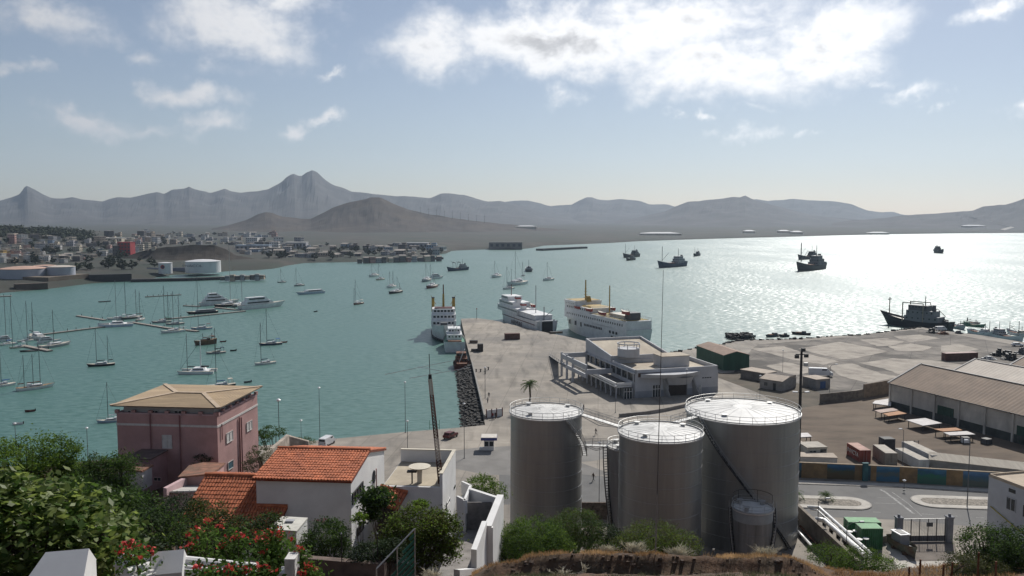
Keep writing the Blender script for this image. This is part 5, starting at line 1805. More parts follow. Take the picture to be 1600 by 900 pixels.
# small roofs and walls between the two houses
def slab_roof(name, label, cat, corners, mat, wall_m, zb, t=0.15):
	P = [AT(*c) for c in corners]
	c = sum(P, Vector()) / len(P)
	root = thing(name, label, cat, (c.x, c.y, zb))
	r = MB(); r.sheet(*P, t) if len(P) == 4 else None
	wb(r, 'roof', mat, root)
	w_ = MB()
	Q = [c + (p - c) * 0.93 for p in P]
	w_.prism([(q.x, q.y) for q in Q], zb, [q.z - t - .02 for q in Q])
	wb(w_, 'wall', wall_m, root)
	return root

old_tile = M('old_roof_tile', (0.24, 0.115, 0.075), 0.9, 0.25, 1.2, (0.13, 0.085, 0.06))
slab_roof('outbuilding', 'low outbuilding with a worn brown tile roof beside the pink house', 'outbuilding', [(278, 745, 82), (330, 740, 82), (352, 723, 90), (300, 722, 90)], old_tile, pinkw, 21)
slab_roof('outbuilding', 'outbuilding with a pinkish parapet and pale sheet roof below the pink house', 'outbuilding', [(259, 768, 78), (318, 766, 78), (330, 755, 84), (286, 755, 84)], M('pale_sheet', (0.50, 0.48, 0.45), 0.8, 0.12, 1.0, (0.36, 0.34, 0.32)), pinkl, 21)
pw = MB(); p0, p1 = AT(260, 762, 77.5), AT(304, 739, 84.5)
pw.prism([(p0.x - .3, p0.y), (p0.x + .1, p0.y - .2), (p1.x + .1, p1.y - .2), (p1.x - .3, p1.y)], 21, [p0.z, p0.z, p1.z, p1.z])
tag(pw.build('parapet_wall', pinkl), 'sunlit pink sloping parapet wall below the pink house', 'wall')
simple_house('hut', 'small whitewashed hut left of the pink annexe', 'hut', [AT(186, 762, 86) * 1, AT(222, 762, 85) * 1, AT(222, 762, 85) + Vector((.2, 2.0, 0)), AT(186, 762, 86) + Vector((.2, 2.0, 0))], 2.0, M('hut_white', (0.42, 0.40, 0.39), 0.85, 0.1, 1), old_tile, 0.2, 'flat', 1, [(0, .3, .45, .6, 1.4, 'window')])
# ruined wall and retaining wall beyond the pink house
rw_ = MB(); r0, r1, r2 = AT(404, 714, 96), AT(446, 680, 110), AT(482, 690, 114)
rw_.prism([(r0.x, r0.y), (r0.x + .5, r0.y), (r1.x + .5, r1.y), (r1.x, r1.y)], 8, [r0.z, r0.z, r1.z, r1.z])
rw_.prism([(r1.x, r1.y + .001), (r2.x, r2.y), (r2.x, r2.y + .5), (r1.x, r1.y + .5)], 4, [r1.z, r2.z, r2.z, r1.z])
tag(rw_.build('ruined_wall', M('ruin_stone', (0.34, 0.29, 0.24), 0.95, 0.25, 0.9, bump=0.1)), 'broken stone wall with a pointed end right of the pink house', 'wall')

# ------------------------------------------------------------------ garden in front
wall_garden = M('garden_white', (0.66, 0.65, 0.63), 0.85, 0.06, 1.5, (0.52, 0.51, 0.48), mask=(0.58, 0.8))

def gate_post(label, px, py_top, Y, w, rz):
	c = AT(px, py_top, Y)
	root = thing('gate_post', label, 'gate post', (c.x, c.y, c.z - 1.9), rz, 'white garden gate posts')
	MB().box((0, 0, 0), (w, w, 1.9 - w * .42)).build('shaft', wall_garden, root)
	a = w / 2 + 0.004
	z0, z1 = 1.9 - w * .42, 1.9
	r = w * 0.22
	b = MB()
	b.add([(-a, -a, z0), (a, -a, z0), (a, a, z0), (-a, a, z0), (-r, 0.0, z1), (a, 0.0, z1)], [(0, 1, 5, 4), (2, 3, 4, 5), (3, 0, 4), (1, 2, 5)])
	b.build('cap', wall_garden, root)
	sq = MB(); sq.add([(-w * .25, -w / 2 - .008, 0), (w * .25, -w / 2 - .008, 0), (w * .25, -w / 2 - .008, 1.2), (0.0, -w / 2 - .008, 1.38), (-w * .25, -w / 2 - .008, 1.2)], [(0, 1, 2, 3, 4)])
	sq.build('recess_panel', M('garden_panel', (0.6, 0.58, 0.53), 0.85, 0.05, 1), root)
	return root

gate_post('white gate post with a pitched cap at the bottom left corner', 92, 861, 9.2, 0.62, R(14))
gate_post('white gate post with a pitched cap beside the red flowers', 256, 861, 12.8, 0.60, R(14))

def garden_wall(label, pts, cap=0.42):
	P = [AT(*p) for p in pts]
	root = thing('garden_wall', label, 'wall', (P[0].x, P[0].y, P[0].z - 1.6))
	b = MB(); c = MB()
	for p, q in zip(P, P[1:]):
		d = (q - p); d.z = 0; d.normalize()
		n = Vector((-d.y, d.x, 0))
		b.prism([((p - n * .14).x, (p - n * .14).y), ((q - n * .14).x, (q - n * .14).y), ((q + n * .14).x, (q + n * .14).y), ((p + n * .14).x, (p + n * .14).y)], [p.z - 2.2, q.z - 2.2, q.z - 2.2, p.z - 2.2], [p.z - .1, q.z - .1, q.z - .1, p.z - .1])
		c.tube([p - Z3(.07), q - Z3(.07)], 0.075, 10)
		c.bar(p - Z3(.17), q - Z3(.17), 0.36, 0.06)
	wb(b, 'wall', wall_garden, root)
	wb(c, 'coping', wall_garden, root, smooth=False)

garden_wall('white garden wall with a rounded coping right of the flowered gate post', [(286, 869, 13.0), (345, 875, 13.2), (400, 880.5, 13.4)])
garden_wall('white garden wall with a rounded coping between the two gate posts', [(196, 888, 12.2), (232, 878, 12.6)])
garden_wall('farther white garden wall behind the red flowers', [(188, 864, 15.5), (240, 872, 15.2)])
eb = thing('wall_end', 'rough white rendered wall end in front of the flowers', 'wall', AT(458, 900, 13.5))
e_ = AT(456, 868, 13.5)
wb(MB().box((e_.x, e_.y, e_.z - 1.6), (0.17, 0.3, 1.6)).box((e_.x - .14, e_.y - .02, e_.z - 1.6), (0.13, 0.28, 1.36)), 'render', M('rough_white', (0.58, 0.56, 0.53), 0.95, 0.15, 6, bump=0.02), eb)

# water cistern with a flat white top
cs = AT(450, 817, 50.5)
cz = AT(440, 826, 49.4).z
c0, c1, c2, c3 = [G(x, y, cz) for x, y in ((419, 826), (463, 829), (480, 809), (441, 807))]
cr = thing('cistern', 'small white cistern house with a flat pale top among the flowers', 'cistern', (c0.x, c0.y, cz - 3))
ci = MB(); ci.prism([(p.x, p.y) for p in (c0, c1, c2, c3)], cz - 4, cz - .1)
wb(ci, 'wall', wall_white, cr)
cc = sum((c0, c1, c2, c3), Vector()) / 4
wb(MB().prism([((cc + (p - cc) * 1.04).x, (cc + (p - cc) * 1.04).y) for p in (c0, c1, c2, c3)], cz - .1, cz), 'top_slab', M('cistern_top', (0.56, 0.54, 0.48), 0.9, 0.1, 2), cr)
hq = (c2 + c3) / 2 * .6 + (c0 + c1) / 2 * .4
wb(MB().box((hq.x, hq.y, cz), (0.5, 0.35, 0.12)), 'hatch', M('cistern_hatch', (0.40, 0.40, 0.42), 0.8, 0.1, 1), cr)

# retaining wall with fence posts, green slatted stair screen
r0, r1 = AT(455, 871, 44), AT(600, 873, 43)
rt = MB(); rt.wall((r0.x, r0.y), (r1.x, r1.y), r0.z - 4.5, r0.z, 0.45)
tag(rt.build('retaining_wall', M('retain_dark', (0.16, 0.12, 0.10), 0.95, 0.25, 1.2, bump=0.06)), 'dark retaining wall below the white house garden', 'wall')
for i, (px, lb) in enumerate(((534, 'thin fence post on the dark retaining wall, left of the two'), (590, 'thin fence post on the dark retaining wall, right of the two'))):
	p = AT(px, 872, 43.4)
	t = thing('fence_post', lb, 'post', p, group='thin garden fence posts')
	MB().tube([(0, 0, -.2), (0, 0, 1.35)], 0.03, 6).build('pole', dark_steel, t)
	MB().cone((0, 0, 1.35), 0.05, 0.01, 0.08, 8).build('cap', galv, t)
scr = thing('slatted_screen', 'green slatted triangular screen along a stair', 'screen', AT(648, 897, 36))
green_paint = M('screen_green', (0.018, 0.11, 0.075), 0.5, 0.15, 2)
pa, pb, pc = AT(648, 826, 36), AT(588, 889, 34.5), AT(648, 899, 36)
fr = MB(); fr.tube([pa, pb], 0.03, 6); fr.tube([pa, pc - Z3(.6)], 0.03, 6); fr.tube([pb, pb - Z3(.9)], 0.03, 6)
m_ = pa.lerp(pb, .47); fr.tube([m_, m_ - Z3(1.6)], 0.025, 6)
wb(fr, 'frame', galv, scr)
for k in range(9):
	t = (k + 1) / 10
	s0 = pa.lerp(pc - Z3(.6), t * .98)
	s1 = pb.lerp(pc - Z3(.6) + (pb - pa) * .65, t) if k > 2 else pa.lerp(pb, min(1, .30 + t * 2.0)) - Z3(.02)
	dirv = (pb - pa).normalized()
	ln = min(2.2, 0.35 + 0.42 * k)
	s1 = s0 + dirv * ln
	b = MB(); b.bar(s0, s1, 0.02, 0.14)
	wb(b, 'slat', green_paint, scr)
# ------------------------------------------------------------------ vessels
def vm(name, col, rough=0.5, var=0.08):
	return M('boat_' + name, col, rough, var, 0.5)

V = dict(white=vm('white', (0.70, 0.70, 0.69)), cream=vm('cream', (0.55, 0.50, 0.41)), black=vm('black', (0.018, 0.020, 0.026)), navy=vm('navy', (0.030, 0.050, 0.090)), grey=vm('grey', (0.30, 0.31, 0.32)),
		 dgrey=vm('dgrey', (0.10, 0.105, 0.11)), red=vm('red', (0.30, 0.045, 0.035)), maroon=vm('maroon', (0.12, 0.035, 0.03)), blue=vm('blue', (0.04, 0.12, 0.32)), teak=vm('teak', (0.28, 0.19, 0.11), 0.8), green=vm('green', (0.10, 0.26, 0.17)),
		 yellow=vm('yellow', (0.36, 0.24, 0.05)), rust=vm('rust', (0.16, 0.075, 0.045), 0.85, 0.3), alu=vm('alu', (0.30, 0.30, 0.30)), dark=vm('dark', (0.035, 0.033, 0.032)), wood=vm('wood', (0.12, 0.075, 0.045), 0.8, 0.2), glass=vm('glass', (0.025, 0.03, 0.035), 0.2), paleblue=vm('paleblue', (0.42, 0.49, 0.58)))

def hull_mesh(b, L, B, fb, draft=0.5, stern=0.75, bow_full=1.0, n=14, y0=0.0, mi_deck=1, mi_hull=0, bul=0.0, rake=0.06):
	"""lofted hull along x, bow at +L/2; fb = freeboard at stern, middle, bow; deck closed below the bulwark"""
	rows, deck = [], []
	for i in range(n + 1):
		t = i / n
		if t < 0.45:
			w = stern + (1 - stern) * math.sin(math.pi / 2 * t / 0.45)
		else:
			w = max(0.015, (1 - ((t - 0.45) / 0.55) ** (1.9 * bow_full)))
		hb = B / 2 * w
		f = (fb[0] * (1 - t) * (1 - 2 * t) + 4 * fb[1] * t * (1 - t) - fb[2] * t * (1 - 2 * t))
		x = -L / 2 + L * t
		# the waterline is shorter than the deck at both ends
		xw = x - rake * L * max(0, (t - 0.7) / 0.3) ** 1.5 + 0.02 * L * max(0, (0.15 - t) / 0.15)
		hw = hb * (0.90 if t < 0.6 else 0.90 - 0.42 * ((t - 0.6) / 0.4))
		rows.append([(xw, y0, -draft), (xw, y0 - hw * 0.8, -draft * .55), (xw, y0 - hw, 0.0), ((x + xw) / 2, y0 - hb * 0.97, f * .55), (x, y0 - hb, f),
					 (x, y0 + hb, f), ((x + xw) / 2, y0 + hb * 0.97, f * .55), (xw, y0 + hw, 0.0), (xw, y0 + hw * 0.8, -draft * .55)])
		deck.append(((x, y0 - hb * .96, f - bul), (x, y0 + hb * .96, f - bul)))
	sides = [[r[k] for k in (4, 3, 2, 1, 0)] for r in rows]
	b.grid(sides, mi_hull)
	sides = [[r[k] for k in (0, 8, 7, 6, 5)] for r in rows]
	b.grid(sides, mi_hull)
	b.add(rows[0], [tuple(range(9))], mi_hull)
	b.grid([[d[0], d[1]] for d in deck], mi_deck)
	return b

def heading(bow, stern, z=0.0):
	a, c = G(*bow, z), G(*stern, z)
	d = a - c
	return (a + c) / 2, math.atan2(d.y, d.x), d.length, a, c

def mast_part(root, x, z0, h, r, mat, boom=0, boom_mat=None, spreaders=True, y=0.0, stays=None):
	b = MB(); b.tube([(x, y, z0 - .3), (x, y, z0 + h)], [r, r * .8], 6)
	if spreaders:
		for k in (.45, .72):
			b.tube([(x, y - h * .035, z0 + h * k), (x, y + h * .035, z0 + h * k)], r * .4, 4)
	m_ = b.build('mast', mat, root)
	if boom:
		c = MB(); c.tube([(x - .2, y, z0 + 1.3), (x - boom, y, z0 + 1.35)], [max(.14, r * 1.8), max(.1, r * 1.3)], 6)
		c.build('furled_sail', boom_mat or V['navy'], root)
	if stays:
		s = MB()
		for xe, ze in stays:
			s.tube([(x, y, z0 + h * .97), (xe, y, ze)], r * .28, 3)
		s.build('rigging', V['dgrey'], m_)

def sailboat(label, bow, stern, hull='white', masts=(), cover='navy', beam=0.29, fb=None, deck='cream', cabin='white', group='yachts at anchor in the harbour', stripe=None, cat='sailboat', name='sailboat', bimini=None, forestay=True):
	c, rz, L, A, S = heading(bow, stern)
	root = thing(name, label, cat, (c.x, c.y, 0), rz, group)
	Bm = max(1.6, L * beam)
	f = fb or (L * .085, L * .075, L * .115)
	hull_mesh(MB(), L, Bm, f, L * .04, 0.62).build('hull', [V[hull], V[deck]], root)
	fm = f[1]
	if stripe:
		s = MB()
		hull_mesh(s, L * .985, Bm * 1.01, (f[0] * .35, f[1] * .35, f[2] * .35), L * .01, 0.62)
		s.build('boot_stripe', [V[stripe], V[stripe]], root)
	k = MB(); k.box((-L * .02, 0, fm - .1), (L * .42, Bm * .56, L * .055 + .1), taper=0.86)
	k.box((-L * .16, 0, fm + L * .055), (L * .12, Bm * .5, L * .035), taper=0.8)
	cb = k.build('coachroof', V[cabin], root)
	w_ = MB()
	for sy in (-1, 1):
		w_.box((-L * .02, sy * Bm * .268, fm + L * .018), (L * .30, 0.06, L * .02))
	w_.build('window', V['glass'], cb)
	if bimini:
		bm = MB(); bm.box((-L * .32, 0, fm + 1.7), (L * .17, Bm * .7, 0.12), taper=.9)
		for sx in (-.39, -.25):
			for sy in (-.3, .3):
				bm.tube([(L * sx, Bm * sy, fm), (L * sx, Bm * sy, fm + 1.7)], 0.04, 4)
		bm.build('bimini', V[bimini], root)
	for i, (px, pyt) in enumerate(masts):
		dpx = bow[0] - stern[0]
		t = min(.9, max(.1, (px - stern[0]) / dpx)) if abs(dpx) > 6 else .58
		p = S.lerp(A, t)
		h = AT(px, pyt, p.y).z - fm
		x = -L / 2 + L * t
		r = 0.075 + p.y * 0.00011
		mast_part(root, x, fm, h, r, V['alu'] if p.y > 500 else V['dgrey'], boom=L * .3 if i == 0 else L * .17, boom_mat=V[cover], stays=[(L * .49, f[2]), (-L * .47, f[0])] if forestay and i == 0 else [(-L * .48, f[0])])
	rl = MB()
	for sy in (-1, 1):
		rl.tube([(-L * .46, sy * Bm * .33, f[0] + .55), (0, sy * Bm * .49, fm + .55), (L * .42, sy * Bm * .12, f[2] + .55)], 0.025, 3)
	for sx in (-.4, -.2, 0, .2):
		for sy in (-1, 1):
			rl.tube([(L * sx, sy * Bm * .44, fm), (L * sx, sy * Bm * .44, fm + .55)], 0.02, 3)
	rl.build('guard_rail', V['alu'], root)
	return root

def dinghy(label, bow, stern, hull='dgrey', group='dinghies and small boats'):
	c, rz, L, A, S = heading(bow, stern)
	L = max(L, 2.6)
	root = thing('dinghy', label, 'dinghy', (c.x, c.y, 0), rz, group)
	b = MB(); hull_mesh(b, L, L * .42, (.45, .42, .62), .15, .8, bul=.28)
	b.build('hull', [V[hull], V['grey']], root)
	MB().box((-.1, 0, .2), (.25, L * .38, .06)).build('thwart', V['teak'], root)
	MB().box((-L / 2 - .1, 0, .1), (.25, .3, .65)).build('outboard', V['dark'], root)
	return root

def motor_yacht(label, bow, stern, hull='white', tiers=3, group='motor yachts on the pontoons', h=1.0, beam=0.22, top='white', mast=True):
	c, rz, L, A, S = heading(bow, stern)
	root = thing('motor_yacht', label, 'motor yacht', (c.x, c.y, 0), rz, group)
	Bm = max(2.2, L * beam)
	f = (L * .07 * h, L * .075 * h, L * .10 * h)
	hull_mesh(MB(), L, Bm, f, L * .03, .85, rake=.1).build('hull', [V[hull], V['cream']], root)
	z = f[1]
	x0, x1 = -L * .42, L * .16
	for k in range(tiers):
		hh = L * .062 * h
		b = MB()
		w_ = Bm * (.80 - .12 * k)
		# raked front, each tier shorter
		b.add([(x0, -w_ / 2, z - .1), (x1 + hh, -w_ / 2 * .7, z - .1), (x1 + hh, w_ / 2 * .7, z - .1), (x0, w_ / 2, z - .1), (x0 + hh * .2, -w_ / 2 * .92, z + hh), (x1 - hh * .3, -w_ / 2 * .75, z + hh), (x1 - hh * .3, w_ / 2 * .75, z + hh), (x0 + hh * .2, w_ / 2 * .92, z + hh)],
			  [(3, 2, 1, 0), (4, 5, 6, 7), (0, 1, 5, 4), (1, 2, 6, 5), (2, 3, 7, 6), (3, 0, 4, 7)])
		dk = b.build('deckhouse', V[top], root)
		g_ = MB()
		for sy in (-1, 1):
			g_.box(((x0 + x1) / 2 - hh * .1, sy * w_ * .475, z + hh * .38), ((x1 - x0) * .8, 0.12, hh * .34))
		g_.build('window_band', V['glass'], dk)
		z += hh
		x0 += L * .06; x1 -= L * .11
	if mast:
		mast_part(root, (x0 + x1) / 2, z, L * .08, .07, V['alu'], spreaders=True)
	return root

# ---- marina, left: pontoons first
def pontoon(label, pts, w=2.0, group='floating pontoons of the marina'):
	P = [G(x, y, .5) for x, y in pts]
	root = thing('pontoon', label, 'pontoon', (P[0].x, P[0].y, 0), 0, group)
	for p, q in zip(P, P[1:]):
		b = MB(); b.bar(Vector((p.x, p.y, .25)), Vector((q.x, q.y, .25)), w, .5)
		wb(b, 'float', M('pontoon_grey', (0.20, 0.18, 0.165), 0.9, 0.15, .8), root)
		b = MB(); b.bar(Vector((p.x, p.y, .53)), Vector((q.x, q.y, .53)), w * .92, .06)
		wb(b, 'decking', M('pontoon_deck', (0.30, 0.27, 0.235), 0.9, 0.15, 1.2), root)
	pl = MB()
	for p, q in zip(P, P[1:]):
		for t in (.12, .5, .88):
			m_ = p.lerp(q, t)
			wb(MB().cone((m_.x, m_.y + w * .6, -1), .16, .16, 2.6, 6), 'mooring_pile', V['dark'], root)

pontoon('long thin pontoon reaching out from the crowded left berths', [(54, 523.5), (110, 516.5), (166, 509.5)])
pontoon('pontoon stub pointing left from the white catamaran', [(121, 493), (164, 499.5)])
pontoon('pontoon with two berthed sloops left of the black motor boat', [(206, 503), (262, 512), (309, 517)])
pontoon('pontoon leading to the big white motor yachts', [(250, 499), (310, 493), (383, 485.5)])
pontoon('short pontoon in front of the flybridge yacht', [(336, 480), (370, 483.5)])
pontoon('short pontoon at the crowded left berths', [(34, 539), (78, 547.5)], 2.4)
pontoon('thin floating boom far out behind the marina', [(227, 463.5), (250, 462), (283, 460)], 1.2)
pontoon('short floating jetty behind the flybridge yacht', [(287, 477), (312, 478.5)], 1.4)
pontoon('small wooden jetty by the left shore', [(-12, 463), (18, 462)], 3.0)

g1 = 'yachts in the marina berths'
sailboat('black-hulled ketch with two masts, alone left of the centre of the anchorage', (135, 573), (180, 570), 'black', [(151, 512), (169, 524)], cover='dark', stripe=None)
sailboat('white three-masted schooner with a bowsprit near the left edge', (86, 603.5), (25, 611), 'white', [(63, 540), (52, 553), (38, 555)], cover='rust', deck='teak')
sailboat('white sloop with a blue sail cover cut by the left edge', (-22, 607), (24, 600.5), 'white', [(2, 545)], cover='blue')
sailboat('white sloop half hidden behind the pink house', (150, 661), (197, 657), 'paleblue', [(169, 597)], cover='white')
sailboat('grey sloop with dark cover moored at the end of the short pontoon', (111, 538), (62, 545), 'grey', [(84, 484)], cover='green')
sailboat('white sloop with a tall mast in the crowded left berths, hull pointing at the viewer', (-4, 541), (24, 537), 'white', [(10, 464)], cover='blue', group=g1)
sailboat('cream sloop second in the crowded left berths', (14, 545), (42, 542), 'cream', [(20, 462)], cover='navy', group=g1, bimini='white')
sailboat('white sloop third in the crowded left berths, nearest the short pontoon', (26, 535), (52, 532), 'white', [(43, 470)], cover='white', group=g1, bimini='cream')
sailboat('sloop with two close masts behind the grey sloop', (70, 532), (50, 526), 'white', [(52, 481), (47, 472)], cover='dark', group=g1)
motor_yacht('white motor boat with a flybridge among the left berths', (96, 534), (58, 537), tiers=2, h=1.5)
motor_yacht('white motor boat with an awning at the far left berth', (-14, 535), (18, 532), tiers=2, h=1.5)
dinghy('dark low dinghy lying beside the short pontoon', (30, 550), (60, 548), 'dark')
dinghy('small dark launch under way far behind the catamaran', (153, 472.5), (172, 471), 'dgrey')
dinghy('orange-brown skiff at the end of the floating boom', (226, 464.5), (240, 463.5), 'maroon')

def catamaran(label, bow, stern, masts, hull='white', cat='catamaran', beam=.5, cover='dark', cabin=True, group='catamarans'):
	c, rz, L, A, S = heading(bow, stern)
	root = thing('catamaran', label, cat, (c.x, c.y, 0), rz, group)
	Bm = L * beam
	f = (L * .08, L * .075, L * .095)
	for sy in (-1, 1):
		b = MB(); hull_mesh(b, L, L * .11, f, .3, .8, y0=sy * Bm * .39)
		b.build('hull', [V[hull], V['cream']], root)
	MB().box((-L * .08, 0, f[1] * .6), (L * .5, Bm * .8, f[1] * .5)).build('bridge_deck', V['white'], root)
	if cabin:
		b = MB(); b.box((-L * .06, 0, f[1] * 1.05), (L * .36, Bm * .62, L * .075), taper=.78)
		cb = b.build('cabin', V['white'], root)
		g_ = MB()
		for sy in (-1, 1):
			g_.box((-L * .06, sy * Bm * .275, f[1] * 1.05 + L * .028), (L * .28, .14, L * .024))
		g_.build('window', V['glass'], cb)
	for i, (px, pyt, m_, r) in enumerate(masts):
		t = min(.85, max(.15, (px - stern[0]) / (bow[0] - stern[0])))
		p = S.lerp(A, t)
		h = AT(px, pyt, p.y).z - f[1]
		mast_part(root, -L / 2 + L * t, f[1], h, r, V[m_], boom=L * .22, boom_mat=V[cover], stays=[(L * .46, f[2])])
	return root

catamaran('white two-masted catamaran, one mast white, above the pink roof', (279, 583), (337, 582), [(293, 521, 'dgrey', .11), (314, 532, 'white', .2)], cabin=True)
catamaran('large white and blue power catamaran beside the pontoon stub', (152, 511), (208, 508), [(182, 438, 'alu', .13)], hull='paleblue')
sailboat('sloop berthed behind the power catamaran with a tall mast', (166, 500), (200, 498), 'white', [(201, 440)], cover='dark', group=g1, bimini='white')
sailboat('dark sloop tucked behind the power catamaran', (188, 500), (221, 496), 'dgrey', [(213, 452)], cover='dark', group=g1)
sailboat('small grey sloop right of the dark sloop', (227, 499), (213, 502), 'grey', [(219, 455)], cover='grey', group=g1)
sailboat('green-grey sloop at the middle of the berthed pair', (236, 505), (268, 503), 'grey', [(257, 446), (263, 456)], cover='dgrey', group=g1, bimini='green')
sailboat('white sloop behind the berthed pair', (258, 508), (288, 506), 'grey', [(271, 455)], cover='white', group=g1, bimini='white')
sailboat('white sloop in front of the pontoon, left of the brown schooner', (250, 521), (289, 517.5), 'white', [(280, 462)], cover='white', group=g1)
sailboat('white sloop with a navy cover moored at the pontoon tip', (297, 515), (332, 513.5), 'paleblue', [(310, 428)], cover='navy', group=g1, bimini='maroon')
motor_yacht('low black motor boat on the pontoon', (290, 491.5), (340, 488), 'black', tiers=1, h=.9, top='grey', mast=False)
motor_yacht('white flybridge yacht with three decks behind the sleek one', (375, 474), (312, 478), tiers=3, h=1.15)
motor_yacht('long sleek white motor yacht pointing right', (446, 477.5), (374, 484), tiers=2, h=1.1, beam=.2)
sailboat('black superyacht with the tallest mast beside the motor yachts', (334, 481), (374, 477), 'black', [(360, 384)], cover='dark', group=g1)
sailboat('dark hulled sloop squeezed between the motor yachts', (362, 481), (380, 477), 'dgrey', [(379, 428)], cover='dark', group=g1)
sailboat('old brown wooden schooner with stubby masts', (303, 540), (338, 536.5), 'wood', [(317, 521), (331, 520)], cover='rust', deck='teak', cabin='wood', fb=(2.4, 1.8, 2.2), bimini='rust')
sailboat('grey motor-sailer with dark covers below the brown schooner', (321, 553.5), (353, 551), 'grey', [(336, 512)], cover='dark', cabin='cream', bimini='navy')
sailboat('black-hulled sloop with a bright blue sail cover', (322, 606.5), (368, 602), 'black', [(338, 538)], cover='blue', deck='cream', bimini='cream')
sailboat('dark blue sloop right of the catamaran with a long mast', (404, 540), (441, 537.5), 'navy', [(417, 482)], cover='navy', bimini='blue')
sailboat('white sloop with a dark jib below the dark blue one', (397, 571), (431, 567), 'white', [(408, 504)], cover='navy')
dinghy('red dinghy tied behind the dark blue sloop', (439, 535.5), (448, 535), 'red')
dinghy('grey dinghy drifting near the black-hulled sloop', (381, 598.5), (392, 597), 'dgrey')
dinghy('small dinghy behind the brown schooner', (344, 534.6), (352, 534), 'maroon')
dinghy('small dark dinghy behind the grey motor-sailer', (360, 548.8), (368, 548), 'dark')
dinghy('lone small motorboat in open water beyond the long yacht', (490, 487.8), (495, 486.8), 'dark')
dinghy('tiny white tender low at the left, in open water', (24, 663.5), (31, 663), 'white')
dinghy('tiny dark buoy boat near the left edge in open water', (44, 643.5), (49, 643), 'maroon')
c_ = motor_yacht('long low blue and white passenger launch', (462, 461), (506, 457.5), 'paleblue', tiers=1, h=.9, beam=.2)
sailboat('red-hulled sloop alone in the middle of the bay', (552, 476.5), (567, 474), 'maroon', [(555.5, 436), (553, 450)], cover='white', bimini='cream')
g2 = 'distant yachts at anchor'
for lb, bw_, st_, ms, hl in [
	('faint far sloop off the depot, left of two', (433, 442), (447, 441), [(439, 420)], 'grey'), ('faint far sloop off the depot, right of two', (459, 447.5), (475, 446), [(463, 418)], 'grey'),
	('far white sloop, left of the pair off the boatyard', (576, 433), (591, 431), [(581, 411)], 'white'), ('far cream sloop, right of the pair off the boatyard', (587, 438), (600, 436.5), [(592, 411)], 'cream'),
	('white two-masted yacht behind the dark-hulled one', (604, 450.5), (617, 448), [(609, 424), (614, 423)], 'white'), ('dark-hulled two-masted yacht in the middle of the bay', (607, 459.5), (627, 456.5), [(620.5, 432), (624, 442)], 'black'),
	('grey sloop left of the maroon one', (660, 441), (671, 438), [(665.5, 411)], 'grey'), ('maroon sloop left of the pier head', (666, 451.5), (681, 448), [(672.5, 412), (677, 424)], 'maroon'),
	('white sloop left of the pair of far boats beyond the pier head', (768, 434.5), (781, 432), [(773, 407)], 'white'), ('white sloop nearest behind the middle ferry', (785, 452.5), (803, 451), [(792, 416)], 'white'),
	('big two-masted white yacht with a very tall mast behind the middle ferry', (792, 447), (821, 443), [(805, 392), (799, 420)], 'white'), ('tiny dark sloop beside the freighter seen from astern', (814, 431.5), (820, 431), [(817, 409)], 'dark'),
	('white sloop right of the freighter seen from astern', (848, 439), (864, 437), [(855, 409)], 'white')]:
	sailboat(lb, bw_, st_, hl, ms, cover='dgrey', group=g2)
motor_yacht('small white motor boat right of the grey sloop', (693, 434.5), (673, 436), tiers=2, h=1.4, group='distant motor boats')
dinghy('tiny skiff beside the far maroon sloop', (680, 446), (686, 445.6), 'dgrey')

SW = []

def flush_windows(name, parent):
	ms = {}
	for c, d in SW:
		if d not in ms:
			ms[d] = MB().box((0, 0, 0), d).mesh(name, V['glass'])
		link(name, ms[d], parent, c)
	SW.clear()

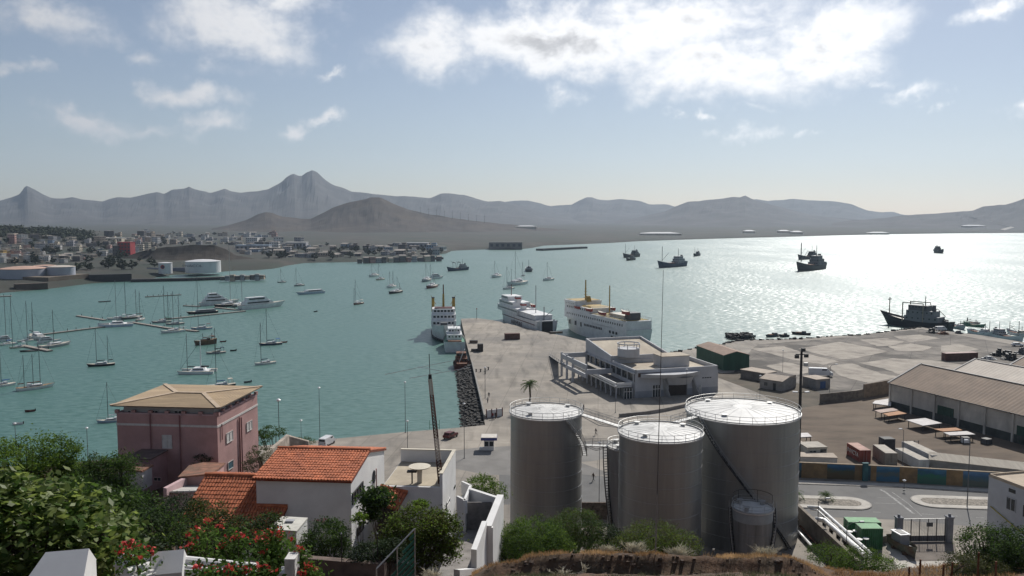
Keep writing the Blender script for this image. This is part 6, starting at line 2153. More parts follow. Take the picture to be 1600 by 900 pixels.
# ---- working ships
def coaster(label, bow, stern, hull='dgrey', house='grey', aft=True, beam=.2, fbk=.085, mast_h=.28, name='cargo_ship', cat='ship', group='working ships in the bay', crane=False, extra_mast=True, sup=.30, Lmin=0, Lfix=None, hk=.047):
	c, rz, L, A, S = heading(bow, stern)
	L = Lfix or max(L, Lmin)
	root = thing(name, label, cat, (c.x, c.y, 0), rz, group)
	Bm = max(4, L * beam)
	f = (L * fbk * 1.15, L * fbk * .85, L * fbk * 1.75)
	b = MB(); hull_mesh(b, L, Bm, f, 1.0, .8, bow_full=1.3, bul=.6)
	b.build('hull', [V[hull], V['rust']], root)
	zd = f[1] - .5
	s = -1 if aft else 1
	x0 = -L * .30 if aft else L * .12
	hh = L * hk
	z = zd
	for k in range(3):
		bx = MB(); bx.box((x0 + k * L * .012, 0, z), (L * sup * (1 - .2 * k), Bm * (.82 - .13 * k), hh))
		d_ = bx.build('deckhouse', V[house], root)
		w_ = MB()
		for sy in (-1, 1):
			for i in range(5):
				SW.append(((x0 + k * L * .012 - L * sup * (1 - .2 * k) * .4 + i * L * sup * (1 - .2 * k) * .2, sy * Bm * (.412 - .065 * k), z + hh * .45), (L * .02, .12, hh * .3)))
		for i in range(4):
			SW.append(((x0 + k * L * .012 + L * sup * (1 - .2 * k) * .5, (i - 1.5) * Bm * .17, z + hh * .45), (.14, Bm * .1, hh * .32)))
		flush_windows('window', d_)
		z += hh
	fn = MB(); fn.cone((x0 - L * .09, 0, z - hh), L * .028, L * .022, hh * 1.5, 10)
	fn.build('funnel', V['dark'], root)
	mast_part(root, x0 + L * .03, z, L * mast_h * .55, max(.14, L * .005), V['dark'])
	if extra_mast:
		mast_part(root, L * .33, f[2] * .9, L * mast_h, max(.16, L * .006), V['dark'])
		dr = MB(); dr.tube([(L * .33, 0, f[2] * .9 + .5), (L * .08, 0, f[2] + L * mast_h * .5)], max(.1, L * .004), 4)
		dr.build('derrick', V['dark'], root)
	ht = MB(); ht.box((L * .1 if aft else -L * .2, 0, zd), (L * .34, Bm * .55, L * .018 + .2))
	ht.build('hatch_cover', V['rust'], root)
	if crane:
		cr_ = MB()
		for k, x in enumerate((-.12, .12)):
			for sy in (-1, 1):
				cr_.tube([(L * x, sy * Bm * .4, zd), (L * (x + .02), sy * Bm * .3, zd + L * .2), (L * (x + .1), sy * Bm * .15, zd + L * .23)], .3, 5)
			cr_.tube([(L * (x + .02), -Bm * .3, zd + L * .2), (L * (x + .02), Bm * .3, zd + L * .2)], .3, 5)
		cr_.build('gantry', V['grey'], root)
	rl = MB()
	for sy in (-1, 1):
		rl.tube([(-L * .48, sy * Bm * .38, f[0] + .8), (0, sy * Bm * .48, f[1] + .8), (L * .35, sy * Bm * .3, f[2] + .4)], .06, 3)
	rl.build('railing', V['grey'], root)
	return root

coaster('dark blue coaster with its bridge aft, lying in the silver water', (1027, 419), (1069, 415.5), 'navy', 'grey')
coaster('dark freighter, upper of the two overlapping left of the glitter', (973, 403), (997, 401), 'dark', 'dgrey', Lmin=26)
coaster('small dark freighter in front of the other one left of the glitter', (978, 407.5), (991, 406), 'dark', 'dgrey', Lmin=16, extra_mast=False)
coaster('small trawler alone between the freighters and the glitter', (1084, 401), (1092, 399.5), 'dark', 'dgrey', Lmin=16)
coaster('dark coaster in the bright glitter, farther of the pair', (1246, 406), (1275, 404), 'dark', 'dark')
coaster('dark coaster in the bright glitter, nearer of the pair', (1244, 424.5), (1284, 419.5), 'dark', 'dgrey')
coaster('dark freighter at the right of the glitter, alone', (1477, 396.5), (1459, 394.8), 'dark', 'dark', Lfix=25, beam=.36, fbk=.17, hk=.1, sup=.5, extra_mast=False)
coaster('work ship with pale gantries off the boatyard', (698, 424), (730, 421.5), 'navy', 'grey', crane=True, extra_mast=False)
coaster('freighter seen from astern beyond the pier head', (826, 420), (826.5, 427.5), 'dgrey', 'grey', Lfix=27, beam=.30)

# trawler berthed at the fishing quay
def trawler():
	c, rz, L, A, S = heading((1374, 505.5), (1487, 517))
	root = thing('trawler', 'large dark trawler with a grey bridge berthed at the fishing quay', 'ship', (c.x, c.y, 0), rz)
	Bm = 9.0
	f = (4.2, 3.6, 7.2)
	hull_mesh(MB(), L, Bm, f, 1.2, .8, bow_full=1.2, bul=.9, rake=.12).build('hull', [V['black'], V['cream']], root)
	g_ = vm('trawl_grey', (0.19, 0.20, 0.21)); ch = vm('trawl_cream', (0.34, 0.30, 0.22))
	z = 3.2
	for k, (x0, x1, w, h) in enumerate(((-.36, .10, .84, 3.0), (-.30, .08, .74, 2.7), (-.20, .06, .6, 2.5))):
		b = MB(); b.box(((x0 + x1) / 2 * L, 0, z), ((x1 - x0) * L, Bm * w, h))
		d_ = b.build('deckhouse', g_ if k < 2 else V['dgrey'], root)
		w_ = MB()
		for sy in (-1, 1):
			for i in range(6):
				SW.append(((L * (x0 + (x1 - x0) * (i + .5) / 6), sy * (Bm * w / 2 + .02), z + h * .5), (.7, .08, .7)))
		for i in range(4):
			SW.append(((L * x1 + .02, (i - 1.5) * Bm * w * .22, z + h * .5), (.08, .9, .8)))
		flush_windows('window', d_)
		z += h
	for sy in (-.45, .45):
		b = MB(); b.tube([(L * .12, Bm * sy, 3), (L * .12, Bm * sy, 12.5)], .28, 6)
		b.tube([(-L * .16, Bm * sy, 3), (-L * .16, Bm * sy, 12.5)], .2, 6)
		b.tube([(L * .12, Bm * sy, 12.5), (-L * .16, Bm * sy, 12.5)], .25, 6)
		b.build('gantry', ch, root)
	mast_part(root, L * .36, 6.5, 7.8, .28, ch)
	b = MB(); b.tube([(L * .36, -1.6, 13.2), (L * .36, 1.6, 13.2)], .25, 6); b.build('crosstree', V['dark'], root)
	mast_part(root, -L * .14, z, 4.5, .22, V['dark'])
	b = MB(); b.cone((-L * .26, 0, 8.8), 1.0, .8, 3.0, 12); b.build('funnel', V['dgrey'], root)
	b = MB()
	for i in range(5):
		b.tube([(L * (.15 + i * .07), -Bm * .45 + i * .5, f[2] * .75), (L * (.15 + i * .07), -Bm * .45 + i * .5, f[2] * .75 + 1.2)], .06, 4)
	b.tube([(L * .12, -Bm * .48, 5.4), (L * .46, -.6, 8)], .06, 4)
	b.build('railing', V['grey'], root)
	b = MB(); b.tube([(-L * .2, 2, 6), (-L * .34, 3, 10.5), (-L * .45, 3, 7)], .16, 5); b.build('net_boom', V['rust'], root)
	nb = MB()
	for i in range(9):
		nb.box((-L * (.30 + .018 * i), random.uniform(-3, 3), 3.2), (1.2, 1.6, random.uniform(.6, 2.2)), random.random())
	nb.build('net_pile', V['dgrey'], root)

trawler()
coaster('white fishing boat with a blue-grey wheelhouse right of the trawler', (1552, 528), (1516, 520), 'white', 'white', aft=False, fbk=.10, beam=.26, group='fishing boats at the right-hand quay', name='fishing_boat', cat='boat', Lmin=16)
coaster('white and grey fishing boat at the right edge of the quay', (1600, 537), (1550, 526), 'white', 'grey', fbk=.10, beam=.25, group='fishing boats at the right-hand quay', name='fishing_boat', cat='boat', Lmin=20)
coaster('green-decked fishing boat behind the white ones', (1540, 512), (1502, 508), 'green', 'green', fbk=.09, beam=.25, group='fishing boats at the right-hand quay', name='fishing_boat', cat='boat', extra_mast=False)
coaster('dark red fishing boat outermost at the right-hand quay', (1508, 504), (1530, 506), 'maroon', 'dgrey', fbk=.09, beam=.28, group='fishing boats at the right-hand quay', name='fishing_boat', cat='boat')
coaster('white launch just astern of the trawler', (1508, 516), (1487, 511), 'white', 'white', aft=False, fbk=.12, beam=.3, group='fishing boats at the right-hand quay', name='fishing_boat', cat='boat', extra_mast=False)
coaster('white boat with a tall net mast near the right edge', (1572, 520), (1604, 526), 'white', 'cream', fbk=.1, beam=.25, group='fishing boats at the right-hand quay', name='fishing_boat', cat='boat')

# small boats by the rocky shore behind the green shed
for lb, bw_, st_, hl in (('small dark boat at the end of the rocky jetty', (1150, 527), (1164, 524.5), 'dark'), ('grey boat behind the dark one at the rocky jetty', (1162, 525), (1180, 527), 'dgrey'), ('flat grey skiff off the rocky shore, left of three', (1196, 527), (1218, 525), 'dgrey'),
						 ('short dark skiff off the rocky shore beside the flat one', (1218, 527), (1232, 526), 'dark'), ('dark laden barge off the rocky shore, right of the skiffs', (1236, 522), (1267, 523.5), 'dark')):
	c, rz, L, A, S = heading(bw_, st_)
	root = thing('workboat', lb, 'boat', (c.x, c.y, 0), rz, 'small boats off the rocky shore')
	hull_mesh(MB(), L, max(2, L * .36), (.9, .8, 1.3), .3, .8, bul=.3).build('hull', [V[hl], V['dgrey']], root)
	MB().box((-L * .15, 0, .5), (L * .25, L * .2, 1.3), taper=.85).build('cabin', V['dgrey'], root)
	MB().box((L * .12, 0, .5), (L * .3, L * .22, .7), .1).build('cargo', V['rust'], root)

# ---- ferries
def strip_windows(b, x0, x1, y, z, n, w, h, t=.1):
	for i in range(n):
		SW.append(((x0 + (x1 - x0) * (i + .5) / n, y, z), (w, t, h)))
	return b

def lifeboat(parent, x, y, z, L=6.0, mat=None):
	b = MB(); hull_mesh(b, L, 2.0, (1.0, .9, 1.2), .5, .5, n=8)
	b.v = [(a + x, c + y, d + z) for a, c, d in b.v]
	b.build('lifeboat', [mat or V['red'], V['cream']], parent)
	d_ = MB()
	for s in (-.35, .35):
		d_.tube([(x + L * s, y * .82, z - .6), (x + L * s, y * .9, z + 1.9), (x + L * s, y, z + 1.7)], .09, 4)
	d_.build('davit', V['white'], parent)

def middle_ferry():
	c, rz, L, A, S = heading((783, 497.5), (855, 524))
	root = thing('ferry', 'white ferry with a red line and open dark stern door, middle of three ferries', 'ferry', (c.x, c.y, 0), rz, 'ferries at the pier')
	Bm = 11.0
	f = (6.8, 6.6, 8.8)
	hull_mesh(MB(), L, Bm, f, 1.0, .96, bow_full=1.3, rake=.05).build('hull', [V['white'], V['grey']], root)
	st = MB()
	for sy in (-1, 1):
		st.box((-L * .12, sy * Bm * .5, 4.6), (L * .70, .10, .35))
	st.build('red_line', V['maroon'], root)
	tiers = [(-.10, .36, .94, 6.5, 3.0), (.02, .34, .84, 9.5, 2.6), (.16, .32, .72, 12.1, 2.2)]
	for x0, x1, w, z, h in tiers:
		b = MB(); b.box(((x0 + x1) / 2 * L, 0, z), ((x1 - x0) * L, Bm * w, h))
		d_ = b.build('deckhouse', V['white'], root)
		g_ = MB()
		for sy in (-1, 1):
			strip_windows(g_, x0 * L + .5, x1 * L - .5, sy * (Bm * w / 2 + .01), z + h * .45, int((x1 - x0) * L / 1.5), .8, .8)
		flush_windows('window', d_)
	b = MB(); b.box((-L * .27, 0, 6.6), (L * .32, Bm * .8, 2.2)); b.build('aft_house', V['white'], root)
	b = MB(); b.box((-L * .25, 0, 8.8), (L * .36, Bm * .86, .2)); b.build('aft_deck', V['white'], root)
	for x in (.04, -.08):
		b = MB(); b.box((x * L, 1.5, 9.4 if x < 0 else 12.0), (3.2, 2.4, 3.2), taper=.85); b.build('funnel', V['white'], root)
		b = MB(); b.box((x * L, 1.5, (9.4 if x < 0 else 12.0) + 1.8), (3.1, 2.4, .8)); b.build('funnel_band', V['red'], root)
	for x, y in ((.10, -Bm * .45), (-.02, -Bm * .45)):
		lifeboat(root, x * L, y, 10.2)
	mast_part(root, L * .25, 14.2, 6.0, .22, V['maroon'])
	mast_part(root, -L * .28, 8.8, 13.5, .22, V['grey'], spreaders=False)
	mast_part(root, -L * .44, 6.6, 6.5, .3, V['grey'], spreaders=False)
	b = MB(); b.tube([(-L * .44, 0, 8), (-L * .5, -3, 12)], .15, 5); b.build('crane', V['grey'], root)
	b = MB(); b.box((-L / 2 - .05, 0, .9), (.2, 5.2, 5.6)); b.build('stern_door', V['dark'], root)
	b = MB()
	for sy in (-1, 1):
		b.box((-L / 2 - .08, sy * 3.3, .9), (.25, .8, 6.6)); b.box((-L / 2 - .1, sy * 4.4, 4.6), (.15, .8, .9))
	b.build('door_frame', V['white'], root)
	# lettering along the side that faces the pier
	place_text('ARMAS', 3.6, vm('letter_maroon', (0.10, 0.03, 0.03)), root, (-L * .10, Bm * .5 + .12, 2.5), (-1, 0, 0), squeeze=1.5)
	rl = MB()
	for sy in (-1, 1):
		rl.tube([(-L * .48, sy * Bm * .47, 7.8), (-L * .1, sy * Bm * .49, 7.7)], .07, 4)
	rl.build('railing', V['white'], root)
	return root

mf = middle_ferry()

def right_ferry():
	c, rz, L, A, S = heading((884, 512), (999, 543))
	root = thing('ferry', 'tall white ferry with ochre decks and two ochre masts behind the terminal', 'ferry', (c.x, c.y, 0), rz, 'ferries at the pier')
	Bm = 13.0
	hull_mesh(MB(), L, Bm, (7.6, 7.4, 9.8), 1.0, .98, bow_full=1.7, rake=.05).build('hull', [V['white'], V['grey']], root)
	for x0, x1, w, z, h in ((-.49, .34, .98, 7.3, 3.9), (-.02, .34, .95, 11.2, 2.3)):
		b = MB(); b.box(((x0 + x1) / 2 * L, 0, z), ((x1 - x0) * L, Bm * w, h))
		d_ = b.build('deckhouse', V['white'], root)
		g_ = MB()
		for sy in (-1, 1):
			strip_windows(g_, x0 * L + 2, x1 * L - 2, sy * (Bm * w / 2 + .01), z + h * .4, int((x1 - x0) * L / 2.1), .75, .9)
		flush_windows('window', d_)
	b = MB(); b.box((.24 * L, 0, 13.5), (.16 * L, Bm * 1.04, 2.3), taper=1.06); br = b.build('bridge', V['white'], root)
	g_ = MB(); strip_windows(g_, .17 * L, .31 * L, Bm * .53, 14.3, 5, 1.0, .8); strip_windows(g_, .17 * L, .31 * L, -Bm * .53, 14.3, 5, 1.0, .8)
	flush_windows('bridge_window', br)
	b = MB(); b.box((.24 * L, 0, 15.85), (.15 * L, Bm * .98, .12)); b.build('bridge_roof', V['yellow'], root)
	b = MB(); b.box((-.12 * L, 0, 11.25), (.20 * L, Bm * .86, .14)); b.box((-.35 * L, 0, 11.22), (.24 * L, Bm * .9, .16)); b.build('ochre_deck', vm('ochre', (0.27, 0.21, 0.07), .8, .3), root)
	b = MB(); b.box((.06 * L, 0, 13.5), (.14 * L, Bm * .8, .7), taper=.8); b.build('ochre_house', V['yellow'], root)
	b = MB(); b.box((-.30 * L, 0, 11.4), (.18 * L, Bm * .5, 1.5)); b.build('deck_store', V['cream'], root)
	g_ = MB()
	for sy in (-1, 1):
		strip_windows(g_, .05 * L, .3 * L, sy * (Bm * .485), 4.4, 3, .9, 2.0, t=.5)
		strip_windows(g_, -.2 * L, .05 * L, sy * (Bm * .497), 5.2, 12, .6, 1.0, t=.3)
		strip_windows(g_, -.40 * L, -.28 * L, sy * (Bm * .497), 4.8, 3, 1.1, 1.1, t=.3)
		strip_windows(g_, -.40 * L, -.30 * L, sy * (Bm * .497), 2.2, 2, 1.3, 1.6, t=.3)
	flush_windows('hull_window', root)
	for x in (.16, .0, -.18):
		lifeboat(root, x * L, Bm * .46, 12.6 if x > -.1 else 12.2, 7.0)
		lifeboat(root, x * L, -Bm * .46, 12.6 if x > -.1 else 12.2, 7.0)
	mast_part(root, .20 * L, 15.9, 9.6, .42, V['yellow'])
	b = MB()
	for k in range(4):
		MB().tube([(.20 * L, -1.2 + .2 * k, 17 + k * 1.4), (.20 * L, 1.2 - .2 * k, 17 + k * 1.4)], .1, 4).build('crosstree', V['yellow'], root)
	b.box((.16 * L, 0, 15.4), (2.4, 2.2, 2.6), taper=.6)
	b.build('radar_platform', V['yellow'], root)
	mast_part(root, -.13 * L, 11.3, 13.2, .34, V['yellow'], spreaders=False)
	b = MB(); b.box((-.42 * L, 0, 11.2), (4.5, 5, 3.2)); b.build('aft_house', V['dgrey'], root)
	lifeboat(root, -.42 * L, Bm * .3, 14.2, 6.5)
	rl = MB()
	for sy in (-1, 1):
		for zz in (.5, 1.0):
			rl.tube([(-L * .49, sy * Bm * .48, 11.3 + zz), (-L * .02, sy * Bm * .48, 11.3 + zz)], .05, 4)
		for i in range(16):
			x = -L * .49 + L * .47 * i / 15
			rl.tube([(x, sy * Bm * .48, 11.2), (x, sy * Bm * .48, 12.3)], .05, 4)
	rl.build('railing', V['white'], root)
	return root

rf = right_ferry()

def left_ferry():
	c, rz, L, A, S = heading((692, 497), (694, 537))
	L = 52.0
	A_ = G(694, 536, 0)
	d = Vector((-20, 218, 0)).normalized()
	ctr = A_ + d * L / 2
	root = thing('ferry', 'white ferry with two ochre funnels and an ochre mast, left of the pier', 'ferry', (ctr.x, ctr.y, 0), math.atan2(d.y, d.x) + math.pi, 'ferries at the pier')
	Bm = 11.5
	hull_mesh(MB(), L, Bm, (6.0, 5.8, 7.8), 1.0, .9, bow_full=1.6, rake=.08).build('hull', [V['white'], V['grey']], root)
	bt = MB(); hull_mesh(bt, L * 1.002, Bm * 1.01, (.9, .9, .9), .4, .9, bow_full=1.6); bt.build('boot_stripe', [V['black'], V['black']], root)
	for x0, x1, w, z, h in ((-.40, .26, .98, 5.7, 2.7), (-.2, .22, .96, 8.4, 2.5), (-.02, .18, .9, 10.9, 2.3)):
		b = MB(); b.box(((x0 + x1) / 2 * L, 0, z), ((x1 - x0) * L, Bm * w, h))
		d_ = b.build('deckhouse', V['white'], root)
		g_ = MB()
		for sy in (-1, 1):
			strip_windows(g_, x0 * L + 1, x1 * L - 1, sy * (Bm * w / 2 + .01), z + h * .4, int((x1 - x0) * L / 2.0), .8, .8)
		for i in range(6):
			SW.append(((x1 * L + .02, (i - 2.5) * Bm * w * .15, z + h * .42), (.1, 1.1, .9)))
		flush_windows('window', d_)
	b = MB(); b.box((.10 * L, 0, 13.2), (.10 * L, Bm * .7, .5)); b.build('bridge_roof', V['maroon'], root)
	for sy in (-1, 1):
		b = MB(); b.box((-.04 * L, sy * Bm * .42, 10.9), (2.4, 1.5, 6.4), taper=.85); b.build('funnel', V['yellow'], root)
		b = MB(); b.box((-.04 * L, sy * Bm * .42, 17.2), (2.2, 1.4, .5)); b.build('funnel_cap', V['dark'], root)
		b = MB(); b.tube([(-.06 * L, sy * Bm * .3, 14), (-.10 * L, sy * Bm * .5, 18)], .15, 4); b.build('derrick', V['yellow'], root)
	mast_part(root, .06 * L, 13.2, 6.5, .55, V['yellow'], spreaders=False)
	mast_part(root, .06 * L, 19.5, 4.5, .3, V['rust'])
	b = MB(); b.box((.40 * L, 0, 6.9), (4, 3, 1.6)); b.build('winch', V['dgrey'], root)

left_ferry()
# small supply ship and tug nearer along the same quay
def side_boat(label, px, py, L, Bm, hull, deck, house, fb, hh, name='supply_boat'):
	A_ = G(px, py, 0)
	d = Vector((-20, 218, 0)).normalized()
	ctr = A_ + d * L / 2
	root = thing(name, label, 'boat', (ctr.x, ctr.y, 0), math.atan2(d.y, d.x), 'boats along the pier')
	hull_mesh(MB(), L, Bm, (fb, fb * .9, fb * 1.5), .8, .92, bul=.7).build('hull', [V[hull], V[deck]], root)
	z = fb * .85
	for k, (x0, x1, w) in enumerate(((-.15, .25, .7), (-.05, .2, .58))):
		b = MB(); b.box(((x0 + x1) / 2 * L, 0, z), ((x1 - x0) * L, Bm * w, hh))
		d_ = b.build('deckhouse', V[house], root)
		g_ = MB()
		for i in range(4):
			SW.append(((x0 * L - .02, (i - 1.5) * Bm * w * .22, z + hh * .45), (.08, .7, .7)))
		flush_windows('window', d_)
		z += hh
	mast_part(root, .05 * L, z, hh * 2.0, .16, V['grey'])
	b = MB(); b.tube([(-.2 * L, 1, fb), (-.32 * L, -1, fb + 5.5)], .14, 5); b.build('boom', V['white'], root)
	b = MB(); b.box((-.38 * L, 0, fb * .8), (2.2, Bm * .6, .9)); b.build('winch', V['rust'], root)
	return root

side_boat('small white supply ship with a green waterline before the left ferry', 711, 551, 30, 9.2, 'white', 'green', 'white', 4.4, 2.2)
side_boat('red and black tug moored nearest along the pier wall', 722, 579, 17, 6.2, 'maroon', 'rust', 'rust', 1.8, 1.8, 'tugboat')
# ------------------------------------------------------------------ far town, depot and shore
bpy.context.view_layer.update()
DG = bpy.context.evaluated_depsgraph_get()

def CAST(px, py, skip=()):
	"""first surface that a pixel's ray meets"""
	d = ray(px, py).normalized()
	ok, loc, nrm, idx, ob, mt = sc.ray_cast(DG, Vector((0, 0, CAMZ)), d, distance=20000)
	return (loc, ob.name if ob else '') if ok else (None, '')

# headland with a dark cliff behind the depot
cliff = M('headland_rock', (0.034, 0.028, 0.022), 0.95, 0.35, 0.05, (0.075, 0.058, 0.042), mask=(0.5, 0.7))
ridge('headland', 'low headland with a dark cliff behind the oil depot', [(120, 425), (150, 420), (175, 408), (200, 399), (240, 388), (270, 385), (300, 383), (335, 384), (352, 389), (366, 398), (395, 404), (425, 408), (446, 414), (452, 420)], 985, 75, cliff, rough=6, seed=9, step=3)
dg_h = M('headland_top', (0.13, 0.098, 0.066), 0.95, 0.25, 0.05)
ridge('headland', 'brown shoulder of the headland running down to the town', [(70, 436), (110, 428), (150, 418), (185, 411), (215, 406), (245, 410), (270, 418), (290, 428)], 935, 45, dg_h, rough=6, seed=11, step=3)
bpy.context.view_layer.update()
DG = bpy.context.evaluated_depsgraph_get()

TCOL = {'white': (0.46, 0.45, 0.43), 'cream': (0.42, 0.37, 0.29), 'ochre': (0.40, 0.26, 0.08), 'grey': (0.27, 0.27, 0.28), 'pink': (0.36, 0.22, 0.19), 'tan': (0.33, 0.27, 0.21), 'dark': (0.12, 0.11, 0.105), 'blue': (0.20, 0.26, 0.33)}
TM = {k: M('town_' + k, tuple(min(.7, 1.3 * q) for q in c), 0.9, 0.12, 0.08) for k, c in TCOL.items()}
ROOF = M('town_roof', (0.34, 0.30, 0.26), 0.9, 0.2, 0.05)
TWIN = M('town_window', (0.05, 0.05, 0.055), 0.5, 0.1, 1)
PROTO = {}

def town_mesh(kind, col):
	"""a small flat- or pitched-roofed block, unit width 1 x depth 1, height 1; windows are real recess-coloured boxes"""
	k = (kind, col)
	if k in PROTO:
		return PROTO[k]
	b = MB()
	fl = {0: 1, 1: 2, 2: 3, 3: 2, 4: 4}[kind]
	b.box((0, 0, -.6), (1, 1, 1.6), mi=0)
	b.box((0, 0, 1.0), (1.03, 1.03, .04), mi=1)
	if kind == 1:
		b.box((.2, .2, 1.04), (.5, .5, .35), mi=0); b.box((.2, .2, 1.39), (.54, .54, .04), mi=1)
	if kind == 3:
		b.add([(-.55, -.55, 1.04), (.55, -.55, 1.04), (.55, .55, 1.04), (-.55, .55, 1.04), (-.55, 0, 1.4), (.55, 0, 1.4)], [(0, 1, 5, 4), (2, 3, 4, 5), (3, 0, 4), (1, 2, 5)], 1)
	for f in range(fl):
		for i in range(4):
			z = (f + .3) / fl
			x = -.5 + (i + .5) / 4
			b.box((x, -.505, z), (.11, .03, .42 / fl), mi=2)
			b.box((.505, x, z), (.03, .11, .42 / fl), mi=2)
	PROTO[k] = b.mesh('town_house', [TM[col], ROOF, TWIN])
	return PROTO[k]

rnd = random.Random(21)
TPLACE = {'hill': 'on the hillside of the far town', 'middle': 'in the far town beyond the headland', 'strip': 'along the far waterfront of the bay'}
placed = []

def town(zone, n, x0, x1, band, cols, wmin, wmax, kinds, name='town_house'):
	c = 0
	tries = 0
	while c < n and tries < n * 12:
		tries += 1
		px = rnd.uniform(x0, x1)
		lo, hi = band(px)
		py = rnd.uniform(lo, hi)
		loc, ob = CAST(px, py)
		if loc is None or not ob.startswith(('land', 'headland')) or (ob.startswith('headland') and zone != 'hill'):
			continue
		w_px = rnd.uniform(wmin, wmax)
		if any(abs(px - a) < (w_px + b_) * .42 and abs(py - d) < 2.2 for a, d, b_ in placed):
			continue
		placed.append((px, py, w_px))
		col = rnd.choice(cols)
		kind = rnd.choice(kinds)
		w_ = w_px * loc.y / FPX
		hgt = w_ * {0: .42, 1: .55, 2: .8, 3: .35, 4: 1.15}[kind] * rnd.uniform(.8, 1.15)
		o = link(name, town_mesh(kind, col), None, loc, rnd.uniform(-.5, .35))
		o.scale = (w_, w_ * rnd.uniform(.7, 1.1), hgt)
		shape = {0: 'one-storey flat-roofed', 1: 'flat-roofed two-storey', 2: 'three-storey', 3: 'pitched-roofed', 4: 'tall'}[kind]
		tag(o, 'small %s %s building %s' % (shape, {'dark': 'dark grey', 'blue': 'blue-grey'}.get(col, col), TPLACE[zone]), 'building', 'buildings ' + TPLACE[zone])
		c += 1

mixc = ['white'] * 6 + ['cream'] * 4 + ['grey'] * 5 + ['tan'] * 4 + ['pink'] * 2 + ['dark'] * 3 + ['blue']
town('hill', 26, -10, 62, lambda x: (388, 412), ['ochre', 'ochre', 'cream', 'white', 'tan', 'pink'], 6, 12, [1, 2, 2, 4])
town('hill', 120, -15, 250, lambda x: (372 + max(0, x - 60) * .03, 412 - max(0, x - 110) * .16), mixc, 4, 12, [0, 1, 1, 2, 2, 3, 4])
town('middle', 70, 150, 430, lambda x: (366, 383), mixc, 4, 11, [0, 1, 1, 2, 3])
town('strip', 26, 372, 470, lambda x: (378, 398), ['white', 'cream', 'grey', 'tan', 'dark', 'blue'], 7, 15, [0, 1, 1, 2, 3])
town('strip', 42, 430, 700, lambda x: (384, 403 - max(0, x - 620) * .06), ['grey', 'tan', 'dark', 'dark', 'cream', 'blue', 'white'], 6, 16, [0, 0, 3, 3, 1])

def far_block(name, label, cat, px0, px1, py_base, h, depth, mat, roof, floors=3, cols_=6, group=None):
	"""one recognisable far building: wall, roof, storey windows"""
	loc, ob = CAST((px0 + px1) / 2, py_base)
	Y = loc.y
	x0, x1 = AT(px0, py_base, Y).x, AT(px1, py_base, Y).x
	root = thing(name, label, cat, ((x0 + x1) / 2, Y, loc.z), 0, group)
	W = x1 - x0
	MB().box((0, depth / 2, -3), (W, depth, h + 3)).build('wall', mat, root)
	MB().box((0, depth / 2, h), (W + .8, depth + .8, .5)).build('roof', roof, root)
	for f in range(floors):
		for i in range(cols_):
			MB().box((-W / 2 + W * (i + .5) / cols_, -.06, h * (f + .3) / max(1, floors)), (W / cols_ * .5, .12, h / max(1, floors) * .45)).build('window', TWIN, root)
	return root

redb = far_block('apartment_building', 'bright red apartment block standing out in the far town', 'building', 184, 204, 399, 16, 14, M('town_red', (0.30, 0.035, 0.04), 0.7, 0.1, .2), M('town_red', (0.30, 0.035, 0.04)), 4, 4)
far_block('apartment_building', 'dark block leaning against the red apartment block', 'building', 176, 184, 399, 12, 12, TM['dark'], ROOF, 3, 2)
far_block('hotel', 'white stepped building on the far shore above the headland', 'building', 384, 402, 380, 10, 14, TM['white'], TM['white'], 3, 6)
far_block('warehouse', 'long grey shed with a pale roof beyond the headland', 'warehouse', 368, 420, 391, 7, 16, TM['grey'], TM['blue'], 1, 8)
far_block('warehouse', 'long pale-roofed warehouse on the far waterfront', 'warehouse', 446, 478, 388, 9, 16, TM['grey'], TM['white'], 1, 6)
far_block('warehouse', 'low grey warehouse beyond the far beach', 'warehouse', 630, 668, 388, 8, 20, TM['grey'], TM['grey'], 1, 6)
far_block('warehouse', 'long low dark warehouse on the far beach', 'warehouse', 764, 816, 388, 10, 20, TM['dark'], TM['dark'], 1, 6)
far_block('villa', 'pale long house with a white roof on the far slope', 'building', 164, 190, 378, 6, 12, TM['cream'], TM['white'], 1, 6)
for lb, a, c, y in (('white strip of low sheds on the far plain, left one', 1000, 1063, 367.5), ('white flat tank roof on the far shore, first', 1162, 1178, 363.6), ('white flat tank roof on the far shore, second and brightest', 1216, 1232, 363.4), ('white flat tank roof on the far shore, third', 1236, 1252, 365), ('white low shed roof at the far waterline', 1356, 1386, 366.2),
					('white low shed on the slope of the right-hand hill', 1504, 1538, 354.5), ('pale low roofs on the plain beyond the middle ferry', 806, 838, 356)):
	loc, ob = CAST((a + c) / 2, y)
	Y = loc.y
	w_ = AT(c, y, Y).x - AT(a, y, Y).x
	root = thing('far_shed', lb, 'shed', loc, 0, 'white roofs on the far plain')
	MB().box((0, 0, -8), (w_, 30, 13)).build('wall', TM['cream'], root)
	b = MB(); b.add([(-w_ / 2 - 1, -16, 5), (w_ / 2 + 1, -16, 5), (w_ / 2 + 1, 16, 5), (-w_ / 2 - 1, 16, 5), (-w_ * .25, 0, 8.5), (w_ * .25, 0, 8.5)], [(0, 1, 5, 4), (2, 3, 4, 5), (3, 0, 4), (1, 2, 5)])
	b.build('roof', M('far_white_roof', (0.5, 0.5, 0.5), 0.7, 0.03, .1), root)

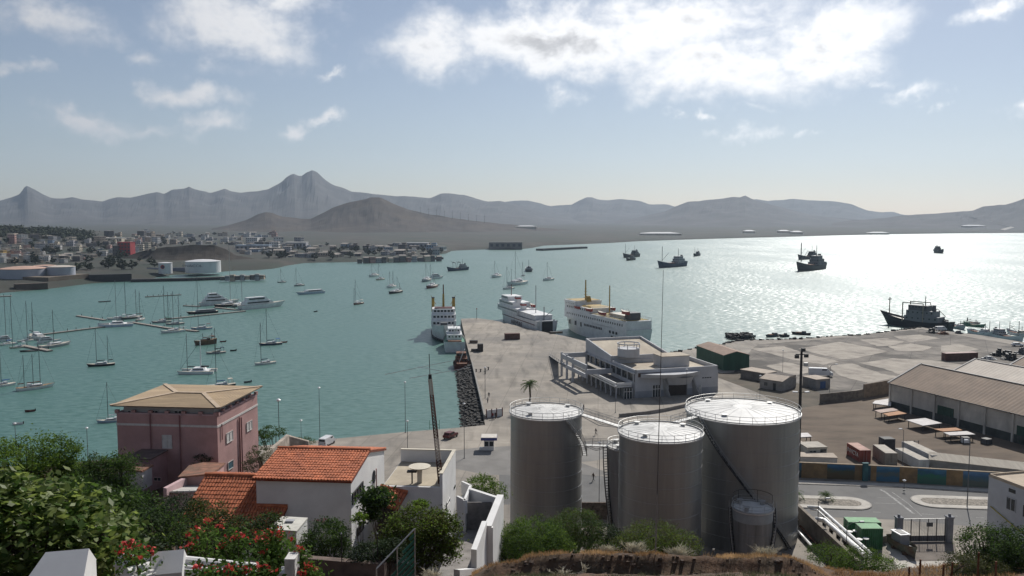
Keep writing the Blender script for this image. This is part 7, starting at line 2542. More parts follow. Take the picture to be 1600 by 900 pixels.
# depot tanks
def far_tank(label, px0, px1, py_base, py_top, mat, roof_m, word=None, logo=False):
	b0, b1 = G(px0, py_base, 5.5), G(px1, py_base, 5.5)
	c = (b0 + b1) / 2
	r = (b1 - b0).length / 2
	h = AT((px0 + px1) / 2, py_top, c.y).z - 5.5
	root = thing('depot_tank', label, 'storage tank', (c.x, c.y + r * .3, 5.5), 0, 'white tanks of the far oil depot')
	b = MB(); b.grid([circ(r, -3, 40), circ(r, h, 40)], closed=True); b.build('shell', mat, root, smooth=True)
	b = MB(); b.grid([circ(r + .2, h - .1, 40), circ(r + .2, h + .2, 40), circ(r * .5, h + r * .09, 40), circ(.05, h + r * .12, 40)], closed=True); b.build('roof', roof_m, root)
	if word:
		place_text(word, h * .42, vm('depot_letter', (0.16, 0.17, 0.19)), root, (0 - r * .25, -r - .15, h * .52), (1, 0, 0), squeeze=1.5)
	if logo:
		b = MB(); b.add([(h * .28 * math.cos(R(15 * i)), -r - .2, h * .5 + h * .28 * math.sin(R(15 * i))) for i in range(24)], [tuple(range(24))])
		lo = b.build('emblem', vm('emblem_red', (0.35, 0.05, 0.04)), root)
		b = MB(); b.add([(h * .17 * math.cos(R(15 * i)) + .3, -r - .26, h * .46 + h * .17 * math.sin(R(15 * i))) for i in range(24)], [tuple(range(24))])
		b.build('emblem_centre', vm('emblem_navy', (0.05, 0.04, 0.09)), lo)
	return root

tw = M('depot_white', (0.60, 0.60, 0.60), 0.6, 0.05, .1)
tp = M('depot_grey', (0.36, 0.38, 0.43), 0.7, 0.06, .1)
pr_ = M('depot_pink_roof', (0.46, 0.30, 0.23), 0.8, 0.1, .1)
far_tank('small white depot tank with a round red emblem', 247, 267.5, 422.5, 411, tw, tw, logo=True)
far_tank('large white depot tank with grey lettering below the cliff', 288, 341, 421, 408.5, tw, tw, word='ENACOL')
far_tank('wide grey depot tank with a pinkish roof at the left edge', -2, 64, 434, 420, tp, pr_)
far_tank('grey depot tank with a pale roof right of the wide one', 74, 113, 432.5, 417, tp, M('depot_pale_roof', (0.50, 0.44, 0.38), 0.8, 0.08, .1))
far_tank('grey depot tank half hidden between the other two on the left', 52, 84, 429, 415.5, tp, pr_)

def shore_wall(name, label, cat, pts, z0, z1, t, mat, kind=None):
	P = [G(x, y, 0) for x, y in pts]
	b = MB()
	for p, q in zip(P, P[1:]):
		b.wall(p, q, z0, z1, t)
	return tag(b.build(name, mat), label, cat if kind is None else None, kind=kind)

dk = M('seawall_dark', (0.035, 0.034, 0.034), 0.9, 0.2, .1)
shore_wall('sea_wall', 'dark sea wall below the far depot', 'wall', [(139, 441.5), (206, 439.5)], -1, 6.5, 8, dk)
shore_wall('breakwater', 'long low dark breakwater with a cluttered end', 'breakwater', [(204, 441), (300, 439), (415, 434.5)], -1, 2.4, 9, dk)
shore_wall('sea_wall', 'brown quay wall at the far left shore', 'wall', [(24, 454.5), (75, 452)], -1, 5.0, 6, M('seawall_brown', (0.10, 0.075, 0.06), 0.9, 0.2, .1))
shore_wall('depot_wall', 'low blue-grey wall in front of the white depot tanks', 'wall', [(230, 428.5), (318, 427)], 0, 6.0, 2, M('depot_wall', (0.17, 0.19, 0.24), 0.9, 0.1, .1))
shore_wall('sea_wall', 'brown embankment between the left tanks and the sea wall', 'wall', [(76, 447), (140, 440.5)], -1, 7, 25, M('embankment', (0.16, 0.13, 0.10), 0.95, 0.2, .05))
shore_wall('breakwater', 'far dark rubble breakwater beyond the pier head', 'breakwater', [(848, 391.8), (918, 388.2)], -1, 3.2, 14, M('rubble_far', (0.05, 0.047, 0.043), 0.95, 0.3, .1))
shore_wall('jetty', 'low boatyard jetty ending in open water', 'jetty', [(598, 408.5), (650, 406.8), (693, 405)], -1, 2.5, 12, M('jetty_brown', (0.09, 0.06, 0.05), 0.95, 0.3, .1))
# clutter on the breakwater end and on the boatyard jetty: hauled-out boats and sheds
for i in range(9):
	px = 345 + i * 7.8
	p = G(px, 436.6 - i * .25, 2.4)
	o = link('boatyard_hut', town_mesh(0, ['dark', 'grey', 'tan'][i % 3]), None, (p.x, p.y + 5, 2.4)); o.scale = (3.6, 4, 2.0 + (i * 7 % 5) * .35)
	tag(o, 'small dark hut on the end of the long breakwater', 'hut', 'huts on the breakwater end')
for i in range(14):
	px = 560 + i * 9.6
	p = G(px, 409 - i * .25, 2.4)
	o = link('boatyard_hut', town_mesh([0, 3][i % 2], ['dark', 'dark', 'pink', 'grey', 'dark', 'cream'][i % 6]), None, (p.x, p.y + 9, 2.2), .3 * (i % 3)); o.scale = (5 + i * 5 % 4, 6, 3 + (i * 7 % 5) * .6)
	tag(o, 'small dark hut in the far boatyard by the water', 'hut', 'huts in the far boatyard')

# pylons along the tail of the volcanic hill
for i in range(9):
	px = 657 + i * 12.5
	loc, ob = CAST(px, interp(px, [(640, 331), (675, 338.5), (710, 343), (760, 349), (800, 354)]))
	if loc is None or loc.y > 4000:
		continue
	t = thing('pylon', 'thin grey pylon on the tail of the dark hill', 'pylon', loc, 0, 'pylons on the dark hill')
	MB().tube([(0, 0, -2), (0, 0, 26 + (i * 5 % 7))], [.55, .25], 4).build('pole', V['dgrey'], t)
	MB().tube([(-4, 0, 22), (4, 0, 22)], .3, 4).build('crossarm', V['dgrey'], t)
# pale track up the right-hand hill
tk = []
for i in range(22):
	px = interp(i, [(0, 1493), (16, 1582), (21, 1566)]); py = interp(i, [(0, 333.5), (16, 355.5), (21, 360)])
	loc, ob = CAST(px, py)
	if loc is not None and loc.y < 6000:
		tk.append(loc + Vector((0, 0, 1.5)))
if len(tk) > 3:
	b = MB(); b.grid([[p + Vector((0, -14, -1)) for p in tk], [p + Vector((0, 14, 2.5)) for p in tk]])
	tag(b.build('track', M('pale_track', (0.34, 0.32, 0.29), 0.95, 0.1, .05)), 'pale track climbing the right-hand hill', kind='structure')
# ------------------------------------------------------------------ vegetation
NR = np.random.default_rng(5)

def quad_mesh(name, V4, mats, mi=None):
	"""many separate quads from an (n, 4, 3) array"""
	n = len(V4)
	me = bpy.data.meshes.new(name)
	me.vertices.add(n * 4)
	me.vertices.foreach_set('co', V4.reshape(-1).astype(np.float32))
	me.loops.add(n * 4)
	me.loops.foreach_set('vertex_index', np.arange(n * 4, dtype=np.int32))
	me.polygons.add(n)
	me.polygons.foreach_set('loop_start', np.arange(0, n * 4, 4, dtype=np.int32))
	me.polygons.foreach_set('loop_total', np.full(n, 4, dtype=np.int32))
	for m in (mats if isinstance(mats, (list, tuple)) else [mats]):
		me.materials.append(m)
	if mi is not None:
		me.polygons.foreach_set('material_index', mi.astype(np.int32))
	me.update()
	me.validate()
	return me

def leaves_at(P, size, up=0.5, aspect=0.5, jit=0.35, droop=0.0):
	"""diamond leaves with random aim at points P; returns (n, 4, 3)"""
	n = len(P)
	nrm = NR.normal(size=(n, 3)); nrm[:, 2] = np.abs(nrm[:, 2]) + up
	nrm /= np.linalg.norm(nrm, axis=1)[:, None]
	t = NR.normal(size=(n, 3)); t[:, 2] -= droop
	t -= nrm * np.sum(t * nrm, axis=1)[:, None]
	t /= np.linalg.norm(t, axis=1)[:, None]
	s = np.cross(nrm, t)
	L = (size * (1 + jit * NR.uniform(-1, 1, n)))[:, None]
	W = L * aspect
	return np.stack([P - t * L * .5, P + s * W * .5 - t * L * .05, P + t * L * .5, P - s * W * .5 - t * L * .05], axis=1)

def crown_points(blobs, n, clump, shell=0.55):
	"""points in leafy clumps spread through ellipsoids (centre, radii); denser towards the outside"""
	out = []
	vol = np.array([b[1][0] * b[1][1] * b[1][2] for b in blobs]) ** .75
	share = (vol / vol.sum() * n).astype(int) + 1
	for (c, r), k in zip(blobs, share):
		per = 26
		m = max(4, int(k / per))
		d = NR.normal(size=(m, 3)); d /= np.linalg.norm(d, axis=1)[:, None]
		rad = shell + (1.05 - shell) * NR.uniform(size=m) ** .6
		cen = np.array(c) + d * rad[:, None] * np.array(r)
		sz = clump * NR.uniform(.6, 1.4, m)
		pts = cen[:, None, :] + NR.normal(size=(m, per, 3)) * (sz[:, None, None] * np.array([.5, .5, .32]))
		out.append(pts.reshape(-1, 3))
	return np.concatenate(out)

leafM = dict(
	bright=M('leaf_bright', (0.125, 0.190, 0.026), 0.75, 0.35, 1.2, (0.080, 0.140, 0.022), trans=.42, spec=.08),
	mid=M('leaf_mid', (0.062, 0.108, 0.020), 0.75, 0.4, 1.2, (0.036, 0.072, 0.016), trans=.36, spec=.08),
	dark=M('leaf_dark', (0.030, 0.050, 0.018), 0.6, 0.35, 1.2, (0.020, 0.036, 0.014), trans=.2, spec=.08),
	olive=M('leaf_olive', (0.075, 0.082, 0.022), 0.65, 0.35, 1.2, (0.050, 0.062, 0.018), trans=.32, spec=.08),
	fig=M('leaf_fig', (0.165, 0.205, 0.050), 0.52, 0.45, 3.0, (0.090, 0.135, 0.030), trans=.45, spec=.35),
	grey=M('leaf_grey', (0.105, 0.110, 0.060), 0.8, 0.3, 1.2, (0.075, 0.085, 0.045), trans=.25, spec=.08),
	bone=M('leaf_bone', (0.62, 0.57, 0.44), 0.9, 0.2, 2.0), straw=M('leaf_straw', (0.30, 0.195, 0.10), 0.9, 0.35, .8, (0.20, 0.115, 0.055), trans=.35, spec=.05))
bark = M('bark', (0.075, 0.055, 0.040), 0.95, 0.3, 3.0)
red_petal = M('petal_red', (0.50, 0.045, 0.045), 0.6, 0.25, 6.0, (0.55, 0.09, 0.05), trans=.25)
pink_petal = M('petal_pink', (0.46, 0.04, 0.15), 0.6, 0.2, 6.0, trans=.25)

def plant(name, label, cat, base, blobs, n, leaf, mat, clump=None, up=.5, aspect=.5, trunk=True, group=None, shell=.55, mat2=None, droop=0.0):
	"""tree or shrub: leaf crown and limbs from the base into the blobs (all world coordinates)"""
	base = Vector(base)
	root = thing(name, label, cat, base, 0, group)
	bl = [((c[0] - base.x, c[1] - base.y, c[2] - base.z), r) for c, r in blobs]
	P = crown_points(bl, n, clump or leaf * 3.0, shell)
	L4 = leaves_at(P, leaf, up, aspect, droop=droop)
	mi = None
	ms = [leafM[mat]]
	if mat2:
		ms.append(leafM[mat2]); mi = (NR.uniform(size=len(L4)) < .35)
	link('crown' if cat == 'tree' else 'foliage', quad_mesh('crown', L4, ms, mi), root)
	if trunk:
		b = MB()
		big = max(bl, key=lambda q: q[1][0])
		h = max(.3, big[0][2])
		r0 = max(.03, min(.3, big[1][0] * .07))
		for c, r in bl:
			mid = Vector((c[0] * .35, c[1] * .35, c[2] * .5))
			b.tube([(0, 0, -.6), (c[0] * .08, c[1] * .08, c[2] * .22), mid, Vector(c)], [r0, r0 * .8, r0 * .55, r0 * .2], 6)
			for k in range(4):
				e = Vector(c) + Vector((NR.uniform(-.7, .7) * r[0], NR.uniform(-.7, .7) * r[1], NR.uniform(-.2, .7) * r[2]))
				b.tube([mid, (mid + e) / 2 + Vector((0, 0, .1 * r[2])), e], [r0 * .45, r0 * .3, r0 * .1], 5)
		b.build('trunk' if cat == 'tree' else 'stem', bark, root)
	return root

def BL(px, py, Y, rx_px, ry_px, deep=1.0):
	"""ellipsoid seen at a pixel with radii in pixels"""
	c = AT(px, py, Y)
	k = Y / FPX
	return ((c.x, c.y, c.z), (rx_px * k, rx_px * k * deep, ry_px * k))

def foot(px, Y):
	x = (px - 800) / FPX * Y * .9964
	return (x, Y, hill_z(x, Y) - .1)

# trees on the slope at the left
plant('feathery_tree', 'feathery green tree at the left edge against the water', 'tree', foot(10, 48), [BL(5, 722, 48, 62, 36), BL(52, 706, 48, 34, 30), BL(-30, 740, 48, 60, 50), BL(20, 760, 48, 60, 30)], 15000, .15, 'bright', .42, mat2='mid')
plant('feathery_tree', 'rounded feathery tree second from the left edge, against the water', 'tree', foot(95, 50), [BL(92, 708, 50, 30, 26), BL(80, 745, 50, 48, 30), BL(112, 738, 50, 26, 20)], 12000, .15, 'mid', .4, mat2='bright')
plant('leafy_tree', 'dark leafy tree with drooping fronds before the whitewashed hut', 'tree', foot(175, 47), [BL(165, 742, 47, 44, 22), BL(190, 722, 47, 22, 14), BL(150, 722, 47, 18, 10), BL(150, 775, 47, 60, 34)], 14000, .20, 'mid', .45, aspect=.28, mat2='dark', droop=1.0)
plant('leafy_tree', 'dense dark green tree in the middle of the left garden', 'tree', foot(110, 36), [BL(80, 790, 36, 80, 34), BL(170, 800, 36, 60, 36), BL(215, 800, 36, 34, 30)], 18000, .15, 'mid', .42, mat2='dark')
plant('shrub', 'dark shrub below the pink outbuilding', 'shrub', foot(235, 33), [BL(225, 830, 33, 62, 34), BL(180, 842, 33, 50, 30)], 10000, .12, 'dark', .35, mat2='mid', trunk=True)
plant('shrub', 'very dark round shrub left of the tiled wing', 'shrub', foot(275, 44), [BL(275, 812, 44, 46, 40), BL(250, 830, 44, 40, 30)], 11000, .11, 'dark', .35)
plant('small_tree', 'slim olive tree growing up in front of the tiled wing', 'tree', foot(318, 42), [BL(322, 800, 42, 30, 20), BL(345, 812, 42, 24, 16), BL(300, 830, 42, 30, 18)], 3800, .13, 'olive', .34, mat2='dark')
plant('shrub', 'dark shrub between the tiled wing and the white cistern', 'shrub', foot(400, 44), [BL(385, 832, 44, 44, 20), BL(420, 815, 44, 24, 12), BL(350, 850, 44, 46, 22)], 9000, .12, 'dark', .3, mat2='mid')
plant('shrub', 'round dark green shrub against the shaded white wall', 'shrub', foot(512, 50), [BL(510, 838, 50, 36, 26), BL(488, 856, 50, 26, 20), BL(532, 858, 50, 20, 18)], 9000, .13, 'mid', .35, mat2='dark')
plant('shrub', 'tall broad-leaved bush by the house porch', 'shrub', foot(588, 55), [BL(588, 778, 55, 22, 12), BL(580, 795, 55, 10, 18)], 2600, .36, 'mid', .5, aspect=.35, mat2='dark')
plant('shrub', 'big olive-green bush before the terrace block', 'shrub', foot(655, 47), [BL(655, 820, 47, 48, 26), BL(690, 832, 47, 32, 30), BL(625, 838, 47, 34, 26), BL(675, 858, 47, 44, 22)], 17000, .16, 'olive', .4, mat2='bright')
plant('small_tree', 'small yellow-green sapling at the corner of the white house', 'tree', foot(560, 50), [BL(562, 808, 50, 12, 6), BL(556, 816, 50, 8, 5)], 420, .18, 'bright', .2)
plant('small_tree', 'little tuft of leaves above the olive-green bush', 'tree', foot(657, 49), [BL(658, 788, 49, 11, 6)], 380, .2, 'bright', .2)
plant('shrub', 'low dark hedge plants in the shaded garden of the white house', 'shrub', foot(600, 44), [BL(575, 862, 44, 30, 12), BL(612, 858, 44, 24, 14)], 5000, .11, 'dark', .25)
plant('acacia', 'feathery acacia behind the white boundary wall', 'tree', foot(757, 70), [BL(752, 758, 70, 26, 14), BL(775, 768, 70, 18, 14), BL(745, 772, 70, 20, 12)], 6500, .13, 'bright', .4, mat2='mid')
plant('acacia_bush', 'broad bright green acacia bush left of the tank foot', 'shrub', foot(830, 60), [BL(830, 838, 60, 56, 28), BL(803, 846, 60, 36, 26), BL(862, 850, 60, 36, 22), BL(830, 868, 59, 62, 22)], 32000, .12, 'mid', .32, up=.8, mat2='bright')
plant('acacia_bush', 'darker acacia bush between the left and middle tanks', 'shrub', foot(900, 66), [BL(900, 824, 66, 42, 28), BL(875, 834, 66, 30, 26), BL(928, 838, 66, 26, 24), BL(905, 862, 64, 54, 26)], 30000, .12, 'mid', .35, up=.8, mat2='olive')
plant('shrub', 'dark small bush in the gap beside the middle tank', 'shrub', foot(952, 66), [BL(952, 838, 66, 20, 18)], 4000, .11, 'dark', .3)
plant('acacia_bush', 'wide low acacia bush in front of the middle tank', 'shrub', foot(1022, 58), [BL(1022, 840, 58, 50, 22), BL(1060, 850, 58, 36, 18), BL(982, 851, 58, 28, 16), BL(1022, 866, 57, 66, 16)], 28000, .11, 'olive', .32, up=.8, mat2='bright')
plant('shrub', 'low green weeds beside the pipes at the foot of the slope', 'shrub', foot(1310, 50), [BL(1300, 868, 50, 40, 14), BL(1345, 876, 50, 44, 16), BL(1382, 884, 50, 30, 12)], 11000, .09, 'mid', .28, mat2='bright')
plant('shrub', 'large dark bush at the bottom right corner', 'shrub', foot(1560, 46), [BL(1545, 852, 46, 44, 30), BL(1585, 858, 46, 44, 36), BL(1610, 884, 46, 60, 40), BL(1540, 888, 45, 44, 26)], 24000, .12, 'mid', .34, mat2='dark')
plant('shrub', 'brown-green scrub on the bank right of the gate', 'shrub', foot(1500, 44), [BL(1505, 882, 44, 30, 16), BL(1540, 888, 44, 34, 18)], 6000, .09, 'olive', .25, mat2='grey')
plant('shrub', 'grey-green shrub on the slope right of the pink house', 'shrub', foot(410, 96), [BL(406, 712, 96, 20, 16), BL(392, 728, 96, 12, 10)], 2600, .17, 'grey', .35)
plant('shrub', 'green shrub behind the pink house by the water', 'shrub', foot(425, 112), [BL(424, 674, 112, 22, 8), BL(412, 682, 112, 14, 10)], 2200, .2, 'mid', .4)
plant('shrub', 'low green hedge behind the broken wall', 'shrub', foot(472, 125), [BL(468, 691, 125, 24, 5)], 1600, .18, 'mid', .35)
plant('shrub', 'small leafy plant on the roofs below the pink house', 'shrub', (AT(318, 717, 91.5).x, 91.5, AT(318, 724, 91.5).z), [BL(316, 716, 91.5, 14, 5)], 600, .15, 'dark', .25, trunk=False)
# large-leaved fig in the foreground
fig = plant('fig_tree', 'large-leaved pale green fig tree filling the bottom left corner', 'tree', foot(60, 17), [BL(40, 830, 17, 110, 70), BL(130, 850, 17.5, 70, 50), BL(-30, 800, 17, 80, 60), BL(30, 770, 17.5, 26, 20), BL(165, 838, 16.5, 22, 30)], 7600, .22, 'fig', .38, up=.9, aspect=.55, shell=.75, mat2='mid')
plant('shrub', 'dark undergrowth beneath the fig tree', 'shrub', foot(70, 21), [BL(60, 870, 21, 130, 46), BL(180, 870, 21, 60, 30)], 9000, .12, 'dark', .3)

def flowers(root, P, size, mat, name='blossom'):
	link(name, quad_mesh(name, leaves_at(P, size, .2, .8), mat), root)

def bougainvillea(label, px, Y, stems, n_leaf=1400, petal=None):
	"""arching stems with leaves and red flower heads; stems: (px, py) flower heads"""
	f = Vector(foot(px, Y))
	root = thing('bougainvillea', label, 'shrub', f, 0, 'red-flowered shrubs along the garden wall')
	b = MB(); leaf = []; heads = []
	for hx, hy, r in stems:
		h = AT(hx, hy, Y + NR.uniform(-.6, .6)) - f
		mid = h * .55 + Vector((0, 0, h.z * .12))
		b.tube([(0, 0, -.2), mid, h], [.022, .014, .006], 5)
		for t in np.linspace(.25, .97, 16):
			p = (mid * (2 * t) if t < .5 else mid.lerp(h, (t - .5) * 2))
			leaf.append(np.array(p) + NR.normal(size=(int(n_leaf / len(stems) / 16) + 1, 3)) * .11)
		heads.append(np.array(h) + NR.normal(size=(int(r * 2.5), 3)) * np.array([r, r * .8, r * .55]) * Y / FPX * .62)
	b.build('stem', bark, root)
	link('foliage', quad_mesh('foliage', leaves_at(np.concatenate(leaf), .085, .5, .55), [leafM['mid'], leafM['olive']], None), root)
	flowers(root, np.concatenate(heads), .062, petal or red_petal)

bougainvillea('tall red-flowered shrub left of the tiled wing', 300, 15, [(296, 834, 9), (304, 843, 9), (297, 852, 8), (302, 862, 7), (322, 815, 7), (326, 812, 6), (344, 822, 7), (310, 826, 6)])
bougainvillea('red-flowered shrub below the tiled wing', 355, 15, [(350, 850, 9), (362, 840, 9), (373, 836, 7), (378, 838, 5), (345, 855, 6)])
bougainvillea('red-flowered shrub in front of the white cistern', 425, 15.5, [(412, 838, 13), (430, 832, 13), (420, 845, 10), (438, 836, 8), (402, 843, 8), (412, 862, 6), (428, 870, 8)], 2600)
bougainvillea('low red flowers spreading along the garden wall', 370, 12, [(310, 885, 8), (330, 890, 9), (360, 886, 8), (382, 888, 8), (405, 885, 9), (420, 890, 9), (362, 896, 9), (395, 897, 8), (316, 897, 8), (345, 893, 6)], 3600)
bougainvillea('red flowers right of the rough white wall end', 478, 14, [(467, 855, 6), (482, 884, 8), (470, 894, 8), (490, 890, 6), (460, 866, 7), (455, 842, 4)], 1200)
bougainvillea('red flowers between the two gate posts', 205, 12.5, [(196, 850, 8), (206, 848, 9), (212, 856, 8), (203, 868, 8), (236, 860, 8), (214, 872, 6), (188, 862, 5)], 900)
bougainvillea('pink-red flowers on the round dark shrub', 502, 50, [(498, 813, 5), (507, 813, 4)], 60, pink_petal)

# palms
def palm(label, base, h, fr, n=22, leafs=.09, droop=.9, name='palm_tree'):
	root = thing(name, label, 'tree', base, 0, None)
	b = MB(); b.tube([(0, 0, -.3), (.06 * h, 0, h * .5), (.03 * h, 0, h)], [h * .035 + .05, h * .028 + .04, h * .026 + .04], 8)
	b.build('trunk', bark, root)
	q = []
	for i in range(n):
		a = 2 * math.pi * i / n + random.random() * .3
		el = random.uniform(-.3, 1.1)
		pts = []
		for k in range(7):
			t = k / 6
			r = fr * t * math.cos(el * (1 - .3 * t))
			z = fr * (t * math.sin(el) - droop * t * t * .7)
			pts.append(np.array((.03 * h + r * math.cos(a), r * math.sin(a), h + z)))
		side = np.array((-math.sin(a), math.cos(a), 0))
		for k in range(6):
			for s in (-1, 1):
				for j in (.1, .6):
					p = pts[k] * (1 - j) + pts[k + 1] * j
					tip = p + side * s * fr * .30 * (1.1 - k / 7) + (pts[k + 1] - pts[k]) * .8 - np.array((0, 0, fr * .07))
					w_ = (pts[k + 1] - pts[k]) * .28
					q.append([p, p + w_, tip, tip - w_ * .1])
	link('crown', quad_mesh('fronds', np.array(q), [leafM['mid']]), root)
	return root

pb = G(826, 641, QZ)
palm('palm tree rising behind the left tank on the quay', (pb.x, pb.y, QZ), 7.4, 2.5, 44, droop=.75)
pb = G(1290, 783, QZ)
palm('small squat palm on the traffic island', (pb.x, pb.y, QZ + .2), 1.0, 1.8, 26, name='palm_shrub')
pb = G(1243, 781, QZ)
palm('palm shrub half hidden by the widest tank', (pb.x, pb.y, QZ + .2), 1.3, 1.8, 20, name='palm_shrub')

# dry grass, scrub and dead shrubs on the brow
def blades(n, x0, x1, y0, y1, size, lean=.35):
	px = NR.uniform(x0, x1, n); Y = NR.uniform(y0, y1, n)
	x = (px - 800) / FPX * Y * .9964
	z = np.array([hill_z(a, b_) for a, b_ in zip(x, Y)])
	P = np.stack([x, Y, z - .03], 1)
	L = size * NR.uniform(.5, 1.4, n)[:, None]
	d = NR.normal(size=(n, 3)) * lean; d[:, 2] = 1; d /= np.linalg.norm(d, axis=1)[:, None]
	s = np.stack([NR.normal(size=n), NR.normal(size=n) * .4, np.zeros(n)], 1); s /= np.linalg.norm(s, axis=1)[:, None]
	w_ = s * size * .07
	return np.stack([P - w_, P + w_, P + d * L + w_ * .3, P + d * L - w_ * .3], 1)

def keep(B, f):
	return B[[f(b[0]) for b in B]]

gr = blades(24000, 735, 1420, 44.9, 50.5, .21)
gr = keep(gr, lambda p: fbm(p[0], p[1], .35, 3, 4.0) > -.02)
o = link('dry_grass', quad_mesh('dry_grass', gr, leafM['straw'])); tag(o, 'dry straw-coloured grass along the brow of the hill', kind='stuff')
gs_ = blades(15000, 700, 1640, 33, 43.6, .22, .6)
gs_ = keep(gs_, lambda p: fbm(p[0], p[1], .3, 3, 9.0) > .06)
o = link('low_scrub', quad_mesh('low_scrub', gs_, [leafM['grey']])); tag(o, 'grey-green low scrub on the near slope', kind='stuff')
gs2 = blades(9000, 1330, 1640, 36, 50, .26, .5)
gs2 = keep(gs2, lambda p: fbm(p[0], p[1], .3, 3, 2.0) > .0)
o = link('dry_grass', quad_mesh('dry_grass', gs2, leafM['straw'])); tag(o, 'dry brown weeds on the bank at the bottom right', kind='stuff')

def dead_shrub(label, px, Y, w_px, h_px, n=90, mat='bone'):
	f = Vector(foot(px, Y))
	root = thing('dead_shrub', label, 'shrub', f, 0, 'pale dead shrubs on the brow')
	b = MB()
	k = Y / FPX
	for i in range(n):
		a = Vector((random.gauss(0, .45) * w_px * k, random.gauss(0, .3) * w_px * k, random.uniform(.4, 1) * h_px * k))
		m_ = a * .5 + Vector((random.gauss(0, .05), random.gauss(0, .05), a.z * .05))
		b.tube([(random.gauss(0, .1) * w_px * k, 0, -.05), m_, a], [.022, .016, .008], 4)
		for j in range(2):
			e = a + Vector((random.gauss(0, .14), random.gauss(0, .14), random.uniform(-.05, .16)))
			b.tube([m_.lerp(a, .6), e], [.012, .006], 3)
	b.build('twigs', leafM[mat], root)

dead_shrub('pale dead shrub, left of three on the brow', 953, 46.6, 14, 16)
dead_shrub('pale dead shrub before the middle tank on the brow', 998, 46.4, 22, 22, 120)
dead_shrub('dense whitish dead shrub near the foot of the widest tank', 1070, 46.6, 22, 18, 150)
dead_shrub('pale dry bush below the small tank', 1212, 46.4, 24, 20, 130)
dead_shrub('thin bare white twigs at the left of the dark bank', 917, 43.0, 6, 20, 12)
dead_shrub('bare grey twigs at the left end of the bank', 880, 42.6, 22, 14, 40)
dead_shrub('tangle of pale dead twigs under the green screen', 668, 40, 22, 16, 60)

# loose dark stones in the cut bank
def rocks(name, label, pts, mat, kind='stuff'):
	b = MB()
	for p, s in pts:
		n0 = len(b.v)
		vs = []
		for (x, y, z) in ((1, 1, 1), (-1, 1, 1), (-1, -1, 1), (1, -1, 1), (1, 1, -1), (-1, 1, -1), (-1, -1, -1), (1, -1, -1)):
			k = s * random.uniform(.45, .95)
			vs.append((p[0] + x * k, p[1] + y * k, p[2] + z * k * .8))
		b.add(vs, [(0, 1, 2, 3), (7, 6, 5, 4), (0, 3, 7, 4), (1, 0, 4, 5), (2, 1, 5, 6), (3, 2, 6, 7)])
	return tag(b.build(name, mat), label, kind=kind)

pts = []
for i in range(700):
	px = random.uniform(740, 1330); Y = random.uniform(40, 45.0)
	f = foot(px, Y)
	pts.append((f, random.uniform(.04, .16)))
rocks('stones', 'loose dark stones in the cut bank', pts, M('bank_stone', (0.085, 0.060, 0.045), 0.95, 0.4, 3))
# rubble armour along the pier and the rocky right-hand shore
pts = []
E = [G(x, y, QZ) for x, y in [(758, 664), (737, 568)]]
for i in range(1500):
	t = random.random(); s = random.random()
	p = E[0].lerp(E[1], t)
	pts.append(((p.x - .6 - s * 5.2, p.y + random.uniform(-1, 1), QZ - .5 - s * 3.0), random.uniform(.35, .8)))
for i in range(120):
	s = random.random()
	p = G(random.uniform(722, 757), 665.5, QZ)
	pts.append(((p.x, p.y + 1 + s * 4, QZ - .8 - s * 2.4), random.uniform(.35, .7)))
dark_rock = M('armour_rock', (0.050, 0.048, 0.045), 0.95, 0.5, .8)
rocks('rubble', 'dark rubble armour along the left side of the pier', pts, dark_rock)
pts = []
SH = [G(x, y, QZ) for x, y in [(1012, 561), (1062, 548.5), (1090, 543), (1130, 537), (1150, 532), (1175, 531), (1250, 529), (1300, 525), (1345, 523), (1400, 516), (1440, 511)]]
for a, c in zip(SH, SH[1:]):
	for i in range(int((c - a).length * 4)):
		s = random.random()
		p = a.lerp(c, random.random())
		pts.append(((p.x - s * 1.0, p.y - 1.5 + s * 7, QZ + .2 - s * 3.2), random.uniform(.35, 1.0)))
p0 = G(1150, 532, 0)
for i in range(160):
	pts.append(((p0.x + random.uniform(-2, 9), p0.y + random.uniform(2, 14), random.uniform(-.5, 1.6)), random.uniform(.5, 1.1)))
rocks('rubble', 'dark rubble along the rocky shore behind the green shed', pts, dark_rock)

# far greenery: wooded ridge above the town and scattered trees
far_leaf = M('far_foliage', (0.044, 0.056, 0.030), 0.9, 0.3, .03)
bpy.context.view_layer.update()
DG = bpy.context.evaluated_depsgraph_get()
pts = []
for i in range(900):
	px = random.uniform(-10, 185)
	py = interp(px, [(-10, 358), (18, 358), (40, 362), (70, 361), (110, 362), (150, 369), (185, 376)]) + random.uniform(0, 12)
	loc, ob = CAST(px, py)
	if loc is None or not ob.startswith('land'):
		continue
	pts.append(np.array(loc)[None, :] + NR.normal(size=(16, 3)) * np.array([4.5, 4, 2.2]) + np.array([0, 0, 3.5]))
if pts:
	o = link('wooded_ridge', quad_mesh('wooded_ridge', leaves_at(np.concatenate(pts), 3.2, .4, .8), far_leaf)); tag(o, 'dark wooded ridge above the far town', kind='stuff')
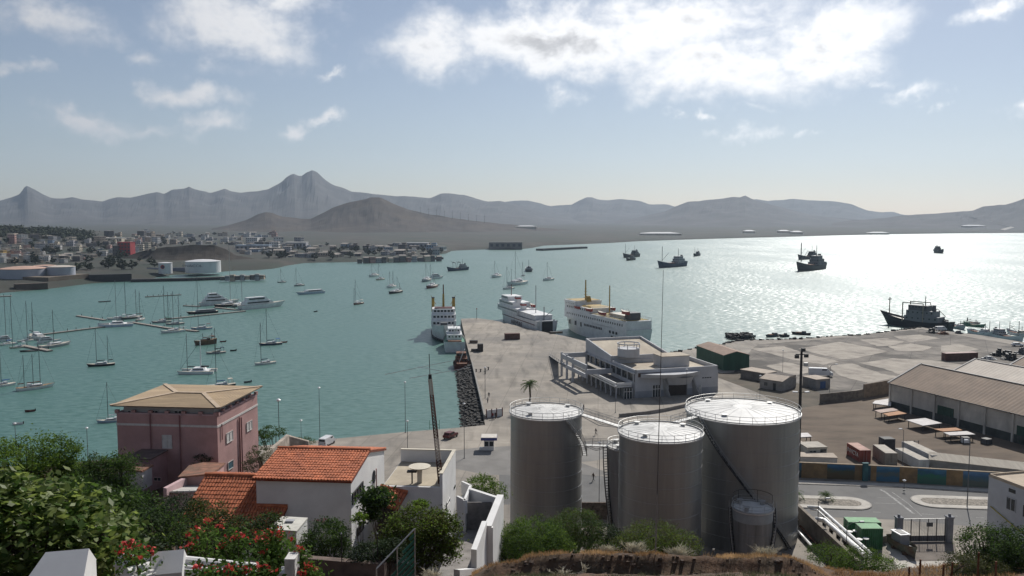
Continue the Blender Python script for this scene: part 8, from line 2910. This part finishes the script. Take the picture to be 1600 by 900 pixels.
# one low tree mesh copied about the town
tp_ = crown_points([((0, 0, 5), (3.6, 3.6, 2.8)), ((2.2, 0, 4), (2.4, 2.4, 2)), ((-2, 1, 4), (2.2, 2.2, 2))], 420, .9)
t_crown = quad_mesh('far_crown', leaves_at(tp_, 1.5, .4, .8), far_leaf)
t_trunk = MB().tube([(0, 0, -1), (0, 0, 4.5)], [.45, .2], 5).mesh('far_trunk', bark)
cnt = 0
for i in range(420):
	zone = random.random()
	if zone < .5:
		px, py = random.uniform(0, 260), random.uniform(376, 424)
	elif zone < .85:
		px, py = random.uniform(400, 700), random.uniform(382, 407)
	else:
		px, py = random.uniform(220, 430), random.uniform(366, 386)
	loc, ob = CAST(px, py)
	if loc is None or not ob.startswith('land'):
		continue
	root = thing('town_tree', 'small dark tree among the far houses', 'tree', loc, random.random() * 6, 'trees among the far houses')
	s = random.uniform(.6, 1.2)
	root.scale = (s, s, s * random.uniform(.8, 1.1))
	link('crown', t_crown, root); link('trunk', t_trunk, root)
	cnt += 1
	if cnt > 95:
		break
# ------------------------------------------------------------------ street furniture, vehicles, people
lamp_glass = M('lamp_head', (0.72, 0.72, 0.72), 0.35, 0.05, 1)
pole_m = M('lamp_pole', (0.13, 0.135, 0.14), 0.6, 0.15, 1, metal=.3)

def lamp_post(label, base_px, base_py, top_px, top_py, arm=None, z=QZ, group='lamp posts on the quay', r=.08, Y=None):
	b = G(base_px, base_py, z) if Y is None else Vector(((base_px - 800) / FPX * Y * .9964, Y, z))
	h = AT(top_px, top_py, b.y).z - b.z
	root = thing('lamp_post', label, 'lamp post', b, 0, group)
	MB().tube([(0, 0, -.1), (0, 0, h)], [r, r * .6], 7).build('pole', pole_m, root)
	MB().box((0, 0, 0), (.35, .35, .12)).build('base_plate', pole_m, root)
	if arm:
		ax = arm * b.y / FPX
		c = MB(); c.tube([(0, 0, h * .98), (ax * .4, 0, h + abs(ax) * .25), (ax, 0, h + abs(ax) * .32)], r * .55, 6); c.build('arm', pole_m, root)
		c = MB(); c.box((ax * 1.08, 0, h + abs(ax) * .3), (.8, .3, .16), taper=.8); c.build('lamp_head', lamp_glass, root)
	else:
		c = MB(); c.cone((0, 0, h), .16, .34, .2, 10); c.cone((0, 0, h + .2), .34, .12, .16, 10); c.build('lamp_head', lamp_glass, root)
	return root

lamp_post('tall dark lamp post at the water edge left of the radio mast', 633.5, 676, 630, 598)
lamp_post('shorter lamp post just right of the tall one, nearer', 637, 719, 635, 659)
lamp_post('lamp post with a shadow left of the ticket kiosk', 725.5, 716, 724, 632)
lamp_post('lamp post by the white parked van', 500, 689, 498.5, 607)
lamp_post('lamp post at the water edge left of the pink house', 138, 727, 135, 670)
lamp_post('lamp post among the trees at the far left', 27, 738, 25, 663)
lamp_post('lamp post right of the pink house by the water', 471, 695, 471, 658, r=.06)
lamp_post('lamp post on the pier near the white gate', 758, 622, 756, 575, r=.09)
lamp_post('thin lamp post before the terminal entrance', 1072, 643, 1071, 578, r=.07)
lamp_post('thin lamp post left of the terminal doors', 961.5, 645, 960.5, 604, r=.07)
lamp_post('thin pole at the corner of the terminal road', 1187, 629, 1187, 588, r=.06)
lamp_post('curved lamp post at the dark yard wall', 1296, 618, 1295, 572, arm=9, r=.09)
lamp_post('slim lamp post beside the green shed', 1222.5, 592, 1222, 548, r=.07)
lamp_post('curved lamp post between the road and the container row', 1410, 728, 1408, 672, arm=-5, r=.08)
lamp_post('tall lamp post on the right-hand traffic island', 1511, 793, 1511, 690, arm=-6, r=.10)
lamp_post('lamp post with a long arm over the silver pipes', 1277, 845, 1283, 783, arm=14, r=.08)
lamp_post('lamp post with a curved arm over the green boxes', 1322, 862, 1326, 822, arm=22, r=.07)
lamp_post('lamp post on the pale forecourt between the tanks', 936, 791, 936, 693, r=.07)
lamp_post('thin dark pole right of the pink house', 428, 700, 426.5, 627, r=.07, Y=118, z=10)
lamp_post('short bollard lamp on the road before the painted wall', 1412.5, 766, 1412, 752, r=.06)

# flood mast behind the widest tank
fb_ = G(1247, 735, QZ)
fm_ = thing('flood_mast', 'tall dark mast with floodlights right of the widest tank', 'mast', fb_)
fh = AT(1247, 549, fb_.y).z - QZ
MB().tube([(0, 0, 0), (0, 0, fh)], [.42, .24], 8).build('pole', M('mast_dark2', (0.035, 0.03, 0.028), .8, .2, 1), fm_)
cb_ = MB(); cb_.bar((-1.2, 0, fh - .6), (1.2, 0, fh - .6), .2); cb_.build('crossarm', dark_steel, fm_)
for x, z, m_ in ((-1.0, fh - 1.4, dark_steel), (.9, fh - 1.2, dark_steel), (.9, fh - 3.0, galv), (.25, fh, dark_steel)):
	MB().box((x, -.2, z), (.8, .5, .7)).build('floodlight', m_, fm_)
lz = AT(1246, 612, fb_.y).z - QZ
for s in (-1, 1):
	MB().tube([(0, 0, lz - .3), (s * .9, -.3, lz)], .06, 5).build('bracket', dark_steel, fm_)
	MB().box((s * 1.2, -.4, lz - .05), (1.0, .5, .2), .3 * s).build('street_lamp_head', lamp_glass, fm_)

# whip aerial on the brow
wf = Vector(foot(1032, 46.2))
wa_ = thing('whip_aerial', 'very tall thin whip aerial standing on the brow before the middle tank', 'aerial', wf)
tp = AT(1036.5, 422, 46.2) - wf
MB().tube([(0, 0, -.2), tp * .5, tp], [.034, .024, .012], 6).build('rod', M('aerial_dark', (0.10, 0.09, 0.085), .6, .1, 1), wa_)
MB().tube([(0, 0, 0), tp * .22], .045, 6).build('sleeve', M('aerial_grey', (0.26, 0.24, 0.22), .7, .1, 1), wa_)
sp_ = Vector(foot(1126, 46.0))
t_ = thing('marker_post', 'thin marker post with a small plate on the brow', 'post', sp_)
MB().tube([(0, 0, -.1), (0, 0, .55)], .015, 5).build('rod', dark_steel, t_)
MB().box((0, 0, .5), (.12, .02, .12)).build('plate', galv, t_)
for i, (px, py, h_px, Y, lb) in enumerate(((1437, 893, 20, 39, 'rusty fence post, tallest and leftmost of the near row'), (1474, 897, 16, 38.5, 'rusty fence post, second from the left in the near row'), (1487, 890, 12, 39, 'thin rusty fence post beside the second one'), (1528, 893, 32, 38, 'thick rusty fence post in front of the corner bush'), (1556, 898, 22, 37.6, 'rusty fence post at the right end of the near row'), (1420, 897, 12, 38.6, 'short rusty fence post left of the tallest one'))):
	f = AT(px, py, Y)
	t_ = thing('fence_post', lb, 'post', (f.x, f.y, f.z - .5), 0, 'rusty fence posts on the near slope')
	k = h_px * Y / FPX + .5
	MB().tube([(0, 0, -.3), (random.uniform(-.03, .03), 0, k)], [.055, .045], 6).build('post', rust, t_)
	MB().box((0, 0, k * .8), (.1, .02, .05)).build('wire_clip', dark_steel, t_)

# ---- vehicles
def car(label, px, py, rz, body, L=4.2, W=1.75, H=1.5, name='parked_car', cat='car', van=False, group='vehicles on the quay'):
	p = G(px, py, QZ)
	root = thing(name, label, cat, p, rz, group)
	prof = [(-.5, .28), (-.5, .62), (-.46, .68), (-.34, 1.0), (.08, 1.0), (.22, .70), (.46, .62), (.5, .5), (.5, .28)] if not van else [(-.5, .2), (-.5, .97), (-.46, 1.0), (.26, 1.0), (.38, .62), (.48, .52), (.5, .42), (.5, .2)]
	b = MB()
	n = len(prof)
	lo = [(x * L, -W / 2 * (1 if z < .65 else .86), z * H) for x, z in prof]; hi = [(x, -y, z) for x, y, z in lo]
	b.add(lo + hi, [(i, (i + 1) % n, n + (i + 1) % n, n + i) for i in range(n)] + [tuple(range(n - 1, -1, -1)), tuple(range(n, 2 * n))])
	bo = b.build('body', body, root)
	g_ = MB()
	for s in (-1, 1):
		g_.box((-.11 * L if not van else .14 * L, s * W * .46, H * .70), (L * .36 if not van else L * .2, .06, H * .22))
	g_.build('side_window', V['glass'], bo)
	g_ = MB()
	if van:
		g_.add([(.275 * L, -W * .4, H * .95), (.275 * L, W * .4, H * .95), (.375 * L, W * .42, H * .66), (.375 * L, -W * .42, H * .66)], [(3, 2, 1, 0)])
		g_.v = [(x + .02, y, z + .01) for x, y, z in g_.v]
	else:
		g_.add([(.09 * L, -W * .4, H * .98), (.09 * L, W * .4, H * .98), (.21 * L, W * .42, H * .73), (.21 * L, -W * .42, H * .73)], [(3, 2, 1, 0)])
		g_.v = [(x + .02, y, z + .02) for x, y, z in g_.v]
	g_.build('windscreen', V['glass'], bo)
	g_ = MB(); g_.box((-.5 * L - .01 if van else -.42 * L, 0, H * .68), (.05, W * .75, H * .22)); g_.build('rear_window', V['glass'], bo)
	for sx in (-.32, .32):
		for sy in (-1, 1):
			w_ = MB(); pr = []
			for k in range(14):
				a = 2 * math.pi * k / 14
				pr.append((sx * L + .31 * math.cos(a), .31 + .31 * math.sin(a)))
			w_.add([(x, sy * W * .5 - .1, z) for x, z in pr] + [(x, sy * W * .5 + .06, z) for x, z in pr], [(i, (i + 1) % 14, 14 + (i + 1) % 14, 14 + i) for i in range(14)] + [tuple(range(14)), tuple(range(27, 13, -1))])
			w_.build('wheel', V['dark'], root)
	for sy in (-1, 1):
		MB().box((.5 * L, sy * W * .36, H * .42), (.06, .3, .16)).build('headlight', lamp_glass, root)
		MB().box((-.5 * L, sy * W * .38, H * .48), (.06, .22, .2)).build('tail_light', V['red'], root)
	return root

car('dark red car driving along the quay edge', 704, 684, R(62), vm('car_red', (0.13, 0.030, 0.026), .35), 4.2, 1.75, 1.55)
car('white van parked by the water behind the house roof', 511, 695, R(75), vm('car_white', (0.60, 0.60, 0.60), .35), 4.8, 1.9, 2.0, 'parked_van', 'van', True)
car('white pickup parked among the fishing quay clutter', 1470, 516.5, R(10), vm('car_white', (0.60, 0.60, 0.60)), 5, 1.9, 2.0, 'parked_van', 'van', True, group='vehicles on the fishing quay')
car('white car parked near the right edge of the apron', 1590, 541, R(-12), vm('car_white', (0.60, 0.60, 0.60)), 4.4, 1.8, 1.5, group='vehicles on the fishing quay')
car('white box van among the port huts', 1282, 588, R(-12), vm('car_white', (0.60, 0.60, 0.60)), 7.5, 2.3, 2.8, 'parked_van', 'van', True, group='vehicles on the fishing quay')
car('cream lorry beside the port huts', 1276, 602, R(-8), V['cream'], 6.5, 2.3, 2.6, 'parked_lorry', 'lorry', True, group='vehicles on the fishing quay')

# kiosk
kp = G(764, 704, QZ)
kk = thing('ticket_kiosk', 'small white kiosk with a blue-edged roof on the quay', 'kiosk', kp)
kz = 2.4
MB().box((0, 1.2, 0), (2.2, 2.2, kz)).build('wall', white_paint, kk)
for x in (-.55, .55):
	MB().box((x, .08, 1.0), (.85, .06, 1.0)).build('window', V['glass'], kk)
MB().box((0, 1.2, kz), (3.6, 3.4, .55)).build('fascia', M('kiosk_blue', (0.06, 0.07, 0.22), .6, .1, 1), kk)
MB().box((0, 1.2, kz + .551), (3.5, 3.3, .12)).build('roof', M('kiosk_roof', (0.58, 0.54, 0.48), .8, .08, 1), kk)
sb_ = thing('barrier_box', 'low white barrier box beside the kiosk', 'barrier', G(754, 703, QZ))
MB().box((0, 0, 0), (1.4, .8, .6)).build('box', white_paint, sb_)
MB().tube([(.5, 0, .6), (2.0, 0, .9)], .05, 5).build('boom', white_paint, sb_)

# white gate screens on the pier, barrier walls
gw = thing('gate_screen', 'low white barrier walls across the foot of the pier', 'barrier', G(772, 652, QZ))
g0, g1_ = G(760, 653, QZ), G(785, 650, QZ)
wb(MB().wall(g0, g0.lerp(g1_, .3), QZ, QZ + 2.0, .2), 'screen', white_paint, gw)
wb(MB().wall(g0.lerp(g1_, .36), g0.lerp(g1_, .62), QZ, QZ + 2.0, .2), 'screen', white_paint, gw)
wb(MB().wall(g0.lerp(g1_, .66), g1_, QZ, QZ + 2.0, .2), 'screen', white_paint, gw)
for t in (0, .33, .64, 1.0):
	p = g0.lerp(g1_, t)
	wb(MB().box((p.x, p.y, QZ), (.25, .25, 2.3)), 'post', V['maroon'], gw)
pw_ = MB()
pl_ = [G(x, y, QZ) for x, y in [(757.5, 655), (737.5, 569)]]
pw_.wall(pl_[0] + Vector((.3, 0, 0)), pl_[1] + Vector((.3, 0, 0)), QZ, QZ + 1.0, .5)
tag(pw_.build('pier_wall', M('pier_wall', (0.26, 0.245, 0.22), .9, .12, .8)), 'low stone wall along the left side of the pier', 'wall')

# pier clutter
def crate(label, px, py, d, mat, rz=0.0):
	p = G(px, py, QZ)
	root = thing('crate', label, 'crate', p, rz, 'crates and gear on the pier')
	MB().box((0, 0, .1), (d[0] * .94, d[1] * .94, d[2] - .2)).build('panel', mat, root)
	f = MB()
	for sx in (-1, 1):
		for sy in (-1, 1):
			f.box((sx * d[0] * .47, sy * d[1] * .47, 0), (.12, .12, d[2]))
	f.box((0, 0, 0), (d[0], d[1], .1)); f.box((0, 0, d[2] - .1), (d[0], d[1], .1))
	f.build('frame', dark_steel, root)

crate('dark upright crate near the left edge of the pier', 750.5, 549, (2.2, 2.0, 3.0), M('crate_dark', (0.06, 0.05, 0.045), .85, .2, 1))
crate('low dark crate left of the upright one on the pier', 742, 549, (3.0, 1.6, 1.0), M('crate_dark', (0.06, 0.05, 0.045)))
crate('low brown crate behind the upright one on the pier', 740, 536, (3.4, 1.8, 1.2), M('crate_brown', (0.15, 0.11, 0.085), .85, .2, 1))
crate('timber fender beam at the pier edge between two ferries', 869, 521, (6.0, 1.4, .9), M('crate_wood', (0.20, 0.15, 0.11), .9, .2, 1), .35)
crate('blue bin beside the painted wall containers', 1446, 724, (1.5, 1.2, 1.4), V['paleblue'])
crate('white bin under the last white shelter', 1508, 692, (1.6, 1.3, 1.4), V['white'])
crate('dark machine standing on the dirt yard near the warehouse doors', 1541, 693, (1.8, 1.6, 1.2), V['dgrey'], .4)
rk_ = thing('rack', 'empty steel rack behind the grey container', 'rack', G(1425, 703, QZ))
for k in range(3):
	MB().bar((-1.4, 0, .5 + .7 * k), (1.4, 0, .5 + .7 * k), .12).build('bar', dark_steel, rk_)
for x in (-1.4, -.5, .5, 1.4):
	MB().bar((x, 0, 0), (x, 0, 2.2), .1).build('post', dark_steel, rk_)
for i, (px, py) in enumerate(((744, 581), (751, 581), (758, 580.3), (763, 578), (758, 584.5))):
	b_ = thing('mooring_bollard', 'small dark bollard standing on the pier beside the tug', 'bollard', G(px, py, QZ), 0, 'bollards on the pier')
	MB().cone((0, 0, 0), .22, .18, .8, 8).build('post', V['dark'], b_)
	MB().cone((0, 0, .8), .34, .30, .2, 8).build('cap', V['dark'], b_)
bs = G(745, 499, QZ)
bt_ = thing('pier_beacon', 'thin beacon post at the head of the pier', 'beacon', bs)
MB().tube([(0, 0, 0), (0, 0, 5.2)], .14, 6).build('post', V['dgrey'], bt_)
MB().cone((0, 0, 5.2), .25, .2, .6, 8).build('lantern', V['red'], bt_)
ld = thing('boarding_ladder', 'small green steel frame at the water edge', 'frame', G(679, 671, QZ))
for x in (-1.2, 1.2):
	MB().tube([(x, 0, 0), (x, 0, 2.4)], .06, 5).build('upright', V['green'], ld)
for z in (.4, 1.2):
	MB().tube([(-1.2, 0, z), (1.2, 0, z)], .05, 5).build('rail', V['green'], ld)
rn = MB()
# fishing quay clutter: nets and gear heaps, each a thing
for i, (px, py, w_, h_, m_, lb) in enumerate(((1457, 520, 5, 3, 'dark', 'dark heap of nets beside the trawler stern'), (1474, 522, 5, 2.2, 'rust', 'rusty heap of gear beside the trawler stern'), (1498, 521, 3, 2, 'dgrey', 'grey heap of gear right of the white pickup'), (1567, 556, 8, 4.5, 'dark', 'large black heap of scrap on the apron'), (1580, 562, 7, 4, 'dark', 'second black heap of scrap behind the pale warehouse roof'), (1596, 553, 5, 3, 'dgrey', 'scrap heap at the right edge of the apron'), (1544, 561, 5, 1.6, 'grey', 'pale heap of rubble on the apron'))):
	p = G(px, py, QZ)
	root = thing('gear_heap', lb, 'heap', p, 0, 'heaps of gear on the fishing quay')
	b = MB()
	for k in range(26):
		a = random.random() * 6.28; r = random.random() ** .6
		b.box((math.cos(a) * r * w_ / 2, math.sin(a) * r * w_ / 2, 0), (random.uniform(.5, 1.4), random.uniform(.5, 1.2), h_ * (1.05 - r) * random.uniform(.5, 1)), random.random() * 3)
	b.build('gear', V[m_], root)

# gate of the tank yard
ga, gb = G(1403, 847, QZ), G(1482, 846, QZ)
gt = thing('yard_gate', 'wide steel mesh gate between two grey pillars', 'gate', ga)
for p in (ga, gb):
	wb(MB().box((p.x, p.y, QZ), (.9, .9, 4.0)).box((p.x, p.y, QZ + 4.0), (1.1, 1.1, .2)).cone((p.x, p.y, QZ + 4.2), .25, .2, .4, 10), 'pillar', M('pillar_grey', (0.24, 0.245, 0.26), .85, .1, 1), gt)
gm_ = MB()
d = (gb - ga).normalized()
for k in range(2):
	gm_.bar(ga + d * .5 + Vector((0, 0, .1 + 3.7 * k)), gb - d * .5 + Vector((0, 0, .1 + 3.7 * k)), .08)
wb(gm_, 'rail', galv, gt)
for k in range(6):
	p = ga.lerp(gb, .08 + .84 * k / 5)
	wb(MB().bar(p + Vector((0, 0, .05)), p + Vector((0, 0, 3.8)), .1), 'upright', dark_steel, gt)
for k in range(28):
	p = ga.lerp(gb, .07 + .86 * k / 27)
	wb(MB().bar(p + Vector((0, 0, .1)), p + Vector((0, 0, 3.75)), .025), 'bar', galv, gt)
wb(MB().wall(ga + d * .5, gb - d * .5, QZ + .05, QZ + 1.0, .06), 'kick_plate', M('kick_grey', (0.10, 0.10, 0.105), .8, .1, 1), gt)
wb(MB().box((ga.lerp(gb, .60).x, ga.y - .1, QZ + 2.6), (1.0, .05, .7)), 'sign', V['dgrey'], gt)
# boat lying in the yard
yb = G(1427, 871, QZ)
y2 = G(1397, 853, QZ)
dv = (yb - y2)
rt_ = thing('derelict_boat', 'weathered grey boat with a rusty bow laid up in the tank yard', 'boat', ((yb + y2) / 2) + Vector((0, 0, .6)), math.atan2(dv.y, dv.x))
hb_ = MB(); hull_mesh(hb_, 6.2, 2.2, (1.1, 1.0, 1.3), .6, .8, bul=.5); hb_.build('hull', [M('old_hull', (0.16, 0.17, 0.13), .85, .25, 1, (0.17, 0.08, 0.04)), V['dgrey']], rt_)
cb_ = MB(); cb_.box((-.9, 0, .5), (2.3, 1.6, 1.6), taper=.95); cb_.build('cabin', V['grey'], rt_)
cb_ = MB(); cb_.box((-.9, 0, 2.1), (2.5, 1.8, .14)); cb_.build('cabin_roof', V['white'], rt_)
cb_ = MB(); cb_.box((-.9, 0, 2.24), (1.7, 1.0, .05)); cb_.build('roof_hatch', V['dark'], rt_)
for x in (-1.4, 1.2):
	MB().box((x, 0, -.6), (.4, 2.1, .5)).build('chock', V['wood'], rt_)
flat('pavement', 'pale concrete strip beside the derelict boat', [(1376, 838), (1388, 842), (1428, 884), (1404, 890)], 0.03, pave)
flat('pavement', 'sandy kerb along the front of the yard', [(1404, 878), (1498, 876), (1496, 884), (1408, 888)], 0.02, pave)
flat('pavement', 'brown worn ground of the gated yard', [(1390, 848), (1490, 846), (1500, 876), (1420, 880)], 0.012, M('yard_brown', (0.175, 0.150, 0.128), .95, .15, .5))

# ---- people: one continuous skinned body, copied; clothes as a child shell
def person_mesh(pose):
	"""body standing at the origin facing -y, 1.72 m tall, walking or standing"""
	w = 1 if pose == 'walk' else 0
	J = [(0, 0, .95), (0, 0, 1.18), (0, 0, 1.40), (0, -.01, 1.50), (0, -.02, 1.60), (0, -.02, 1.70)]
	rad = [.15, .145, .15, .062, .095, .072]
	ed = [(0, 1), (1, 2), (2, 3), (3, 4), (4, 5)]
	for s in (-1, 1):
		k = len(J)
		sw = .26 * s * w
		J += [(s * .095, 0, .88), (s * .105, -sw * .55 - .03 * w, .49), (s * .105, -sw + (.12 if sw < 0 else 0) * w, .09), (s * .11, -sw - .13 + (.06 if sw < 0 else 0), .045)]
		rad += [.105, .072, .05, .045]
		ed += [(0, k), (k, k + 1), (k + 1, k + 2), (k + 2, k + 3)]
		k = len(J)
		J += [(s * .19, 0, 1.38), (s * .245, .03 + sw * .35, 1.11), (s * .25, -.04 + sw * .85, .88), (s * .25, -.06 + sw * .9, .79)]
		rad += [.07, .05, .038, .036]
		ed += [(2, k), (k, k + 1), (k + 1, k + 2), (k + 2, k + 3)]
	me = bpy.data.meshes.new('person_body')
	me.from_pydata(J, ed, [])
	o = bpy.data.objects.new('person_body', me)
	C.objects.link(o)
	md = o.modifiers.new('skin', 'SKIN')
	for i, v in enumerate(me.skin_vertices[0].data):
		v.radius = (rad[i], rad[i] * .8)
		v.use_root = i == 0
	sb = o.modifiers.new('sub', 'SUBSURF'); sb.levels = 1; sb.render_levels = 1
	bpy.context.view_layer.update()
	out = bpy.data.meshes.new_from_object(o.evaluated_get(bpy.context.evaluated_depsgraph_get()))
	bpy.data.objects.remove(o)
	return out

PM = {p: person_mesh(p) for p in ('walk', 'stand')}
skin_m = M('skin', (0.16, 0.085, 0.055), .6, .1, 4)

def person(label, px, py, rz, pose, top, legs):
	p = G(px, py, QZ)
	me = PM[pose].copy()
	me.materials.clear()
	for m_ in (skin_m, top, legs, V['dark']):
		me.materials.append(m_)
	for f in me.polygons:
		c = f.center
		f.material_index = 3 if (c.z > 1.63 and c.y > -.03) else (1 if .93 < c.z < 1.47 and not (abs(c.x) > .2 and c.z < 1.15) else (2 if .12 < c.z <= .93 and abs(c.x) < .2 else (3 if c.z <= .12 else 0)))
		f.use_smooth = True
	o = link('person', me, None, p, rz)
	o.scale = (1.05, 1.05, 1.05)
	tag(o, label, 'person', 'people on the quay')

cl = lambda n, c: M('cloth_' + n, c, .9, .1, 3)
person('person in dark red top standing by the white gate screens, left of two', 770, 655, .3, 'stand', cl('red', (.2, .03, .03)), cl('navy', (.03, .035, .06)))
person('person in dark clothes standing by the white gate screens, right of two', 774, 654.5, -.6, 'walk', cl('dark', (.03, .03, .032)), cl('brown', (.09, .06, .045)))
person('person walking on the forecourt between two tanks', 927, 752, 2.2, 'walk', cl('brown', (.09, .06, .045)), cl('dark', (.03, .03, .032)))
person('person in dark clothes walking behind the gangway', 931, 680, -1.2, 'walk', cl('dark', (.03, .03, .032)), cl('dark', (.03, .03, .032)))
person('person in a light top standing on the quay near the pier wall', 762, 630, .8, 'stand', cl('light', (.45, .43, .4)), cl('navy', (.03, .035, .06)))
person('person in dark top on the quay just behind the one in a light top', 764, 622, -.4, 'walk', cl('dark', (.03, .03, .032)), cl('brown', (.09, .06, .045)))
person('person standing by the tree base behind the gangway', 912, 641, 1.0, 'stand', cl('navy', (.03, .035, .06)), cl('dark', (.03, .03, .032)))
# ------------------------------------------------------------------ haze: one closed box of even, thin air
hz = MB()
hz.box((0, 3800, -2.5), (13000, 8400, 640))
hm = bpy.data.materials.new('haze_air')
hm.use_nodes = True
hm.node_tree.nodes.clear()
hv = hm.node_tree.nodes.new('ShaderNodeVolumePrincipled')
hv.inputs['Color'].default_value = (0.66, 0.81, 1.0, 1)
hv.inputs['Density'].default_value = 0.000056
hv.inputs['Anisotropy'].default_value = 0.35
ho = hm.node_tree.nodes.new('ShaderNodeOutputMaterial')
hm.node_tree.links.new(hv.outputs[0], ho.inputs['Volume'])
tag(hz.build('haze', hm), 'thin dusty haze over the bay', kind='stuff')
